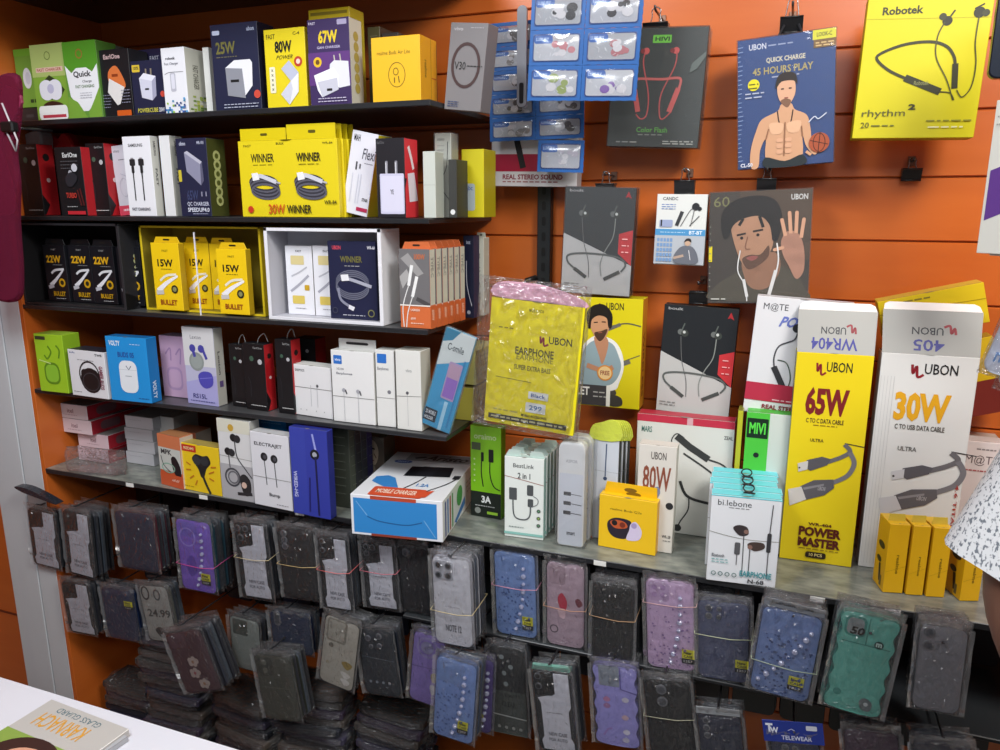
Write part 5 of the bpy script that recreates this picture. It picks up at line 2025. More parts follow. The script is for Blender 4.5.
def note2(A):
    A.text('405', 0.32, 0.66, 0.64, 0.92, '2A2A80', 0.015, flip=True)


FR30 = frame((858, 566), (949, 579), (883, 353), z=Z5, S=True)
ubon_box('tall white 30 watt cable box with its lid raised', FR30, 'DCDCDA', 0.04, 'C8C8C4', a30, '969692', note2, side)


def yb(a):
    a.text('realme', 0.5, 0.44, 0.66, 0.72, '8A6A0A', vert=True)
    a.line([(0, 0.7), (1, 0.6)], 0.012, 'A88410', sm=False)


def ybl(a):
    a.circ(0.5, 0.38, 0.28, '2A2018', sy=0.5)
    a.circ(0.4, 0.6, 0.2, '2A2018', sy=0.6)
    a.line([(0.5, 0.65), (0.6, 0.9)], 0.16, '2A2018')
    a.rect(0.6, 0.8, 0.75, 0.95, '6A5A30')


for i, (bl, br, tl, lab) in enumerate([((881.6, 592), (903, 594.5), (880, 523), 'small yellow earphone box, leftmost of the three bundled together'),
                                       ((905, 594.5), (923, 596.5), (904, 525), 'small yellow earphone box in the middle of the three bundled'),
                                       ((925, 596.5), (944.5, 598.5), (925, 527), 'small yellow earphone box, right one of the three bundled'),
                                       ((958, 600), (980, 603), (958, 535), 'small yellow earphone box at the far right, standing apart')]):
    mw, w, h = frame(bl, br, tl, z=Z5, S=True)
    if i != 3:
        mw = Matrix.Translation(mw.translation) @ Matrix.Rotation(0.24, 4, 'Z')
    else:
        mw = Matrix.Translation(mw.translation) @ Matrix.Rotation(0.34, 4, 'Z')
    carton('earphone_box', lab, 'box', (mw, w * 0.97, h), 0.045, 'E8B414', 'C8960E', 'E6BC2C', art=yb, lart=ybl, left='DCA80F',
           extra=lambda e, w, h, d: [(t := M()), t.outline([(-w * 0.45, h), (w * 0.4, h), (w * 0.36, h + 0.012), (-w * 0.4, h + 0.012)], d * 0.3, d * 0.3 + 0.001, mat('D8C04A'), ch=0.0003), t.build('hang_tab', e)])

# right end: stacked flat boxes and a small carton
carton('neckband_box', 'pinkish white upright box reading M@TE at the right end', 'box', frame((948, 545), (997, 551), (957, 440), Y=1.375, z=Z5), 0.035, 'DCCFCC', 'C8BCB8', 'C8C0BC', art=lambda a: [a.text('M@TE', 0.1, 0.1, 0.75, 0.18, '6A5A5A', 0.0), a.fine(0.3, 0.05, 0.7, 1, 0.03, '8A8080'), a.fine(0.1, 0.21, 0.7, 1, 0.03, 'B05A5A'), a.text('TITAN', 0.02, 0.35, 0.1, 0.7, 'B0403A', vert=True), a.rr(0.6, 0.32, 0.75, 0.42, 0.02, K)])
for k in range(7):
    mw = Matrix.Translation((0.315 + 0.003 * (k % 3), 1.408, Z5 + 0.0008 + 0.0305 * k))
    carton('phone_box', ['brown and white flat box in the pile at the right end'][0], 'box', (mw, 0.10, 0.03), 0.09, ['B8A69A', '8A6E60', 'C8BEB4'][k % 3], 'A89A8E', 'C0B6AA', group='flat boxes piled at the right end', flapline=False)

# ================================================================ GOODS HUNG ON THE SLAT WALL


def clip(px, py, w=0.034, label='', wires=True, hang=0.03, Y=1.43, big=False):
    """black binder clip: folded steel body and two wire handles"""
    P = at((px, py), Y)
    e = empty('binder_clip', Matrix.Translation(P))
    tag(e, label, 'clip')
    m = M()
    h = w * 0.62
    vs = [(-w / 2, -0.010, 0), (w / 2, -0.010, 0), (w / 2, 0.010, 0), (-w / 2, 0.010, 0), (-w / 2, -0.002, -h), (w / 2, -0.002, -h), (w / 2, 0.002, -h), (-w / 2, 0.002, -h)]
    m.convex(vs, [(0, 1, 2, 3), (4, 5, 6, 7), (0, 1, 5, 4), (1, 2, 6, 5), (2, 3, 7, 6), (3, 0, 4, 7)], mat('18181A', 0.3))
    for y in (-0.0025, 0.0025):
        m.tube([(-w / 2, y, -h), (w / 2, y, -h)], 0.0016, mat('222224', 0.3))
    for y in (-0.010, 0.010):
        m.tube([(-w / 2, y, 0), (w / 2, y, 0)], 0.0014, mat('222224', 0.3))
    m.build('clip_body', e)
    if wires:
        t = M()
        k = 1.5 if big else 1.0
        t.tube(smooth([(-w * 0.34, -0.001, -h * 0.6), (-w * 0.16 * k, -0.001, h * 0.4 * k), (-w * 0.17, -0.001, h * 0.8 * k), (0, -0.001, h * 1.0 * k), (w * 0.17, -0.001, h * 0.8 * k), (w * 0.16 * k, -0.001, h * 0.4 * k), (w * 0.34, -0.001, -h * 0.6)], False, 4), 0.0010, mat('8E8E90', 0.25, 0.9))
        t.build('clip_handle', e)
    if big:
        t = M()
        for sx in (-1, 1):
            t.tube([(sx * w * 0.3, -0.006, -h * 0.5), (sx * w * 1.0, -0.012, -h * 2.9)], 0.0022, mat('26262A', 0.35))
        t.build('clip_handle', e)
    # slat-wall peg holding the clip
    m = M()
    m.tube([(P.x, 1.505, P.z + h * 0.75), (P.x, Y - 0.012, P.z + h * 0.75), (P.x, Y - 0.018, P.z + h * 0.95)], 0.0022, mat('6A6A6C', 0.3, 0.8))
    m.box(P.x - 0.006, P.x + 0.006, 1.4965, 1.4995, P.z + h * 0.75 - 0.008, P.z + h * 0.75 + 0.008, mat('8A6A5A', 0.4, 0.5), b=0.0008)
    tag(m.build('display_peg'), 'steel slat wall peg holding the ' + label.replace('binder clip', 'clip'), 'peg')
    return e


YW = 1.415


def a_(a):
    a.poly([(0.0, 0.38), (0.12, 0.45), (0.22, 0.44), (0.2, 0.52), (0.0, 0.5)], '4E5452')
    a.rr(0.42, 0.06, 0.62, 0.125, 0.01, '7AD64A')
    a.text('HIVI', 0.445, 0.075, 0.6, 0.11, '1A2A14', 0.03)
    for x in (0.36, 0.68):
        a.circ(x, 0.19, 0.035, 'D8605E')
        a.circ(x - 0.04, 0.19, 0.025, '8A2E30')
    a.line([(0.35, 0.2), (0.34, 0.3), (0.42, 0.55), (0.42, 0.72), (0.36, 0.76), (0.30, 0.72)], 0.014, 'C85A58')
    a.line([(0.69, 0.2), (0.68, 0.32), (0.56, 0.55), (0.56, 0.72), (0.6, 0.76), (0.68, 0.7)], 0.014, 'C85A58')
    a.line([(0.26, 0.5), (0.24, 0.44), (0.3, 0.42), (0.55, 0.425), (0.72, 0.415), (0.76, 0.44), (0.74, 0.52)], 0.026, 'D26C66')
    a.line([(0.26, 0.5), (0.32, 0.7)], 0.055, 'D06460', sm=False)
    a.line([(0.74, 0.5), (0.66, 0.7)], 0.055, 'D06460', sm=False)
    a.text('Color Flash', 0.32, 0.83, 0.66, 0.875, '6AB850', 0.01)
    a.fine(0.34, 0.89, 0.62, 1, 0.03, '8A9088')
    a.fine(0.1, 0.955, 0.36, 1, 0.03, '9A9E9A')
    a.fine(0.62, 0.945, 0.95, 2, 0.02, '9A9E9A')
    a.poly([(0.86, 0.3), (1.0, 0.2), (1.0, 0.24), (0.92, 0.34), (0.84, 0.38)], '5E6664')


carton('neckband_box', 'dark grey shrink-wrapped box with a coral neckband, Color Flash', 'box', frame((607, 146), (697, 148), (612, 29), YW), 0.045, '3A403E', '2A2E2C', art=a_, wrap=True)
clip(656, 24, 0.044, 'binder clip above the coral neckband box')


def man_torso(a, skin='C99A78', hair='2A2220', dark='8E6448'):
    """bare-chested man holding a basketball (plain figure)"""
    a.blob([(0.2, 0.7), (0.26, 0.62), (0.42, 0.57), (0.46, 0.52), (0.56, 0.52), (0.6, 0.57), (0.72, 0.62), (0.76, 0.72), (0.78, 0.84), (0.84, 0.9), (0.8, 0.93), (0.72, 0.86), (0.68, 0.78), (0.66, 0.95), (0.32, 0.95), (0.3, 0.78), (0.24, 0.86), (0.22, 0.99), (0.14, 0.99), (0.14, 0.85)], skin)
    a.blob([(0.42, 0.36), (0.46, 0.32), (0.56, 0.32), (0.6, 0.37), (0.6, 0.45), (0.55, 0.52), (0.5, 0.54), (0.45, 0.5), (0.42, 0.44)], 'D0A284')
    a.blob([(0.4, 0.4), (0.42, 0.31), (0.5, 0.28), (0.6, 0.3), (0.62, 0.38), (0.58, 0.35), (0.46, 0.35)], hair)
    a.blob([(0.45, 0.5), (0.5, 0.48), (0.56, 0.5), (0.52, 0.55)], '7A5844')
    for x in (0.47, 0.55):
        a.line([(x - 0.015, 0.405), (x + 0.015, 0.405)], 0.014, '2E2220', sm=False)
    a.line([(0.49, 0.475), (0.53, 0.475)], 0.012, '8A4A40', sm=False)
    a.line([(0.42, 0.57), (0.44, 0.66), (0.48, 0.68)], 0.012, '3A2A24')
    a.line([(0.58, 0.57), (0.56, 0.66), (0.53, 0.7)], 0.012, '3A2A24')
    a.blob([(0.34, 0.66), (0.48, 0.67), (0.46, 0.74), (0.36, 0.74)], 'D8AC8A')
    a.blob([(0.52, 0.67), (0.66, 0.66), (0.64, 0.74), (0.54, 0.74)], 'D8AC8A')
    for r_ in range(3):
        for x in (0.41, 0.5):
            a.rr(x, 0.78 + r_ * 0.045, x + 0.07, 0.812 + r_ * 0.045, 0.02, 'D2A282')
    a.line([(0.5, 0.66), (0.49, 0.92)], 0.012, dark)
    a.line([(0.3, 0.78), (0.33, 0.7)], 0.012, dark, sm=False)
    a.line([(0.68, 0.78), (0.67, 0.7)], 0.012, dark, sm=False)
    a.blob([(0.3, 0.92), (0.5, 0.96), (0.68, 0.92), (0.7, 1.0), (0.3, 1.0)], '222A2E')
    a.circ(0.85, 0.84, 0.105, 'A24E30')
    a.ring(0.85, 0.84, 0.06, 0.008, '3A1A10', sy=1.6)
    a.line([(0.76, 0.82), (0.94, 0.86)], 0.008, '3A1A10', sm=False)
    a.line([(0.86, 0.76), (0.84, 0.92)], 0.008, '3A1A10', sm=False)
    a.line([(0.72, 0.9), (0.77, 0.93)], 0.03, skin, sm=False)


def a_(a):
    a.rr(0.03, 0.0, 0.3, 0.002, 0.0005, '1A3A70') if False else None
    a.text('UBON', 0.12, 0.04, 0.3, 0.085, 'D8DCE8', 0.02)
    a.fine(0.32, 0.06, 0.6, 1, 0.03, '9AA8C8')
    a.text('QUICK CHARGE', 0.3, 0.155, 0.7, 0.2, 'D8D2BC', 0.03)
    a.text('45 HOURS PLAY', 0.16, 0.225, 0.78, 0.28, 'B8A868', 0.02)
    a.fine(0.36, 0.3, 0.64, 1, 0.03, 'A8B0C8')
    a.rect(0.77, 0.0, 1.0, 0.07, 'D8D42A')
    a.text('LOOK-C', 0.81, 0.018, 0.96, 0.05, '3A3A10', 0.02)
    a.rect(0.78, 0.07, 1.0, 0.13, '7A5A2A')
    a.fine(0.8, 0.09, 0.98, 2, 0.02, 'D8B878')
    a.circ(0.17, 0.35, 0.062, 'D6CC1E')
    a.fine(0.12, 0.34, 0.22, 2, 0.03, '5A5A10')
    a.fine(0.08, 0.41, 0.28, 2, 0.03, 'A8B0C8')
    man_torso(a)
    a.line([(0.74, 0.68), (0.8, 0.64), (0.84, 0.66), (0.92, 0.62)], 0.01, 'C8D0E0')
    a.text('CL-50', 0.03, 0.955, 0.16, 0.985, 'D8DCE8', 0.03)
    rnd = random.Random(2)
    for k in range(26):
        y = 0.06 + k * 0.035
        a.line([(0.005, y), (0.03 + rnd.random() * 0.03, y - 0.004)], 0.006, '8EA4CC', sm=False)


carton('neckband_box', 'blue shrink-wrapped box picturing a bare-chested man with a basketball', 'box', frame((738, 170), (833.5, 162), (740, 41), YW), 0.03, '1E4480', '16305C', art=a_, wrap=True)
clip(792, 18, 0.036, 'binder clip with long black arms above the blue basketball box', big=True)


def a_(a):
    a.line([(0, 0.16), (1, 0.19)], 0.006, 'B8B010', sm=False)
    a.text('Robotek', 0.13, 0.085, 0.46, 0.14, '3A3A1A', 0.03)
    a.circ(0.66, 0.2, 0.04, '2A2A1A')
    a.circ(0.62, 0.17, 0.03, '3A3A22')
    a.line([(0.68, 0.17), (0.71, 0.13)], 0.014, '2A2A1A', sm=False)
    a.circ(0.9, 0.155, 0.045, '2A2A1A')
    a.circ(0.95, 0.16, 0.03, '3A3A22')
    a.line([(0.86, 0.13), (0.93, 0.1)], 0.012, '2A2A1A', sm=False)
    a.line([(0.4, 0.585), (0.24, 0.52), (0.13, 0.44), (0.17, 0.395), (0.35, 0.345), (0.55, 0.335), (0.68, 0.37), (0.75, 0.44), (0.77, 0.5)], 0.024, '37371E')
    a.line([(0.38, 0.575), (0.68, 0.68)], 0.06, '33331C', sm=False)
    a.text('Robotek', 0.46, 0.6, 0.58, 0.63, '8A8A5A')
    a.line([(0.77, 0.49), (0.79, 0.66)], 0.048, '33331C', sm=False)
    a.line([(0.64, 0.21), (0.6, 0.3), (0.61, 0.44), (0.72, 0.6), (0.79, 0.74)], 0.010, '4A4A1E')
    a.line([(0.68, 0.68), (0.76, 0.69), (0.8, 0.74)], 0.010, '4A4A1E')
    a.line([(0.9, 0.18), (0.9, 0.35), (0.93, 0.5), (0.92, 0.65), (0.86, 0.72), (0.81, 0.67)], 0.010, '4A4A1E')
    a.text('rhythm', 0.06, 0.795, 0.42, 0.86, '5A5A2A', 0.0)
    a.text('2', 0.44, 0.76, 0.5, 0.8, '3A3A1A', 0.04)
    a.text('20', 0.06, 0.885, 0.13, 0.925, '5A5A2A', 0.0)
    a.fine(0.15, 0.905, 0.34, 1, 0.02, '7A7A2A')
    a.fine(0.6, 0.875, 0.96, 1, 0.02, '8A8A2A')
    a.fine(0.62, 0.92, 0.9, 1, 0.02, 'E8E8B0')


carton('neckband_box', 'large yellow box with a dark neckband picture, rhythm 2', 'box', frame((852, 138.5), (973.5, 137.5), (867, -4), YW - 0.035), 0.05, 'D2C812', 'AEA408', 'C4BA20', art=a_)
clip(912, 169, 0.030, 'binder clip hanging bare below the yellow rhythm box', wires=True, Y=1.485)


def strand(a, fl=False):
    a.poly([(0.0, 0.43), (0.0, 0.995), (1.0, 0.995), (1.0, 0.71)], 'BEBEBC')
    a.poly([(0.80, 0.42), (0.995, 0.38), (0.995, 0.71), (0.80, 0.60)], 'C8343A')
    a.text('boult', 0.06, 0.02, 0.26, 0.045, 'A8A8A8', 0.02)
    a.poly([(0.86, 0.09), (0.9, 0.03), (0.95, 0.1), (0.9, 0.08)], 'A82A30')
    for x in (0.25, 0.70):
        a.circ(x, 0.24, 0.04, '6A6E6C')
        a.circ(x + 0.06, 0.25, 0.05, '3E423E')
        a.circ(x + 0.05, 0.24, 0.02, 'C8CCC8')
        a.line([(x + 0.02, 0.22), (x + 0.05, 0.16)], 0.018, '5A605C', sm=False)
    a.line([(0.26, 0.28), (0.3, 0.5), (0.38, 0.68), (0.4, 0.84)], 0.010, '6A6A6A')
    a.line([(0.74, 0.28), (0.72, 0.45), (0.62, 0.58), (0.56, 0.7), (0.58, 0.82)], 0.014, '8A8E8A')
    a.line([(0.18, 0.76), (0.08, 0.7), (0.08, 0.64), (0.25, 0.615), (0.55, 0.615), (0.82, 0.64), (0.92, 0.7), (0.86, 0.77)], 0.026, '5E6260')
    a.line([(0.18, 0.76), (0.36, 0.84)], 0.05, '4A4E4C', sm=False)
    a.line([(0.84, 0.77), (0.62, 0.85)], 0.05, '4A4E4C', sm=False)
    a.fine(0.04, 0.9, 0.26, 2, 0.025, '8A8A88')
    for k in range(3):
        a.fine(0.85, 0.46 + k * 0.06, 0.95, 1, 0.02, 'F0B0B0')


carton('neckband_box', 'black and white neckband box with a red flash, hung beside the steel upright', 'box', frame((561, 292), (629, 297), (572, 186.5), YW), 0.03, '34383A', '2A2C2E', art=strand, wrap=True)
clip(606, 184, 0.036, 'binder clip above the hung black and white neckband box')


def a_(a):
    a.text('CANDC', 0.12, 0.04, 0.42, 0.085, '3A3E4A', 0.02)
    a.fine(0.1, 0.14, 0.38, 3, 0.03, '5A7AB8')
    a.line([(0.42, 0.44), (0.52, 0.24)], 0.07, '3A3C40', sm=False)
    a.line([(0.5, 0.45), (0.66, 0.24), (0.72, 0.2)], 0.014, '4A4C50')
    a.circ(0.78, 0.17, 0.075, '2A2C30')
    a.circ(0.86, 0.2, 0.04, '2A2C30')
    a.line([(0.76, 0.2), (0.7, 0.44)], 0.012, '4A4C50', sm=False)
    a.line([(0.86, 0.3), (0.68, 0.44)], 0.018, '4A4C50', sm=False)
    a.rr(0.08, 0.36, 0.34, 0.46, 0.02, '9AA6C8')
    a.rect(0.1, 0.36, 0.13, 0.45, '2A2A30')
    a.rect(0, 0.49, 1, 0.58, '4E94C8')
    a.text('BT-BT', 0.68, 0.51, 0.94, 0.56, 'E8F0F8', 0.02)
    a.fine(0.1, 0.53, 0.6, 1, 0.02, 'B8D8EC')
    a.rect(0, 0.58, 1, 0.985, 'B4BAC2')
    for r_ in range(5):
        for c_ in range(5):
            a.rr(0.05 + c_ * 0.065, 0.62 + r_ * 0.07, 0.1 + c_ * 0.065, 0.67 + r_ * 0.07, 0.008, '7A9CC8')
    a.blob([(0.4, 0.88), (0.5, 0.76), (0.62, 0.72), (0.78, 0.74), (0.88, 0.86), (0.86, 0.97), (0.45, 0.97)], '6A6E78')
    a.circ(0.67, 0.68, 0.06, 'C8A890')
    a.blob([(0.6, 0.67), (0.64, 0.62), (0.72, 0.62), (0.74, 0.67), (0.67, 0.65)], '2E2A2A')
    a.line([(0.4, 0.9), (0.6, 0.86)], 0.05, 'B8A090', sm=False)
    a.line([(0.7, 0.78), (0.74, 0.92)], 0.012, 'E8E8EC', sm=False)


carton('microphone_box', 'small white and blue clip microphone box on the orange wall', 'box', frame((653.5, 264), (703, 266), (660, 194), YW), 0.025, 'DDE0DE', 'B8BCBA', art=a_)
clip(685, 181, 0.036, 'binder clip above the small white and blue microphone box')


def a_(a):
    a.poly([(0.3, 0.0), (1, 0.0), (1, 0.6), (0.8, 0.7), (0.3, 0.6)], '5A4A3C')
    a.text('60', 0.04, 0.04, 0.2, 0.13, '8A8A5A', 0.0)
    a.text('HRS', 0.22, 0.08, 0.3, 0.12, '8A8A5A', 0.0)
    a.text('UBON', 0.8, 0.04, 0.96, 0.09, 'E0E0DC', 0.03)
    # shirt, neck, face, hair, raised hand
    a.blob([(0.04, 0.97), (0.08, 0.84), (0.25, 0.74), (0.4, 0.68), (0.7, 0.66), (0.88, 0.74), (0.96, 0.86), (0.96, 0.97)], '5A5446')
    a.blob([(0.36, 0.6), (0.66, 0.54), (0.72, 0.7), (0.6, 0.86), (0.44, 0.86), (0.36, 0.74)], 'A87C60')
    a.blob([(0.22, 0.3), (0.3, 0.22), (0.5, 0.2), (0.62, 0.3), (0.64, 0.48), (0.56, 0.6), (0.44, 0.68), (0.36, 0.66), (0.28, 0.52)], 'C69878')
    a.blob([(0.14, 0.4), (0.12, 0.2), (0.24, 0.08), (0.45, 0.04), (0.64, 0.08), (0.72, 0.22), (0.7, 0.4), (0.64, 0.44), (0.6, 0.3), (0.5, 0.22), (0.34, 0.24), (0.24, 0.3), (0.2, 0.4)], '1E1B1A')
    a.line([(0.34, 0.24), (0.3, 0.3)], 0.03, '1E1B1A', sm=False)
    a.line([(0.5, 0.22), (0.54, 0.32)], 0.03, '1E1B1A', sm=False)
    a.blob([(0.34, 0.6), (0.42, 0.56), (0.52, 0.56), (0.6, 0.48), (0.6, 0.58), (0.5, 0.66), (0.4, 0.69)], '6E4E3C')
    a.blob([(0.38, 0.59), (0.44, 0.57), (0.5, 0.58), (0.44, 0.615)], 'A86058')
    a.line([(0.28, 0.385), (0.37, 0.37)], 0.02, '2A1E1A', sm=False)
    a.line([(0.44, 0.355), (0.54, 0.34)], 0.02, '2A1E1A', sm=False)
    a.circ(0.33, 0.41, 0.016, '2A1E1A')
    a.circ(0.49, 0.385, 0.016, '2A1E1A')
    a.line([(0.39, 0.4), (0.37, 0.5), (0.42, 0.51)], 0.012, '96684E')
    a.circ(0.66, 0.42, 0.03, '14141A')
    a.blob([(0.8, 0.66), (0.74, 0.56), (0.72, 0.44), (0.78, 0.36), (0.88, 0.38), (0.94, 0.5), (0.95, 0.7), (0.88, 0.78)], 'C09078')
    for x0, y0, x1, y1 in ((0.76, 0.4, 0.72, 0.26), (0.81, 0.38, 0.79, 0.2), (0.86, 0.38, 0.86, 0.2), (0.91, 0.42, 0.93, 0.26), (0.75, 0.5, 0.66, 0.52)):
        a.line([(x0, y0), (x1, y1)], 0.035, 'C89A80', sm=False)
        a.circ(x1, y1, 0.0175, 'C89A80', n=10)
    a.line([(0.32, 0.52), (0.3, 0.7), (0.38, 0.84), (0.4, 0.98)], 0.012, 'D8D8D8')
    a.line([(0.68, 0.46), (0.7, 0.62), (0.66, 0.8), (0.6, 0.98)], 0.014, 'D8D8D8')
    a.line([(0.68, 0.7), (0.62, 0.92)], 0.035, 'D0D0D0', sm=False)
    a.line([(0.36, 0.78), (0.4, 0.94)], 0.03, 'D0D0D0', sm=False)
    a.rect(0.0, 0.48, 0.035, 0.62, 'D8C82A')
    for k in range(10):
        a.rect(0.005, 0.3 + k * 0.06, 0.02, 0.31 + k * 0.06, '8A8A80')
    a.fine(0.03, 0.955, 0.18, 1, 0.02, 'C8C8C0')


carton('neckband_box', 'brown-grey box with a portrait of a man raising his hand to his ear', 'box', frame((708, 303), (807.5, 303.5), (718, 192.5), YW), 0.035, '4A433C', '2E2A28', art=a_, wrap=True)
clip(767, 179, 0.032, 'binder clip above the portrait box')


def a_(a):
    ubon(a, 0.36, 0.03, 0.72, 0.13)
    a.line([(0.45, 0.27), (0.75, 0.22), (0.98, 0.24)], 0.02, '5A5A4A')
    a.line([(0.5, 0.28), (0.68, 0.23)], 0.05, '6A6860', sm=False)
    a.line([(0.6, 0.6), (0.98, 0.5)], 0.014, '5A5A4A')
    a.line([(0.62, 0.62), (0.84, 0.56)], 0.06, '6A6860', sm=False)
    a.circ(0.6, 0.86, 0.05, '4A4640')
    a.blob([(0.46, 0.95), (0.56, 0.88), (0.72, 0.9), (0.74, 0.97), (0.6, 0.99)], '3E3C38')
    O_ = a.O.copy()
    a.O = a.O + a.U * (0.09 * a.w)
    a.blob([(0.0, 0.5), (0.12, 0.38), (0.28, 0.34), (0.5, 0.38), (0.62, 0.48), (0.66, 0.62), (0.6, 0.76), (0.5, 0.84), (0.0, 0.84)], 'ECECE8')
    a.blob([(0.02, 0.54), (0.12, 0.42), (0.28, 0.38), (0.48, 0.41), (0.58, 0.52), (0.62, 0.62), (0.55, 0.74), (0.4, 0.8), (0.02, 0.8)], '8EA4AC')
    a.blob([(0.2, 0.36), (0.36, 0.34), (0.42, 0.42), (0.34, 0.6), (0.28, 0.52)], 'B88466')
    a.blob([(0.14, 0.18), (0.22, 0.13), (0.36, 0.14), (0.42, 0.22), (0.4, 0.32), (0.3, 0.4), (0.22, 0.36), (0.15, 0.28)], 'C8946E')
    a.blob([(0.1, 0.26), (0.08, 0.14), (0.18, 0.07), (0.34, 0.06), (0.46, 0.14), (0.46, 0.26), (0.41, 0.26), (0.38, 0.18), (0.26, 0.16), (0.16, 0.2), (0.14, 0.28)], '1E1A18')
    a.blob([(0.2, 0.32), (0.3, 0.3), (0.4, 0.28), (0.34, 0.37), (0.27, 0.39)], '4E362A')
    a.line([(0.19, 0.225), (0.25, 0.22)], 0.015, '1E1A18', sm=False)
    a.line([(0.31, 0.215), (0.37, 0.215)], 0.015, '1E1A18', sm=False)
    a.line([(0.26, 0.315), (0.32, 0.31)], 0.012, '9A5A4A', sm=False)
    a.line([(0.1, 0.62), (0.36, 0.66), (0.5, 0.62)], 0.075, 'B88466')
    a.circ(0.38, 0.68, 0.12, 'D88A2A')
    a.circ(0.38, 0.68, 0.1, 'E8C890')
    a.text('FREE', 0.31, 0.66, 0.45, 0.7, '8A2A1A', 0.02)
    a.O = O_
    a.rect(0.0, 0.8, 0.5, 0.99, '3E3C3E')
    a.text('LET', 0.04, 0.82, 0.24, 0.9, 'E8E8E4', 0.03)
    a.fine(0.3, 0.86, 0.5, 2, 0.04, 'B8B8B4')
    a.rect(0.5, 0.8, 0.56, 0.99, 'E8E8E0')


carton('neckband_box', 'yellow neckband box with a bearded man in a blue-grey shirt', 'box', frame((574, 404), (639, 410), (583, 297), YW, rz=0), 0.05, 'DACB14', 'D08A22', 'C8BA10', art=a_,
       rart=lambda a: [a.text('WIRELESS', 0.3, 0.3, 0.6, 0.9, '6A3A10', vert=True)])

carton('neckband_box', 'black and grey neckband box with a red flash, low on the wall', 'box', frame((656, 410), (728, 419), (659, 303.5), YW), 0.03, '1F2226', '1A1C1E', art=strand)
clip(699, 292, 0.034, 'binder clip above the low black and grey neckband box', wires=False)


def a_(a):
    a.text('M@TE', 0.08, 0.05, 0.34, 0.12, '4A4A50', 0.0)
    a.fine(0.55, 0.09, 0.75, 1, 0.03, '6A6A70')
    a.text('PORSCHE', 0.26, 0.15, 0.84, 0.24, '6A78C0', 0.03, skew=0.08)
    a.circ(0.46, 0.24, 0.05, '2A2A2E')
    a.circ(0.5, 0.26, 0.04, '3A3A3E')
    a.circ(0.88, 0.04, 0.04, '2A2A2E')
    a.line([(0.47, 0.28), (0.44, 0.34), (0.3, 0.4), (0.26, 0.5), (0.28, 0.6)], 0.016, '4A4A50')
    a.line([(0.27, 0.58), (0.42, 0.78)], 0.065, '36363A', sm=False)
    a.line([(0.3, 0.52), (0.4, 0.54), (0.46, 0.66), (0.44, 0.78)], 0.012, '4A5A4E')
    a.rect(0, 0.73, 1, 0.885, 'B82E48')
    a.fine(0.3, 0.86, 0.8, 1, 0.02, 'E8B8C0')
    a.text('REAL STEREO SOUND', 0.2, 0.91, 0.9, 0.95, '8A2A3A', 0.03)
    a.fine(0.2, 0.965, 0.8, 1, 0.02, '9A5A60')


carton('neckband_box', 'white M@TE neckband box with a crimson band behind the yellow cable carton', 'box', frame((742.5, 411), (836, 424), (752, 295), YW - 0.05), 0.03, 'DEDEE2', 'BEBEC2', art=a_)
mw, w, h = frame((884, 340), (990, 322), (878, 302), 1.40)
carton('neckband_box', 'long yellow carton lying tilted behind the tall white cable box', 'box', (mw, w, h), 0.05, 'E0C21A', 'B89A14', 'D0B43A', art=lambda a: [a.fine(0.1, 0.1, 0.5, 1, 0.1, '8A7A2A', th=0.04), a.line([(0, 0.35), (1, 0.4)], 0.006, 'A88E18', sm=False)])
mw, w, h = frame((955, 420), (1010, 410), (950, 345), 1.42)
carton('neckband_box', 'yellow carton under the long tilted one at the right end', 'box', (mw, w, h), 0.04, 'D8B41A', 'A88A14', art=lambda a: [a.ring(0.5, 0.35, 0.1, 0.02, '6A5A10'), a.rect(0, 0.55, 1, 1, '7A2A22')])

# white stereo-sound box behind the blue ear-tip cards
carton('neckband_box', 'white and crimson box reading REAL STEREO SOUND below the blue cards', 'box', frame((491, 186), (576.5, 187), (491, 70), 1.435), 0.035, 'D6D4D6', 'B0AEB0', art=lambda a: [a.rect(0, 0.72, 1, 0.87, 'A82440'), a.line([(0.3, 0.6), (0.38, 0.84)], 0.07, '26262A', sm=False), a.text('REAL STEREO SOUND', 0.14, 0.895, 0.84, 0.94, '8A2A3A', 0.03), a.fine(0.14, 0.955, 0.8, 1, 0.02, '9A5A60')])


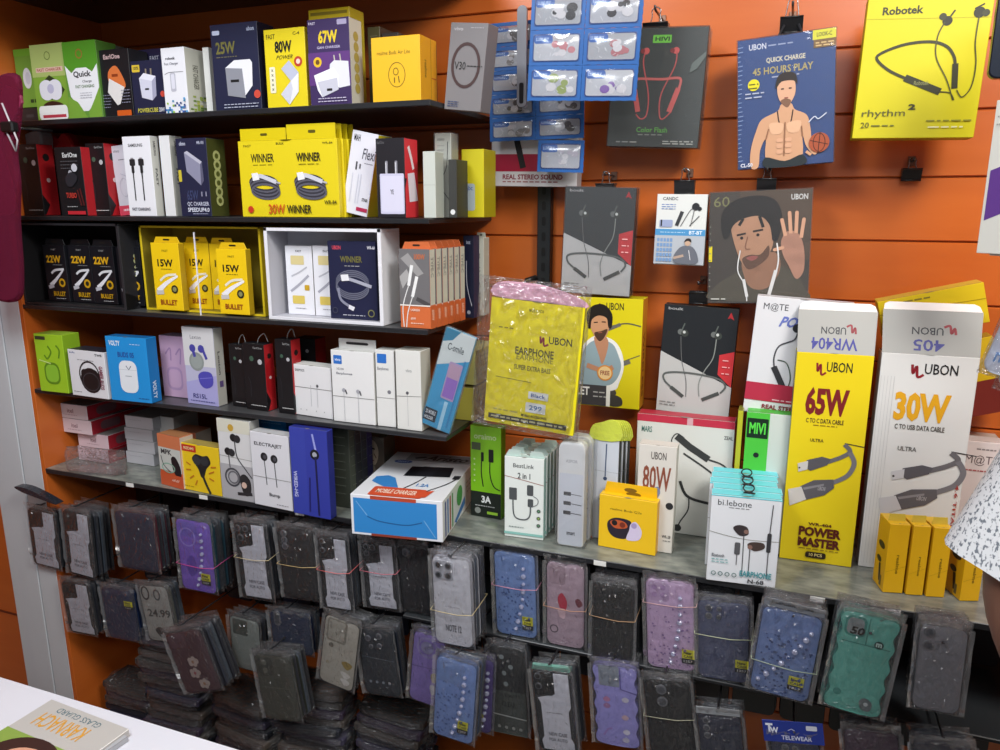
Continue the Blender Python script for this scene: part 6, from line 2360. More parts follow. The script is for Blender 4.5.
# blue cards of blister pockets
def card(name, label, px_tl, px_tr, px_bl, Y, rows, cols, missing=(), fill=None, wav=0.0, th=0.0015):
    mw, w, h = frame(px_bl, (px_bl[0] + px_tr[0] - px_tl[0], px_bl[1] + (px_tr[1] - px_tl[1])), px_tl, Y)
    e = empty(name, mw)
    tag(e, label, 'blister card')
    blue, dk = mat('295DA0', 0.35), mat('193A78', 0.4)
    m = M()
    cw, ch = w / cols, h / rows
    rnd = random.Random(rows * 7 + cols)
    for r_ in range(rows):
        for c_ in range(cols):
            if (r_, c_) in missing:
                continue
            x0, z1 = -w / 2 + c_ * cw, h - r_ * ch
            x1, z0 = x0 + cw, z1 - ch
            # sealed border with perforated edges
            n = 10
            pts = []
            for k in range(n):
                pts.append((x0 + (x1 - x0) * k / n, z0 + (0.0008 if k % 2 else 0)))
            for k in range(n):
                pts.append((x1 - (0.0008 if k % 2 else 0), z0 + (z1 - z0) * k / n))
            for k in range(n):
                pts.append((x1 - (x1 - x0) * k / n, z1))
            for k in range(n):
                pts.append((x0, z1 - (z1 - z0) * k / n))
            m.outline(pts, 0, th, blue, ch=0.0002)
    m.build('card_sheet', e)
    i = 0
    for r_ in range(rows):
        for c_ in range(cols):
            if (r_, c_) in missing:
                continue
            x0, z1 = -w / 2 + c_ * cw, h - r_ * ch
            t = M()
            g = cw * 0.07
            a = t.face((x0 + g, -0.0005, z1 - g), (1, 0, 0), (0, 0, -1), cw - 2 * g, ch - 2 * g)
            a.rr(0, 0, 1, 1, 0.05, dk)
            a.rr(0.02, 0.04, 0.98, 0.96, 0.05, ['A8ACB4', 'B4B8BE', '9EA2A8'][i % 3])
            a.rr(0.02, 0.04, 0.42, 0.34, 0.05, '2A5EA8')
            a.text('LUXURY', 0.06, 0.12, 0.34, 0.24, 'B8D0F0', 0.02)
            f = (fill or [])[i % len(fill)] if fill else '6A6A6C'
            for k in range(7):
                cx, cy = rnd.uniform(0.42, 0.85), rnd.uniform(0.3, 0.75)
                a.circ(cx, cy, rnd.uniform(0.05, 0.12), f if k % 3 else 'C8C8CC', sy=0.8, n=10)
            for k in range(10):
                x = rnd.uniform(0.05, 0.9)
                y = rnd.uniform(0.4, 0.9)
                a.line([(x, y), (x + rnd.uniform(-0.06, 0.06), y - rnd.uniform(0.04, 0.16))], 0.008, 'E0E2E6', sm=False)
            # bulging clear pocket
            nx, nz = 8, 6
            vs, fs = [], []
            for iz in range(nz + 1):
                for ix in range(nx + 1):
                    u, v = ix / nx, iz / nz
                    b = (math.sin(PI * u) * math.sin(PI * v)) ** 0.5
                    vs.append((x0 + g + (cw - 2 * g) * u, -0.0012 - 0.008 * b * (0.75 + 0.5 * rnd.random()), z1 - g - (ch - 2 * g) * v))
            for iz in range(nz):
                for ix in range(nx):
                    q = iz * (nx + 1) + ix
                    fs.append((q, q + 1, q + nx + 2, q + nx + 1))
            t.add(vs, fs, POLY, True)
            t.build('blister_pocket', e)
            i += 1
    return e


card('ear_tip_card', 'long blue blister card of ear tips hanging left, behind the other', (489, 24), (583, 20), (490, 142), 1.40, 5, 2, missing=((0, 1),), fill=['5A5656', '8A8684', '4E4A4A'])
card('ear_tip_card', 'single blue blister pocket left hanging below the long card', (537, 140), (583, 141), (537, 172), 1.398, 1, 1, fill=['B0ACB8'])
card('ear_tip_card', 'nearest blue blister card, its top out of view, with purple and pink tips', (524, -42), (633, -42), (527, 101), 1.30, 4, 2, fill=['8A9A5A', '7A5AA0', '2A2A2E', '2E2C30', 'B87A80', 'A86A70'])
m = M()
c0_ = at((526, 18), 1.37)
c1_ = at((521, 100), 1.37)
m.outline([(c1_.x + x, c1_.z + z) for x, z in rrp(-0.009, 0.009, -0.012, 0.16, 0.008)], 1.372, 1.378, mat('9A9CA4', 0.2), ch=0.001)
m.outline([(c1_.x + x, c1_.z + z) for x, z in rrp(-0.004, 0.004, -0.006, 0.03, 0.003)], 1.3710, 1.372, mat('2A2A2E', 0.3), ch=0.0003)
tag(m.build('plastic_hook_strip'), 'grey plastic hook strip between the two blue cards', 'hook')

# yellow pack in a clear bag, hung in front
mw, w, h = frame((484, 420), (573, 436), (503, 298), 1.22)


def a_(a):
    a.rect(0.0, 0.0, 1, 1, 'E8DA10')
    a.text('MADE IN INDIA', 0.42, 0.055, 0.58, 0.08, '6A6410', 0.02)
    ubon(a, 0.56, 0.24, 0.9, 0.33)
    a.fine(0.1, 0.22, 0.26, 1, 0.03, '9A9220')
    a.text('EARPHONE', 0.3, 0.36, 0.72, 0.42, '5E5A20', 0.02)
    a.text('EARPHONE', 0.32, 0.42, 0.72, 0.46, '8A8430', 0.0)
    a.text('SUPER EXTRA BASS', 0.3, 0.5, 0.7, 0.54, '7A7428', 0.02)
    a.line([(0.1, 0.62), (0.5, 0.63)], 0.006, '8A8430', sm=False)
    a.rr(0.48, 0.7, 0.7, 0.76, 0.01, 'D8DCE0')
    a.text('Black', 0.51, 0.715, 0.67, 0.745, '3A5A9A', 0.02)
    a.rr(0.46, 0.79, 0.68, 0.87, 0.01, 'D8DCE0')
    a.text('299', 0.5, 0.81, 0.64, 0.85, '3A6A9A', 0.02)
    a.fine(0.1, 0.88, 0.4, 1, 0.02, 'B8B040')
    a.text('MOBILE ACCESSORIES', 0.42, 0.89, 0.7, 0.91, '3A3810', 0.02)
    a.rect(0.05, 0.925, 0.92, 0.965, '3A3A2A')
    a.fine(0.08, 0.938, 0.88, 1, 0.02, 'B8B48A', th=0.014)
    rnd = random.Random(9)


e = carton('earphone_pack', 'bright yellow earphone carton inside a clear plastic bag, hung tilted', 'pack', (mw, w, h), 0.012, 'E8DA10', 'B8AA10', art=a_)


def bag_mesh(nx=12, nz=18, seed=1, flap=0.0, amp=0.05, rough=1.0):
    """unit pillow bag: x -.5...5, y 0..1 (front at 0), z 0..1, wrinkled"""
    rnd = random.Random(seed)
    vs, fs = [], []
    for side in (0, 1):
        for iz in range(nz + 1):
            for ix in range(nx + 1):
                u, v = ix / nx, iz / nz
                ed = min(u, 1 - u, v, 1 - v) * 8
                k = min(1.0, ed) ** 0.5
                n_ = noise.noise(Vector((u * 7 * rough, v * 11 * rough, seed * 3.7 + side * 9))) * amp + noise.noise(Vector((u * 22, v * 26, seed * 1.3))) * amp * 0.5
                y = 0.5 - (0.5 * k + n_ * k) if side == 0 else 0.5 + 0.5 * k + n_ * k
                ww_ = 1 + 0.02 * noise.noise(Vector((v * 9, seed, side))) * (1 if u in (0, 1) else 0)
                vs.append(((u - 0.5) * ww_, y, v))
    N = (nx + 1) * (nz + 1)
    for side in (0, 1):
        for iz in range(nz):
            for ix in range(nx):
                q = side * N + iz * (nx + 1) + ix
                f = (q, q + 1, q + nx + 2, q + nx + 1)
                fs.append(f if side == 0 else f[::-1])
    me = bpy.data.meshes.new('bag')
    me.from_pydata(vs, [], fs)
    me.polygons.foreach_set('use_smooth', [True] * len(fs))
    me.materials.append(POLY)
    return me


BAGS = [bag_mesh(seed=k) for k in range(1, 6)]


def add_bag(parent, x0, x1, y0, y1, z0, z1, k=0, name='clear_bag'):
    o = bpy.data.objects.new(name, BAGS[k % 5])
    COL.objects.link(o)
    o.parent = parent
    o.location = ((x0 + x1) / 2, y0, z0)
    o.scale = (x1 - x0, y1 - y0, z1 - z0)
    return o


add_bag(e, -w / 2 - 0.028, w / 2 + 0.007, -0.008, 0.024, -0.012, h + 0.035, 1)
m = M()
pts = [(-w * 0.48, h + 0.002), (w * 0.1, h + 0.001), (w * 0.5, h - 0.002), (w * 0.46, h + 0.012), (w * 0.15, h + 0.026), (-w * 0.1, h + 0.03), (-w * 0.45, h + 0.026)]
m.outline(smooth(pts, True, 3), 0.002, 0.008, PINKF, ch=0.001)
o = m.build('pink_bag_header', e)
clip(524, 296, 0.03, 'binder clip behind the bagged yellow earphone carton', Y=1.40, wires=False)

# ================================================================ PHONE CASES
CLEARM = mat('9A9C9C', 0.12)


def lens(m, x, z, r, y0, ring='2A2C30', glass='0E0F12', depth=0.002):
    n = 14
    pts = [(x + r * math.cos(2 * PI * k / n), z + r * math.sin(2 * PI * k / n)) for k in range(n)]
    m.outline(pts, y0 - depth, y0, ring, ch=0.0005)
    pts = [(x + r * 0.68 * math.cos(2 * PI * k / n), z + r * 0.68 * math.sin(2 * PI * k / n)) for k in range(n)]
    m.outline(pts, y0 - depth - 0.0003, y0 - depth + 0.0003, glass, ch=0.0002)


def case_mesh(w, h, col, side=None, r=0.012, d=0.0095, wavy=False):
    m = M()
    pts = rrp(-w / 2, w / 2, 0, h, r, 4)
    if wavy:
        q = []
        for k in range(9):
            q.append((w / 2 - 0.0025 + 0.0025 * math.cos(k * PI), h * (0.08 + 0.84 * k / 8)))
        pts = smooth([(-w / 2 + 0.01, 0), (w / 2 - 0.01, 0)] + q + [(w / 2 - 0.01, h), (-w / 2 + 0.01, h)] + [(-a_, b_) for a_, b_ in q[::-1]], True, 3)
    m.outline(pts, 0, d, col, side or col, ch=0.0018)
    return m


SIDE_MATS = {}


def phone_case(label, tl, tr, br, bl, style='plain', col='20242E', Y=1.19, n=4, lensk=None, back='2A2C32', z=None,
               sticker=None, band=None, hook=False, bagk=None, art=None, header=None, grp='phone cases', pitch=0.0125, wavy=False, back_label=None, mixed=()):
    """one bagged case at the front of its bundle, with the like cases bundled behind it"""
    mw, w, h = frame(bl, br, tl, Y)
    if z is not None:
        mw = mw.copy()
        low = min((mw @ Vector((-w / 2, 0, 0))).z, (mw @ Vector((w / 2, 0, 0))).z)
        mw.translation.z += z + 0.0012 - low
    e = empty('phone_case', mw)
    tag(e, label, 'phone case', None)
    g = 'C8C9CE'
    if style == 'card':
        m = case_mesh(w, h, mat('24262A', 0.2), mat('3A3C40', 0.15))
        m.build('case_shell', e)
        m = M()
        pts = [(-w * 0.36, 0.006), (w * 0.44, 0.006), (w * 0.44, h * 0.14), (w * 0.37, h * 0.2), (w * 0.37, h * 0.52), (w * 0.44, h * 0.58), (w * 0.44, h - 0.005), (w * 0.06, h - 0.005), (w * 0.06, h * 0.72), (-w * 0.4, h * 0.66), (-w * 0.33, h * 0.6), (-w * 0.33, h * 0.2), (-w * 0.4, h * 0.14)]
        m.outline(pts, -0.0012, -0.0002, mat(col if col != '20242E' else 'D6D7E0', 0.5), ch=0.0002)
        a = m.face((-w / 2, -0.0012, h), (1, 0, 0), (0, 0, -1), w, h)
        a.fine(0.3, 0.5, 0.7, 1, 0.03, '7A7A84', th=0.008)
        a.text('NEW CASE', 0.3, 0.74, 0.78, 0.785, '6A6A74', 0.01)
        a.text('FOR AUTO', 0.3, 0.81, 0.78, 0.85, '6A6A74', 0.01)
        m.build('card_insert', e)
        m = M()
        m.outline(rrp(-w * 0.44, w * 0.03, h * 0.7, h * 0.985, 0.006), -0.0018, 0.0, mat('17181C', 0.2), ch=0.0006)
        if lensk:
            for (u, v, rr_) in lensk:
                lens(m, -w / 2 + u * w, h - v * h, rr_ * w, -0.0018, '5A5C62')
        m.build('camera_frame', e)
    else:
        m = case_mesh(w, h, mat(col, 0.28, bump=0.15), mat(back, 0.25), wavy=wavy)
        a = m.face((-w / 2, -0.0001, h), (1, 0, 0), (0, 0, -1), w, h)
        if art:
            art(a)
        m.build('case_shell', e)
        if lensk:
            m = M()
            us = [l[0] for l in lensk]
            vs_ = [l[1] for l in lensk]
            rr0 = max(l[2] for l in lensk)
            if style == 'island':
                m.outline(rrp(-w / 2 + (min(us) - rr0 * 1.35) * w, -w / 2 + (max(us) + rr0 * 1.35) * w, h - max(vs_) * h - rr0 * 1.35 * w, h - min(vs_) * h + rr0 * 1.35 * w, 0.005), -0.002, 0.0005, mat(back, 0.2), ch=0.0006)
            for (u, v, rr_) in lensk:
                lens(m, -w / 2 + u * w, h - v * h, rr_ * w, -0.0018 if style == 'island' else 0.0, '6A6C72' if style != 'bead' else back, '1A1B20' if style != 'plain' else '4A4C54')
            m.build('camera_frame', e)
        if style == 'bead':
            m = M()
            rnd = random.Random(int(tl[0]))
            x0_, z0_, x1_, z1_ = (mixed or (0.72, 0.18, 0.5, 0.9))
            nb = 9
            for k in range(nb):
                t = k / (nb - 1)
                cx = -w / 2 + w * (x0_ + (x1_ - x0_) * t + 0.07 * math.sin(t * PI))
                cz = h - h * (z0_ + (z1_ - z0_) * t)
                rr_ = 0.0034 + 0.0012 * (k % 2)
                pp = [(0, 0, -1), (1, 0, 0), (0, 0, 1), (-1, 0, 0)]
                # small faceted bead
                ring_ = [(cx + rr_ * math.cos(2 * PI * i / 8), cz + rr_ * math.sin(2 * PI * i / 8)) for i in range(8)]
                m.outline(ring_, -0.0055, -0.001, mat('C4C8E4', 0.12, 0.0, 0.6), ch=0.0016)
            m.build('bead_strap', e)
    if sticker:
        u, v = sticker
        m = M()
        sx, sz = -w / 2 + u * w, h - v * h
        m.box(sx, sx + w * 0.26, -0.0029, -0.0024, sz - h * 0.10, sz, 'D6D028', b=0.0002)
        m.box(sx, sx + w * 0.26, -0.0029, -0.0024, sz - h * 0.155, sz - h * 0.10, '1A1A1A', b=0.0002)
        a = m.face((sx, -0.0029, sz), (1, 0, 0), (0, 0, -1), w * 0.26, h * 0.155)
        a.text('New', 0.15, 0.1, 0.8, 0.34, '2A2A14', 0.03)
        a.text('CASE', 0.15, 0.4, 0.85, 0.58, '2A2A14', 0.02)
        a.text('1357', 0.15, 0.74, 0.85, 0.92, 'C8C8C8')
        m.build('yellow_sticker', e)
    add_bag(e, -w / 2 - 0.0035, w / 2 + 0.0035, -0.006, 0.0115, -0.003, h + 0.012, int(tl[0]))
    if header:
        header(e, w, h)
    # crinkled open mouth of the bag above the case
    m = M()
    fr_ = random.Random(int(tl[0] * 7))
    nx, nz = 14, 4
    vs, fs = [], []
    for iz in range(nz + 1):
        for ix in range(nx + 1):
            u = ix / nx
            vs.append((-w / 2 - 0.004 + (w + 0.008) * u, 0.002 - 0.008 * iz / nz + 0.005 * noise.noise(Vector((u * 13, iz * 0.9, tl[0] * 0.37))), h - 0.006 + 0.021 * iz / nz + 0.005 * noise.noise(Vector((u * 9, 7.3, tl[0] * 0.21))) * iz / nz))
    for iz in range(nz):
        for ix in range(nx):
            q = iz * (nx + 1) + ix
            fs.append((q, q + 1, q + nx + 2, q + nx + 1))
    for sg in (-1, 1):
        b0 = len(vs)
        for iz in range(13):
            v = iz / 12
            for k in range(3):
                vs.append((sg * (w / 2 + 0.001 + 0.003 * k), 0.001 - 0.002 * k + 0.004 * noise.noise(Vector((v * 15, k * 2.1, sg * 3 + tl[0]))), h * v))
        for iz in range(12):
            for k in range(2):
                q = b0 + iz * 3 + k
                fs.append((q, q + 1, q + 4, q + 3))
    m.add(vs, fs, CRINK, True)
    m.build('bag_mouth', e)
    # cases behind it in the bundle
    rnd = random.Random(int(tl[0] * 3 + tl[1]))
    proto = None
    sh = label if len(label.split()) <= 11 else label.split(' with ')[0]
    lab = back_label or ('case bundled behind the ' + sh)
    for k in range(1, n):
        mw2 = mw @ Matrix.Translation((0.0035 * rnd.uniform(-1, 1), pitch * k + 0.001, 0))
        if k <= 2 or k % 2:
            b = case_mesh(w * 0.98, h * rnd.uniform(0.95, 0.995), mat(back, 0.3), mat([back, '2A2D36', '3E4650', '222228', '4A4E54'][k % 5], 0.3))
            o = b.build('phone_case', None, mw2)
            proto = o
        else:
            o = proto.copy()
            COL.objects.link(o)
            o.matrix_world = mw2
        tag(o, lab, 'phone case', 'cases behind the ' + sh)
        add_bag(o, -w / 2 - 0.003, w / 2 + 0.003, -0.0007, 0.0113, -0.002, h + rnd.uniform(0.004, 0.012), k + int(tl[0]))
    if band:
        v, c = band
        zb = h - v * h
        m = M()
        D = pitch * n + 0.004
        X = w / 2 + 0.0042
        Yf_ = -0.0078
        pts = [(-X, Yf_, zb), (-X * 0.4, Yf_ - 0.0006, zb - 0.001), (X * 0.3, Yf_ - 0.0006, zb - 0.002), (X, Yf_, zb + 0.002), (X + 0.0015, D * 0.5, zb + 0.006), (X, D, zb + 0.006), (-X, D, zb + 0.004), (-X - 0.0015, D * 0.5, zb + 0.002)]
        m.tube(pts, 0.0007, mat(c, 0.5), n=5, closed=True)
        tag(m.build('rubber_band', None, mw), 'rubber band round the ' + sh, 'rubber band')
    if hook:
        P = mw @ Vector((0, 0, h + 0.006))
        m = M()
        ya, zz = (1.1992, Z5 - 0.0055) if P.z > 0.925 else (1.4995, P.z + 0.006)
        m.tube([(P.x, ya, zz), (P.x, P.y + 0.002, zz), (P.x, P.y - 0.008, zz + 0.006)], 0.0018, mat('5A5A5E', 0.3, 0.8))
        tag(m.build('display_peg'), 'steel peg carrying the ' + sh, 'peg')
    return e


L3 = [(0.16, 0.07, 0.085), (0.36, 0.07, 0.085), (0.16, 0.17, 0.085)]
L2 = [(0.16, 0.07, 0.09), (0.16, 0.19, 0.09)]
L3v = [(0.2, 0.08, 0.085), (0.2, 0.17, 0.085), (0.2, 0.26, 0.085)]


def speck(c1, n=60, seed=1, y0=0.3):
    def f(a):
        rnd = random.Random(seed)
        for k in range(n):
            x, y = rnd.uniform(0.08, 0.92), rnd.uniform(y0, 0.95)
            a.circ(x, y, rnd.uniform(0.012, 0.03), c1, n=6)
    return f


def hearts(c1, c2):
    def f(a):
        a.rr(0.06, 0.03, 0.48, 0.24, 0.06, c2)
        for x, y in ((0.18, 0.09), (0.36, 0.09), (0.18, 0.17), (0.36, 0.17)):
            a.circ(x, y, 0.06, c1)
    return f


# upper row
phone_case('leftmost white-carded case with a black camera frame, upper row', (27, 507), (54, 508), (61, 571), (34, 564), 'card', lensk=None, Y=1.185, n=2, hook=True)
phone_case('second white-carded case from the left with a black camera frame, upper row', (60, 508), (88, 511), (95, 580), (69, 573), 'card', Y=1.185, n=5, hook=True, sticker=None)
phone_case('plain navy case beside the left carded pair', (112, 509), (151, 512), (160, 574), (122, 567), 'plain', '232C48', Y=1.185, n=4, hook=True, back='5A2E38')


def a_(a):
    a.rr(0.08, 0.04, 0.6, 0.24, 0.1, '7A66C8')
    a.ring(0.3, 0.25, 0.22, 0.04, 'A492E4')
    a.blob([(0.2, 0.6), (0.4, 0.5), (0.5, 0.7), (0.3, 0.8)], '6A4EB8')


phone_case('violet case with a bead strap and yellow sticker', (174, 517), (208, 520), (217, 595), (183, 588), 'bead', '8868D2', Y=1.18, n=5, back='2E4A56', sticker=(0.62, 0.72), hook=True, band=(0.62, 'C84A8A'), art=a_)
phone_case('white-carded case with three big lenses on a black frame', (236, 521), (268, 524), (274, 602), (243, 597), 'card', Y=1.18, n=4, lensk=[(0.14, 0.08, 0.09), (0.38, 0.08, 0.09), (0.2, 0.2, 0.1)], band=(0.45, 'C8B890'), hook=True)
phone_case('all-black case under a tan rubber band', (279, 527), (317, 531), (320, 602), (285, 597), 'plain', '1A1A1E', Y=1.18, n=4, lensk=L3v, band=(0.5, 'B8A070'), hook=True, back='1E1E22')
phone_case('white-carded case with two stacked lenses left of its twin', (320, 535), (348, 538), (353, 613), (324, 608), 'card', Y=1.178, n=5, lensk=L2, band=(0.45, 'D86A6A'), hook=True)
phone_case('white-carded case under the flat white and blue box', (364, 541), (395, 545), (399, 612), (367, 607), 'card', Y=1.20, n=4, lensk=L3, band=(0.42, 'C86A7A'), hook=True)
phone_case('dark glossy case with a pale round lens left of the white four-lens case', (401, 546), (432, 549), (433, 616), (403, 612), 'plain', '16181E', Y=1.21, n=4, lensk=[(0.3, 0.09, 0.13)], back='24262C', z=Z6)


def a_(a):
    a.ring(0.5, 0.56, 0.26, 0.03, 'D2D3D8')
    a.fine(0.3, 0.55, 0.7, 1, 0.03, 'B8B9C0')
    a.text('NOTE 12', 0.3, 0.76, 0.72, 0.84, '6A6C74', 0.02)


phone_case('pale grey case with four black ring lenses, hung in front', (438, 556), (480, 562), (473, 649), (436, 642), 'island', 'D6D7DE', Y=1.13, n=5, lensk=[(0.18, 0.09, 0.085), (0.44, 0.09, 0.085), (0.18, 0.2, 0.085), (0.44, 0.2, 0.085)], back='B4B5BC', band=(0.6, 'C8B88A'), hook=True, art=a_)
phone_case('blue speckled case with a bead strap, upper row centre', (497, 554), (539, 558), (537, 644), (497, 637), 'bead', '7D9AD0', Y=1.205, n=4, back='4A5E8A', sticker=(0.66, 0.74), art=lambda a: [a.rr(0.08, 0.03, 0.72, 0.24, 0.06, '7490C4'), speck('44609A', 80, 3)(a)], band=(0.4, 'C88AA0'), z=Z6)


def a_(a):
    a.rr(0.08, 0.03, 0.5, 0.26, 0.08, 'A8909C')
    a.blob([(0.3, 0.42), (0.42, 0.36), (0.55, 0.46), (0.5, 0.56), (0.36, 0.54)], 'C02A48')
    a.blob([(0.3, 0.56), (0.5, 0.55), (0.48, 0.66), (0.34, 0.64)], 'E0C0C8')
    a.blob([(0.76, 0.42), (0.88, 0.4), (0.96, 0.46), (0.84, 0.5)], '7A3A48')
    a.ring(0.2, 0.8, 0.1, 0.03, '6A5A64')


phone_case('dusty pink clear case with red prints', (548, 556), (586, 560), (584, 646), (547, 639), 'plain', 'BCA4B2', Y=1.205, n=3, back='8A7682', art=a_, z=Z6, band=(0.52, 'B88A70'))
phone_case('black case in a crumpled bag under a slanting tan band', (590, 574), (634, 580), (632, 660), (592, 652), 'plain', '1A1C1E', Y=1.19, n=5, back='202326', z=Z6, band=(0.42, 'B08C6A'))
phone_case('pink dotted case with a bead strap', (650, 574), (696, 576), (695, 669), (648, 662), 'bead', 'CFB2D4', Y=1.20, n=4, back='C8A8C8', sticker=(0.74, 0.74), art=lambda a: [hearts('A888B4', 'BCA0C4')(a), speck('9478A8', 70, 5)(a)], band=(0.25, 'C8A0A0'), z=Z6)
phone_case('slate blue plain case under a pale band, yellow sticker', (703, 592), (751, 595), (749, 678), (698, 670), 'plain', '4E5574', Y=1.20, n=3, lensk=[(0.22, 0.1, 0.07), (0.22, 0.2, 0.07), (0.42, 0.1, 0.05), (0.42, 0.2, 0.05)], back='3A4058', sticker=(0.74, 0.7), band=(0.42, 'B8C0A0'), z=Z6)


def hdr(txt, col, tc, hh=0.02):
    def f(e, w, h):
        m = M()
        m.box(-w * 0.5, w * 0.5, -0.0035, -0.0025, h + 0.001, h + hh, mat(col, 0.2), b=0.0002)
        a = m.face((-w * 0.5, -0.0035, h + hh), (1, 0, 0), (0, 0, -1), w, hh)
        if txt:
            a.text(txt, 0.12, 0.15, 0.82, 0.5, tc, 0.02)
        m.build('bag_header', e)
    return f


phone_case('large blue speckled case tilted right with a bead strap', (769, 605), (821, 617), (807, 704), (749, 688), 'bead', '7189BC', Y=1.13, n=4, back='41547E', sticker=(0.62, 0.72), art=lambda a: [a.rr(0.06, 0.03, 0.7, 0.26, 0.06, '6A82B4'), speck('3A4E7E', 90, 8)(a)], band=(0.62, 'A8B8A0'), hook=True, header=hdr('Fashion Case', '6A6E76', '1A1A1E', 0.014), mixed=(0.85, 0.2, 0.12, 0.85))


def a_(a):
    a.rr(0.1, 0.04, 0.46, 0.24, 0.1, '3E8E82')
    a.rr(0.14, 0.06, 0.42, 0.22, 0.08, '8A9294')
    a.line([(0.5, 0.03), (0.5, 0.3)], 0.02, '3E8E82', sm=False)
    a.line([(0.1, 0.3), (0.92, 0.3)], 0.02, '3E8E82', sm=False)
    a.text('50', 0.2, 0.14, 0.44, 0.22, '101414', 0.04, skew=0.1)
    a.circ(0.72, 0.27, 0.08, '1E4A44')
    a.text('m', 0.67, 0.25, 0.77, 0.29, 'D0E8E0', 0.04)
    a.circ(0.2, 0.82, 0.07, '3E8E82')
    a.blob([(0.6, 0.86), (0.7, 0.82), (0.82, 0.86), (0.8, 0.94), (0.66, 0.94)], '6A7478')
    a.circ(0.72, 0.88, 0.04, 'D8DCDC')


phone_case('large teal wavy-edged case marked 50 with small charms', (841, 608), (897, 621), (879, 720), (822, 704), 'plain', '68BCAC', Y=1.12, n=3, back='3F8A7E', art=a_, hook=True, wavy=True)
phone_case('grey clear case with two black lenses at the far right', (925, 623), (975, 630), (958, 716), (911, 707), 'plain', '8A8B92', Y=1.13, n=4, lensk=[(0.2, 0.09, 0.12), (0.2, 0.24, 0.12)], back='5E6066', art=lambda a: a.ring(0.5, 0.55, 0.3, 0.015, '8A8B90'), hook=True)

# lower row
phone_case('leftmost white-carded case of the lower row', (58, 580), (82, 582), (97, 637), (70, 632), 'card', Y=1.18, n=5, hook=True)
phone_case('navy blue case with a yellow sticker, lower row left', (110, 588), (138, 590), (140, 643), (109, 637), 'plain', '1E3054', Y=1.18, n=3, hook=True, sticker=(0.72, 0.2), back='1A2848')
phone_case('whitish case with handwritten digits beside the lower navy case', (143, 585), (170, 587), (178, 643), (150, 640), 'plain', 'AAAAA4', Y=1.185, n=3, hook=True, back='5E5E5A', art=lambda a: [a.ring(0.2, 0.14, 0.12, 0.05, '3A3C3E', sy=1.5), a.ring(0.6, 0.16, 0.1, 0.05, '5A5C5E', sy=1.4), a.text('24.99', 0.15, 0.42, 0.95, 0.56, '4A4A48', 0.02), a.blob([(0.3, 0.8), (0.5, 0.74), (0.7, 0.86), (0.5, 0.94)], '2A2C2E')])
phone_case('maroon case swung towards the counter, white floral print', (167, 633), (198, 627), (223, 690), (187, 694), 'plain', '50303A', Y=1.10, n=5, hook=True, back='2A2A30', art=lambda a: [a.rr(0.06, 0.04, 0.5, 0.26, 0.08, '60404A'), *[a.circ(cx + 0.09 * math.cos(k * 1.257), cy + 0.045 * math.sin(k * 1.257), 0.06, 'BCACA4', n=10) for cx, cy in ((0.5, 0.5), (0.45, 0.68), (0.6, 0.86)) for k in range(5)], a.circ(0.5, 0.5, 0.035, 'A87A5A', n=8), a.circ(0.45, 0.68, 0.035, 'B04A5A', n=8), a.circ(0.6, 0.86, 0.035, 'A87A5A', n=8)])
phone_case('clear grey-green case left of the lower navy bag', (216, 611), (245, 617), (262, 674), (233, 666), 'plain', '8E948E', Y=1.19, n=3, hook=True, back='2A2C2E', art=lambda a: [a.rr(0.1, 0.05, 0.6, 0.34, 0.05, '4E524C')])
phone_case('deep navy case in a shiny bag with two white price tags', (277, 611), (313, 617), (313, 657), (274, 650), 'plain', '182848', Y=1.19, n=3, hook=True, lensk=L3v, back='182440')
phone_case('smoky olive-grey bumper case low in the middle left', (260, 654), (301, 658), (302, 723), (266, 718), 'plain', '4E5046', Y=1.14, n=4, hook=True, back='3A3C36', art=lambda a: [a.rr(0.06, 0.04, 0.5, 0.32, 0.12, '3E4038'), a.circ(0.26, 0.12, 0.07, '6A6C60'), a.circ(0.26, 0.24, 0.07, '6A6C60'), a.line([(0.1, 0.5), (0.95, 0.5)], 0.015, '6E7064', sm=False), speck('7A7C70', 10, 4, 0.9)(a)])
phone_case('beige clear case with gold bow and white charms', (321, 611), (352, 619), (352, 693), (319, 679), 'plain', 'BAB6AA', Y=1.16, n=4, hook=True, back='4A4840', art=lambda a: [a.rr(0.08, 0.03, 0.66, 0.36, 0.08, '8A867A'), a.rr(0.13, 0.05, 0.6, 0.33, 0.06, 'ACA89C'), a.circ(0.25, 0.42, 0.07, '7A7468'), a.blob([(0.6, 0.62), (0.75, 0.58), (0.92, 0.62), (0.78, 0.7)], 'A08A4A'), a.blob([(0.6, 0.76), (0.74, 0.74), (0.9, 0.78), (0.76, 0.84)], 'E4E2DC'), a.blob([(0.62, 0.86), (0.76, 0.84), (0.9, 0.88), (0.78, 0.94)], 'E4E2DC'), a.circ(0.2, 0.68, 0.05, 'B0A890')])
phone_case('black-blue case with four dim lenses and a charm row', (362, 628), (399, 629), (401, 698), (366, 693), 'plain', '242C36', Y=1.17, n=4, hook=True, back='1E242C', lensk=[(0.3, 0.14, 0.08), (0.62, 0.1, 0.08), (0.36, 0.26, 0.06), (0.6, 0.24, 0.07)], art=lambda a: [a.line([(0.05, 0.42), (0.95, 0.46)], 0.02, '5A6470', sm=False)] + [a.circ(0.2 + 0.18 * k, 0.8, 0.04, '8A94A0', n=8) for k in range(4)])


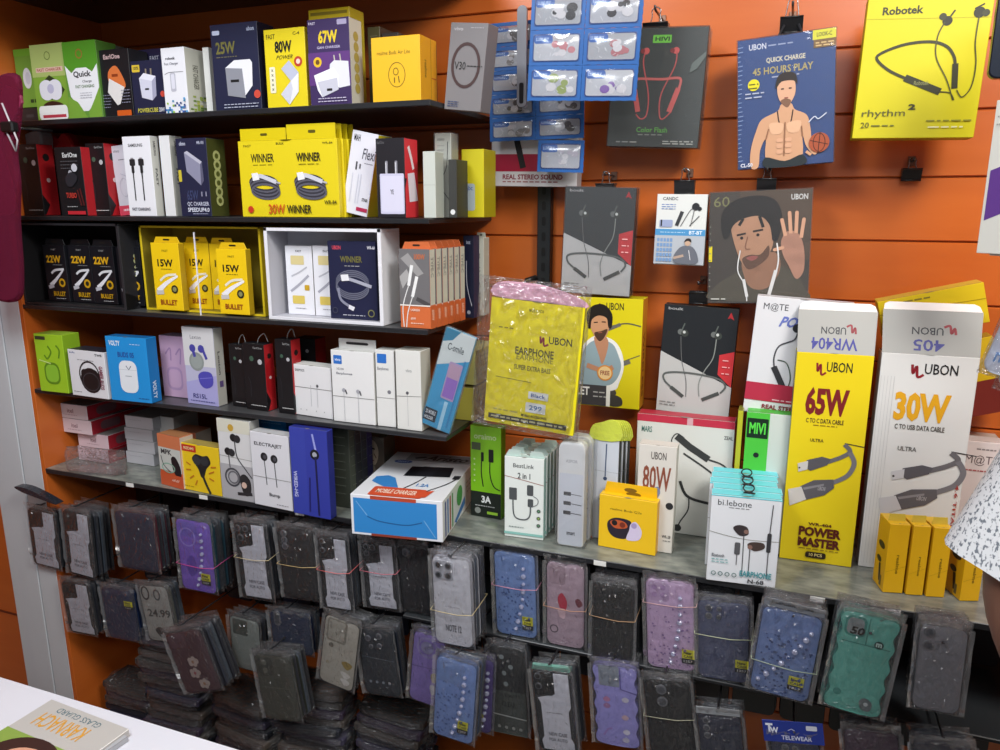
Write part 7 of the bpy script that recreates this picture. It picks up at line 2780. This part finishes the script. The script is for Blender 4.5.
def lil(a):
    a.ring(0.45, 0.2, 0.3, 0.07, 'A49ACC')
    a.circ(0.45, 0.2, 0.2, '9C98BC')
    a.line([(0.0, 0.5), (0.9, 0.46)], 0.03, '7A66A8', sm=False)
    a.blob([(0.62, 0.56), (0.78, 0.52), (0.86, 0.62), (0.7, 0.66)], 'C0B090')
    a.blob([(0.62, 0.72), (0.76, 0.7), (0.84, 0.78), (0.7, 0.84)], 'E0DCE4')
    a.line([(0.15, 0.62), (0.3, 0.6), (0.4, 0.7)], 0.03, '9C88CC')


phone_case('lilac case with a big magnetic ring, lower row', (404, 626), (436, 631), (440, 709), (409, 698), 'plain', '9A86CE', Y=1.18, n=3, hook=True, back='5A4E86', art=lil)
phone_case('violet case with yellow sticker peeping right of the low blue bead case', (477, 656), (490, 657), (491, 735), (474, 730), 'bead', '5A4890', Y=1.165, n=2, hook=True, back='3E3468', sticker=(0.3, 0.74))
phone_case('blue bead-strap case hanging lowest in the middle', (437, 654), (476, 659), (472, 746), (433, 733), 'bead', '809CD4', Y=1.11, n=3, hook=True, back='48608C', sticker=(0.62, 0.72), art=lambda a: [a.rr(0.1, 0.04, 0.72, 0.3, 0.08, '7C96C8'), speck('4C68A4', 70, 12)(a)])


def a_(a):
    for x, y in ((0.35, 0.12), (0.6, 0.22), (0.4, 0.3), (0.44, 0.42)):
        a.circ(x, y, 0.07, '8A9494')
    a.rect(0, 0.5, 1, 1, '4A504C')
    a.text('ULTIMATE', 0.2, 0.53, 0.85, 0.57, '1E2220', 0.02)
    a.text('CLEAR', 0.3, 0.62, 0.7, 0.68, '1E2220', 0.02)
    a.line([(0, 0.78), (1, 0.8)], 0.03, 'C8CCC8', sm=False)
    for k in range(4):
        a.circ(0.18 + k * 0.21, 0.92, 0.05, 'A8ACA8', n=8)


phone_case('black and smoke-clear case reading ULTIMATE CLEAR', (495, 645), (528, 650), (528, 738), (494, 731), 'plain', '26282A', Y=1.18, n=3, hook=True, back='30343A', art=a_)


def a_(e, w, h):
    m = M()
    m.outline([(-w * 0.5, h), (w * 0.5, h), (w * 0.46, h + 0.009), (-w * 0.46, h + 0.009)], 0.0, 0.006, mat('7AC0AC', 0.2), ch=0.001)
    m.build('teal_rim', e)


phone_case('white-carded case with two lenses and a mint green rim', (536, 669), (577, 672), (578, 756), (540, 750), 'card', Y=1.15, n=4, hook=True, lensk=L2, header=a_)


def a_(a):
    a.rr(0.14, 0.01, 0.6, 0.26, 0.04, '8C94A0')
    a.line([(0.62, 0.02), (0.62, 0.28), (0.98, 0.32)], 0.03, '6A60A8', sm=False)
    for x, y, c in ((0.3, 0.42, 'C88AB0'), (0.72, 0.4, 'E0DCE8'), (0.3, 0.5, 'B080B0'), (0.7, 0.62, 'D8B8C0'), (0.72, 0.8, 'E4E0EC'), (0.7, 0.9, 'D0CCE0')):
        a.blob([(x - 0.08, y), (x, y - 0.03), (x + 0.08, y), (x + 0.03, y + 0.035), (x - 0.05, y + 0.03)], c)
    a.line([(0.2, 0.88), (0.3, 0.8), (0.4, 0.78)], 0.04, 'A88AD0')


phone_case('lavender wavy case with small pastel charms', (596, 663), (641, 668), (640, 750), (596, 742), 'plain', 'A5A0E2', Y=1.18, n=4, hook=True, back='6A66A0', art=a_, wavy=True)
phone_case('black case with two pale round lenses, lower right', (652, 678), (697, 684), (697, 768), (652, 762), 'plain', '15171C', Y=1.18, n=4, hook=True, back='181A22', lensk=[(0.38, 0.12, 0.12), (0.38, 0.26, 0.12)], band=(0.42, 'A8A890'))
phone_case('navy case with a column of three lenses, lower right', (705, 713), (748, 716), (748, 800), (705, 794), 'plain', '232B44', Y=1.17, n=3, hook=True, back='1E2438', lensk=L3v, header=hdr(None, '8A8E92', '1A1A1E', 0.014))


def tele(e, w, h):
    m = M()
    hh = 0.034
    m.box(-w * 0.62, w * 0.62, -0.0045, -0.0035, h - 0.004, h + hh, mat('1E3592', 0.25), b=0.0003)
    a = m.face((-w * 0.62, -0.0045, h + hh), (1, 0, 0), (0, 0, -1), w * 1.24, hh + 0.004)
    a.text('T', 0.05, 0.14, 0.17, 0.56, 'E8ECF8', 0.05)
    a.text('W', 0.12, 0.3, 0.26, 0.6, 'E8ECF8', 0.04)
    a.text('TELEWEAR', 0.3, 0.66, 0.8, 0.86, 'D8DEF4', 0.02)
    a.line([(0.42, 0.42), (0.48, 0.34), (0.53, 0.42)], 0.012, 'C8D0F0', sm=False)
    a.rr(0.72, 0.14, 0.9, 0.36, 0.02, 'D8DCE8')
    m.build('blue_header_card', e)


phone_case('navy case under a blue header card reading TELEWEAR', (780, 738), (828, 744), (828, 830), (780, 824), 'plain', '22294A', Y=1.14, n=3, hook=True, back='1C2038', lensk=[(0.3, 0.1, 0.08), (0.5, 0.1, 0.06)], header=tele)
phone_case('plum case with embossed marks at the bottom edge', (850, 729), (906, 737), (904, 822), (850, 815), 'plain', '4A3248', Y=1.15, n=3, hook=True, back='3A2838', art=lambda a: speck('6A4E66', 40, 21, 0.05)(a))
phone_case('dark indigo case in the bottom right corner', (918, 742), (980, 752), (978, 840), (918, 832), 'plain', '1E1C34', Y=1.15, n=3, hook=True, back='1A1830')


# bottom left: dark piles of bagged cases lying on the lowest board and standing on edge
def flat_case(x, y, z, rz, col, lab, w=0.078, h=0.16, t=0.0115, group='flat dark cases heaped at the bottom'):
    m = M()
    m.outline(rrp(-h / 2, h / 2, 0, t, 0.004, 3), 0, w, mat(col, 0.25, bump=0.3), ch=0.002)
    mw = Matrix.Translation((x, y, z)) @ Matrix.Rotation(rz, 4, 'Z')
    o = m.build('phone_case', None, mw)
    return tag(o, lab, 'phone case', group)


rnd = random.Random(11)
cols = ['3E3A38', '544A44', '24252A', '3E3A4C', '2E3038', '4A4440', '3A3040']
Zb = 0.20
for (X, Yp, cnt, rz) in ((-1.475, 1.24, 8, 0.0), (-1.29, 1.20, 19, 0.05), (-1.085, 1.19, 13, -0.12), (-0.90, 1.20, 16, 0.1), (-0.715, 1.22, 15, -0.05), (-0.53, 1.20, 8, 0.08), (-0.35, 1.18, 9, 0.0), (-0.15, 1.2, 10, 0.1)):
    for k in range(cnt):
        o = flat_case(X + rnd.uniform(-0.006, 0.006), Yp + rnd.uniform(-0.008, 0.008), Zb + 0.0008 + 0.0205 * k, rz + rnd.uniform(-0.05, 0.05), cols[k % 7], 'dark bagged case lying in a heap on the lowest board', t=0.0165)
        if k >= 5:
            add_bag(o, -0.088, 0.088, -0.008, 0.086, -0.0006, 0.0186, k)

# darker bundles further back on the pegs, seen only in the gaps
rnd = random.Random(5)
bk = None
for row, (zb, xa, n_) in enumerate(((0.766, -1.50, 22), (0.575, -1.50, 22))):
    for i in range(n_):
        x = xa + 0.0885 * i
        for k in range(2):
            m = None
            c = ['1C1D22', '24262C', '1F2230', '2A2426', '18191C'][rnd.randrange(5)]
            key = (c,)
            if key not in SIDE_MATS:
                SIDE_MATS[key] = case_mesh(0.080, 0.155, mat(c, 0.3), mat('2C2E34', 0.25)).build('phone_case')
                o = SIDE_MATS[key]
            else:
                o = SIDE_MATS[key].copy()
                COL.objects.link(o)
            o.location = (x + rnd.uniform(-0.003, 0.003), 1.395 + 0.0135 * k, zb)
            o.rotation_euler = (0, 0, rnd.uniform(-0.03, 0.03))
            tag(o, 'dark case in the back row of the upper case rack' if row == 0 else 'dark case in the back row of the lower case rack', 'phone case', 'back row of dark cases, upper rack' if row == 0 else 'back row of dark cases, lower rack')

# ================================================================ LEFT EDGE: pink bag and grey pouch
P = at((18, 76), 1.12)
e = empty('pink_bag', Matrix.Translation((at((10, 300), 1.12).x - 0.01, 1.12, at((2, 300), 1.12).z)))
tag(e, 'translucent pink bag hanging at the left edge of the shelves', 'bag')
m = M()
H = P.z - e.location.z
sil = smooth([(-0.09, 0.03), (-0.02, 0.0), (0.042, 0.004), (0.047, 0.06), (0.03, 0.16), (0.025, 0.24), (0.012, 0.30), (0.018, H - 0.06), (0.006, H), (-0.05, H), (-0.09, H - 0.03)], True, 4)
DX = P.x - e.location.x
m.outline([(x + DX * z / H, z) for x, z in sil], -0.012, 0.0, PINKT, ch=0.006)
m.build('bag_film', e)
m = M()
m.outline(smooth([(-0.05, 0.2), (0.06, 0.18), (0.07, 0.24), (0.060, 0.32), (DX + 0.01, H - 0.05), (DX - 0.02, H - 0.02), (DX - 0.05, H - 0.04)], True, 4), -0.008, -0.003, mat('8A2E4C', 0.35, bump=0.6), ch=0.002)
m.build('bag_fold', e)
m = M()
m.tube([(DX - 0.035, -0.014, H - 0.05), (DX - 0.004, -0.016, H - 0.12), (DX - 0.012, -0.016, H - 0.14), (DX - 0.035, -0.014, H - 0.10)], 0.0018, 'C8C4C8')
m.build('bag_string', e)
m = M()
m.box(DX * 0.66, DX * 0.66 + 0.034, -0.022, -0.006, 0.335, 0.355, mat('151517', 0.3), b=0.003)
m.tube([(DX * 0.66 + 0.017, -0.006, 0.345), (DX * 0.66 + 0.017, 0.079, 0.345)], 0.003, mat('202022', 0.3))
m.build('bag_clip', e)
P = at((14, 278), 1.15)
m = M()
m.outline(rrp(-0.12, 0.0, 0, 0.16, 0.008), 0, 0.004, mat('B4B6BA', 0.3), mat('5A5C60'), ch=0.001)
m.tube([(-0.118, -0.0012, 0.004), (-0.004, -0.0012, 0.004), (-0.004, -0.0012, 0.15)], 0.0012, '3A3C40')
tag(m.build('grey_pouch', None, Matrix.Translation(P)), 'flat grey pouch with dark seam hanging below the pink bag', 'pouch')
# crumpled clear bag on the glass shelf and dark folded bag corner
for (a1, a2, yf, lab, k) in (((70, 497), (110, 466), 1.20, 'crumpled clear plastic bag lying at the foot of the pink and red boxes', 2),):
    A1, A2 = at(a1, yf), at(a2, yf)
    o = bpy.data.objects.new('plastic_bag', BAGS[k])
    COL.objects.link(o)
    o.location = ((A1.x + A2.x) / 2, yf, Z5 + 0.001)
    o.scale = (A2.x - A1.x + 0.02, 0.05, 0.055)
    o.rotation_euler = (0, 0, 0.1)
    tag(o, lab, 'bag')
m = M()
P = at((38, 500), 1.16)
m.outline(smooth([(-0.075, 0.022), (-0.05, 0.012), (0.0, 0.004), (0.05, -0.004), (0.05, 0.0), (0.0, 0.016), (-0.04, 0.024)], True, 3), 0, 0.02, mat('2A2C34', 0.2, bump=0.4), ch=0.001)
tag(m.build('bag_flap', None, Matrix.Translation(P)), 'dark pointed bag flap sticking out over the grey-white column', 'bag')

# ================================================================ RIGHT EDGE
for k in range(4):
    P = at((976, 253), 1.22) + Vector((0.016 * k, 0, -0.003 * k))
    th_ = math.radians(-42)
    mw = Matrix.Translation(P + Vector((math.cos(th_), math.sin(th_), 0)) * 0.0225) @ Matrix.Rotation(th_, 4, 'Z')
    carton('cable_pack', ['white cable pack with a violet band, leftmost of those hanging at the right edge', 'second white cable pack with a violet band at the right edge', 'third white cable pack with a violet band at the right edge', 'fourth white cable pack, cut by the right edge of view'][k], 'cable pack', (mw, 0.045, 0.20), 0.008, 'D2D4CE', 'B4B6B0', art=lambda a: [a.poly([(0.1, 0.45), (0.7, 0.4), (0.7, 0.72), (0.1, 0.78)], '5E3A8A'), a.fine(0.1, 0.1, 0.8, 2, 0.05, '9A9C98')])
for k, (pp, c) in enumerate((((999, 376), 'C4CCDC'), ((1014, 392), 'B8BECC'))):
    P = at(pp, 1.08 + 0.02 * k)
    mw = Matrix.Translation(P) @ Matrix.Rotation(math.radians(14), 4, 'Y')
    e = empty('cable_pouch', mw)
    tag(e, ['clear rounded pouch with pale blue letters beside the white 30 watt box', 'second clear pouch just behind the one with pale blue letters'][k], 'pouch')
    m = M()
    m.outline(rrp(-0.02, 0.05, 0.0, 0.15, 0.014), 0.003, 0.008, mat(c, 0.25, bump=0.2), ch=0.001)
    a = m.face((-0.02, 0.003, 0.15), (1, 0, 0), (0, 0, -1), 0.07, 0.15)
    a.text('SAFE', 0.1, 0.5, 0.3, 0.9, '6A94CC', 0.02, vert=True)
    a.text('CABLE', 0.4, 0.4, 0.6, 0.88, '8AA8D4', 0.01, vert=True)
    m.build('pouch_insert', e)
    add_bag(e, -0.024, 0.054, 0, 0.012, -0.004, 0.156, 3)
P = at((1004, 78), 1.2)
m = M()
m.outline(rrp(-0.018, 0.06, 0, 0.14, 0.01), 0, 0.012, mat('1E2430', 0.2), ch=0.002)
a = m.face((-0.018, 0, 0.14), (1, 0, 0), (0, 0, -1), 0.078, 0.14)
a.rr(0.06, 0.04, 0.5, 0.3, 0.08, '2E3646')
tag(m.build('phone_case', None, Matrix.Translation(P)), 'dark blue case hanging at the top right edge', 'phone case')
# board on the right that these hang on
m = M()
m.box(0.60, 0.615, 1.1, 1.4995, 0.9, 2.1, ORANGE, b=0.002)
for z in (1.44, 1.30, 1.95):
    m.tube([(0.6, 1.2, z), (0.36, 1.21, z), (0.35, 1.21, z + 0.01)], 0.002, mat('7A7A7C', 0.3, 0.8))
tag(m.build('side_panel'), 'orange side panel with pegs beyond the right edge of the view', 'panel')

# ---- person at the right edge (arm in a white printed sleeve)
SKIN = mottled('brown_skin', '6B4A3A', '7A5644', 30, 0.5, lo=0.3, hi=0.8)
SLEEVE = mottled('white_printed_cloth', '6E7680', 'D6DADE', 380, 0.8, (1, 1, 0.6), lo=0.40, hi=0.47)


def skinned(name, chains, material, parent, sub=2):
    vs, es, rs, ix = [], [], [], {}
    for ch in chains:
        prev = None
        for (x, y, z, r) in ch:
            k = (round(x, 4), round(y, 4), round(z, 4))
            if k not in ix:
                ix[k] = len(vs)
                vs.append((x, y, z))
                rs.append(r)
            if prev is not None and prev != ix[k]:
                es.append((prev, ix[k]))
            prev = ix[k]
    me = bpy.data.meshes.new(name)
    me.from_pydata(vs, es, [])
    o = bpy.data.objects.new(name, me)
    COL.objects.link(o)
    bpy.context.view_layer.objects.active = o
    sk = o.modifiers.new('skin', 'SKIN')
    sk.use_smooth_shade = True
    for i, v in enumerate(me.skin_vertices[0].data):
        v.radius = rs[i] if isinstance(rs[i], tuple) else (rs[i], rs[i])
        v.use_root = (i == 0)
    ss = o.modifiers.new('sub', 'SUBSURF')
    ss.levels = ss.render_levels = sub
    dg = bpy.context.evaluated_depsgraph_get()
    dg.update()
    m2 = bpy.data.meshes.new_from_object(o.evaluated_get(dg))
    m2.materials.clear()
    m2.materials.append(material)
    o.modifiers.clear()
    o.data = m2
    o.parent = parent
    return o


Hc = at((1012, 535), 0.75)
px_, py_ = Hc.x + 0.21, 0.74
pe = empty('person', Matrix.Translation((px_, py_, -0.05)))
tag(pe, 'person at the right edge wearing a white sleeve with grey leafy print', 'person')
lx = Hc.x - px_
FLR = 0.0
zh = Hc.z + 0.05
sh = (lx + 0.10, 0.0, zh + 0.22)
el = (at((1022, 600), 0.72).x - px_, -0.02, at((1022, 600), 0.72).z + 0.05)
wr = (el[0] + 0.10, -0.13, el[2] - 0.20)
body = [[(0, 0, 0.98, 0.13), (0, 0, 1.15, 0.11), (0, 0, 1.32, 0.115), (0, 0, zh + 0.24, 0.10), (0, 0.005, zh + 0.29, 0.058), (0, 0.02, zh + 0.335, 0.075), (0, 0.025, zh + 0.41, 0.088), (0, 0.015, zh + 0.48, 0.07)],
        [(0, 0, zh + 0.24, 0.10), (sh[0], 0, sh[2], 0.05), (lx + 0.025, 0, zh + 0.02, 0.047), (el[0], el[1], el[2], 0.040), ((el[0] + wr[0]) / 2, (el[1] + wr[1]) / 2, (el[2] + wr[2]) / 2, 0.036), wr + (0.026,), (wr[0] + 0.02, wr[1] - 0.03, wr[2] - 0.04, (0.034, 0.018))],
        [(0, 0, zh + 0.24, 0.10), (-sh[0], 0, sh[2], 0.06), (-lx, 0, zh - 0.03, 0.047), (-lx + 0.02, -0.01, zh - 0.12, 0.04), (-lx + 0.03, 0.05, zh - 0.32, 0.028), (-lx + 0.03, 0.07, zh - 0.38, (0.034, 0.018))],
        [(0, 0, 0.98, 0.13), (-0.10, 0, 0.90, 0.09), (-0.11, 0.0, 0.52, 0.06), (-0.115, -0.02, 0.12, 0.045), (-0.12, 0.08, 0.035, 0.035)],
        [(0, 0, 0.98, 0.13), (0.10, 0, 0.90, 0.09), (0.11, 0.0, 0.52, 0.06), (0.115, -0.02, 0.12, 0.045), (0.12, 0.08, 0.035, 0.035)]]
for (bx, by, bz, sg) in ((wr[0] + 0.02, wr[1] - 0.03, wr[2] - 0.04, 1), (-lx + 0.03, 0.07, zh - 0.38, -1)):
    for k in range(4):
        o_ = (k - 1.5) * 0.017
        ln = [0.066, 0.076, 0.072, 0.056][k]
        body.append([(bx, by, bz, 0.02), (bx + o_ * 0.9, by - 0.006, bz - 0.03, 0.010), (bx + o_, by - 0.012, bz - 0.03 - ln * 0.5, 0.009), (bx + o_, by + 0.004, bz - 0.03 - ln, 0.0075)])
    body.append([(bx, by, bz, 0.02), (bx - sg * 0.032, by + 0.01, bz - 0.012, 0.011), (bx - sg * 0.04, by + 0.014, bz - 0.045, 0.009)])
skinned('body', body, SKIN, pe)
shirt = [[(0, 0, 0.86, 0.19), (0, 0, 0.96, 0.175), (0, 0, 1.15, 0.15), (0, 0, 1.32, 0.172), (0, 0, zh + 0.225, 0.13), (0, 0, zh + 0.265, 0.085)],
         [(0, 0, zh + 0.225, 0.13), (sh[0] * 0.55, 0, sh[2] + 0.004, 0.115), (sh[0], 0, sh[2], 0.095), (lx + 0.06, 0, zh + 0.12, 0.062)],
         [(0, 0, zh + 0.225, 0.13), (-sh[0] * 0.55, 0, sh[2] + 0.004, 0.115), (-sh[0], 0, sh[2], 0.095), (-lx - 0.01, 0, zh + 0.10, 0.070), (-lx, 0, zh + 0.005, 0.078)]]
skinned('shirt', shirt, SLEEVE, pe)
m = M()
vs, fs = [], []
for iz in range(9):
    v = iz / 8
    cx, cz, rr_ = lx + 0.092 - 0.072 * v, zh + 0.205 - 0.235 * v, 0.066 + 0.008 * v
    for k in range(28):
        t = 2 * PI * k / 28
        q = rr_ * (1 + 0.05 * v * math.sin(t * 6))
        vs.append((cx + q * math.cos(t), q * 0.9 * math.sin(t), cz - 0.30 * v * q * math.cos(t)))
for iz in range(8):
    for k in range(28):
        l = (k + 1) % 28
        fs.append((iz * 28 + k, iz * 28 + l, (iz + 1) * 28 + l, (iz + 1) * 28 + k))
m.add(vs, fs, SLEEVE, True)
m.build('sleeve', pe)
skinned('trousers', [[(0, 0, 1.0, 0.15), (0, 0, 0.93, 0.16), (-0.09, 0, 0.80, 0.11), (-0.11, 0.0, 0.52, 0.08), (-0.115, -0.02, 0.12, 0.07)], [(0, 0, 0.93, 0.16), (0.09, 0, 0.80, 0.11), (0.11, 0.0, 0.52, 0.08), (0.115, -0.02, 0.12, 0.07)]], mat('2A2E3A', 0.8), pe)
skinned('hair', [[(0, -0.02, zh + 0.37, 0.07), (0, -0.02, zh + 0.45, 0.092), (0, 0.0, zh + 0.51, 0.075)]], mat('161312', 0.6), pe)
# face looks towards the goods
m = M()
for sx in (-1, 1):
    m.outline([(sx * 0.032 + 0.011 * math.cos(t), zh + 0.465 + 0.006 * math.sin(t)) for t in [2 * PI * i / 10 for i in range(10)]], -0.118, -0.105, 'E8E4DE', ch=0.001)
    m.outline([(sx * 0.032 + 0.005 * math.cos(t), zh + 0.465 + 0.005 * math.sin(t)) for t in [2 * PI * i / 10 for i in range(10)]], -0.120, -0.110, '1A1210', ch=0.001)
m.tube([(0, -0.105, zh + 0.47), (0, -0.125, zh + 0.435), (0, -0.112, zh + 0.425)], [0.007, 0.012, 0.008], SKIN)
m.tube([(-0.024, -0.10, zh + 0.398), (0, -0.108, zh + 0.396), (0.024, -0.10, zh + 0.398)], 0.006, '7A4038')
for sx in (-1, 1):
    m.tube([(sx * 0.09, 0, zh + 0.48), (sx * 0.098, 0.008, zh + 0.455), (sx * 0.088, 0.0, zh + 0.425)], 0.009, SKIN)
f = m.build('face', pe)
f.rotation_euler = (0, 0, PI)
f.location = (0, 0, -0.05)
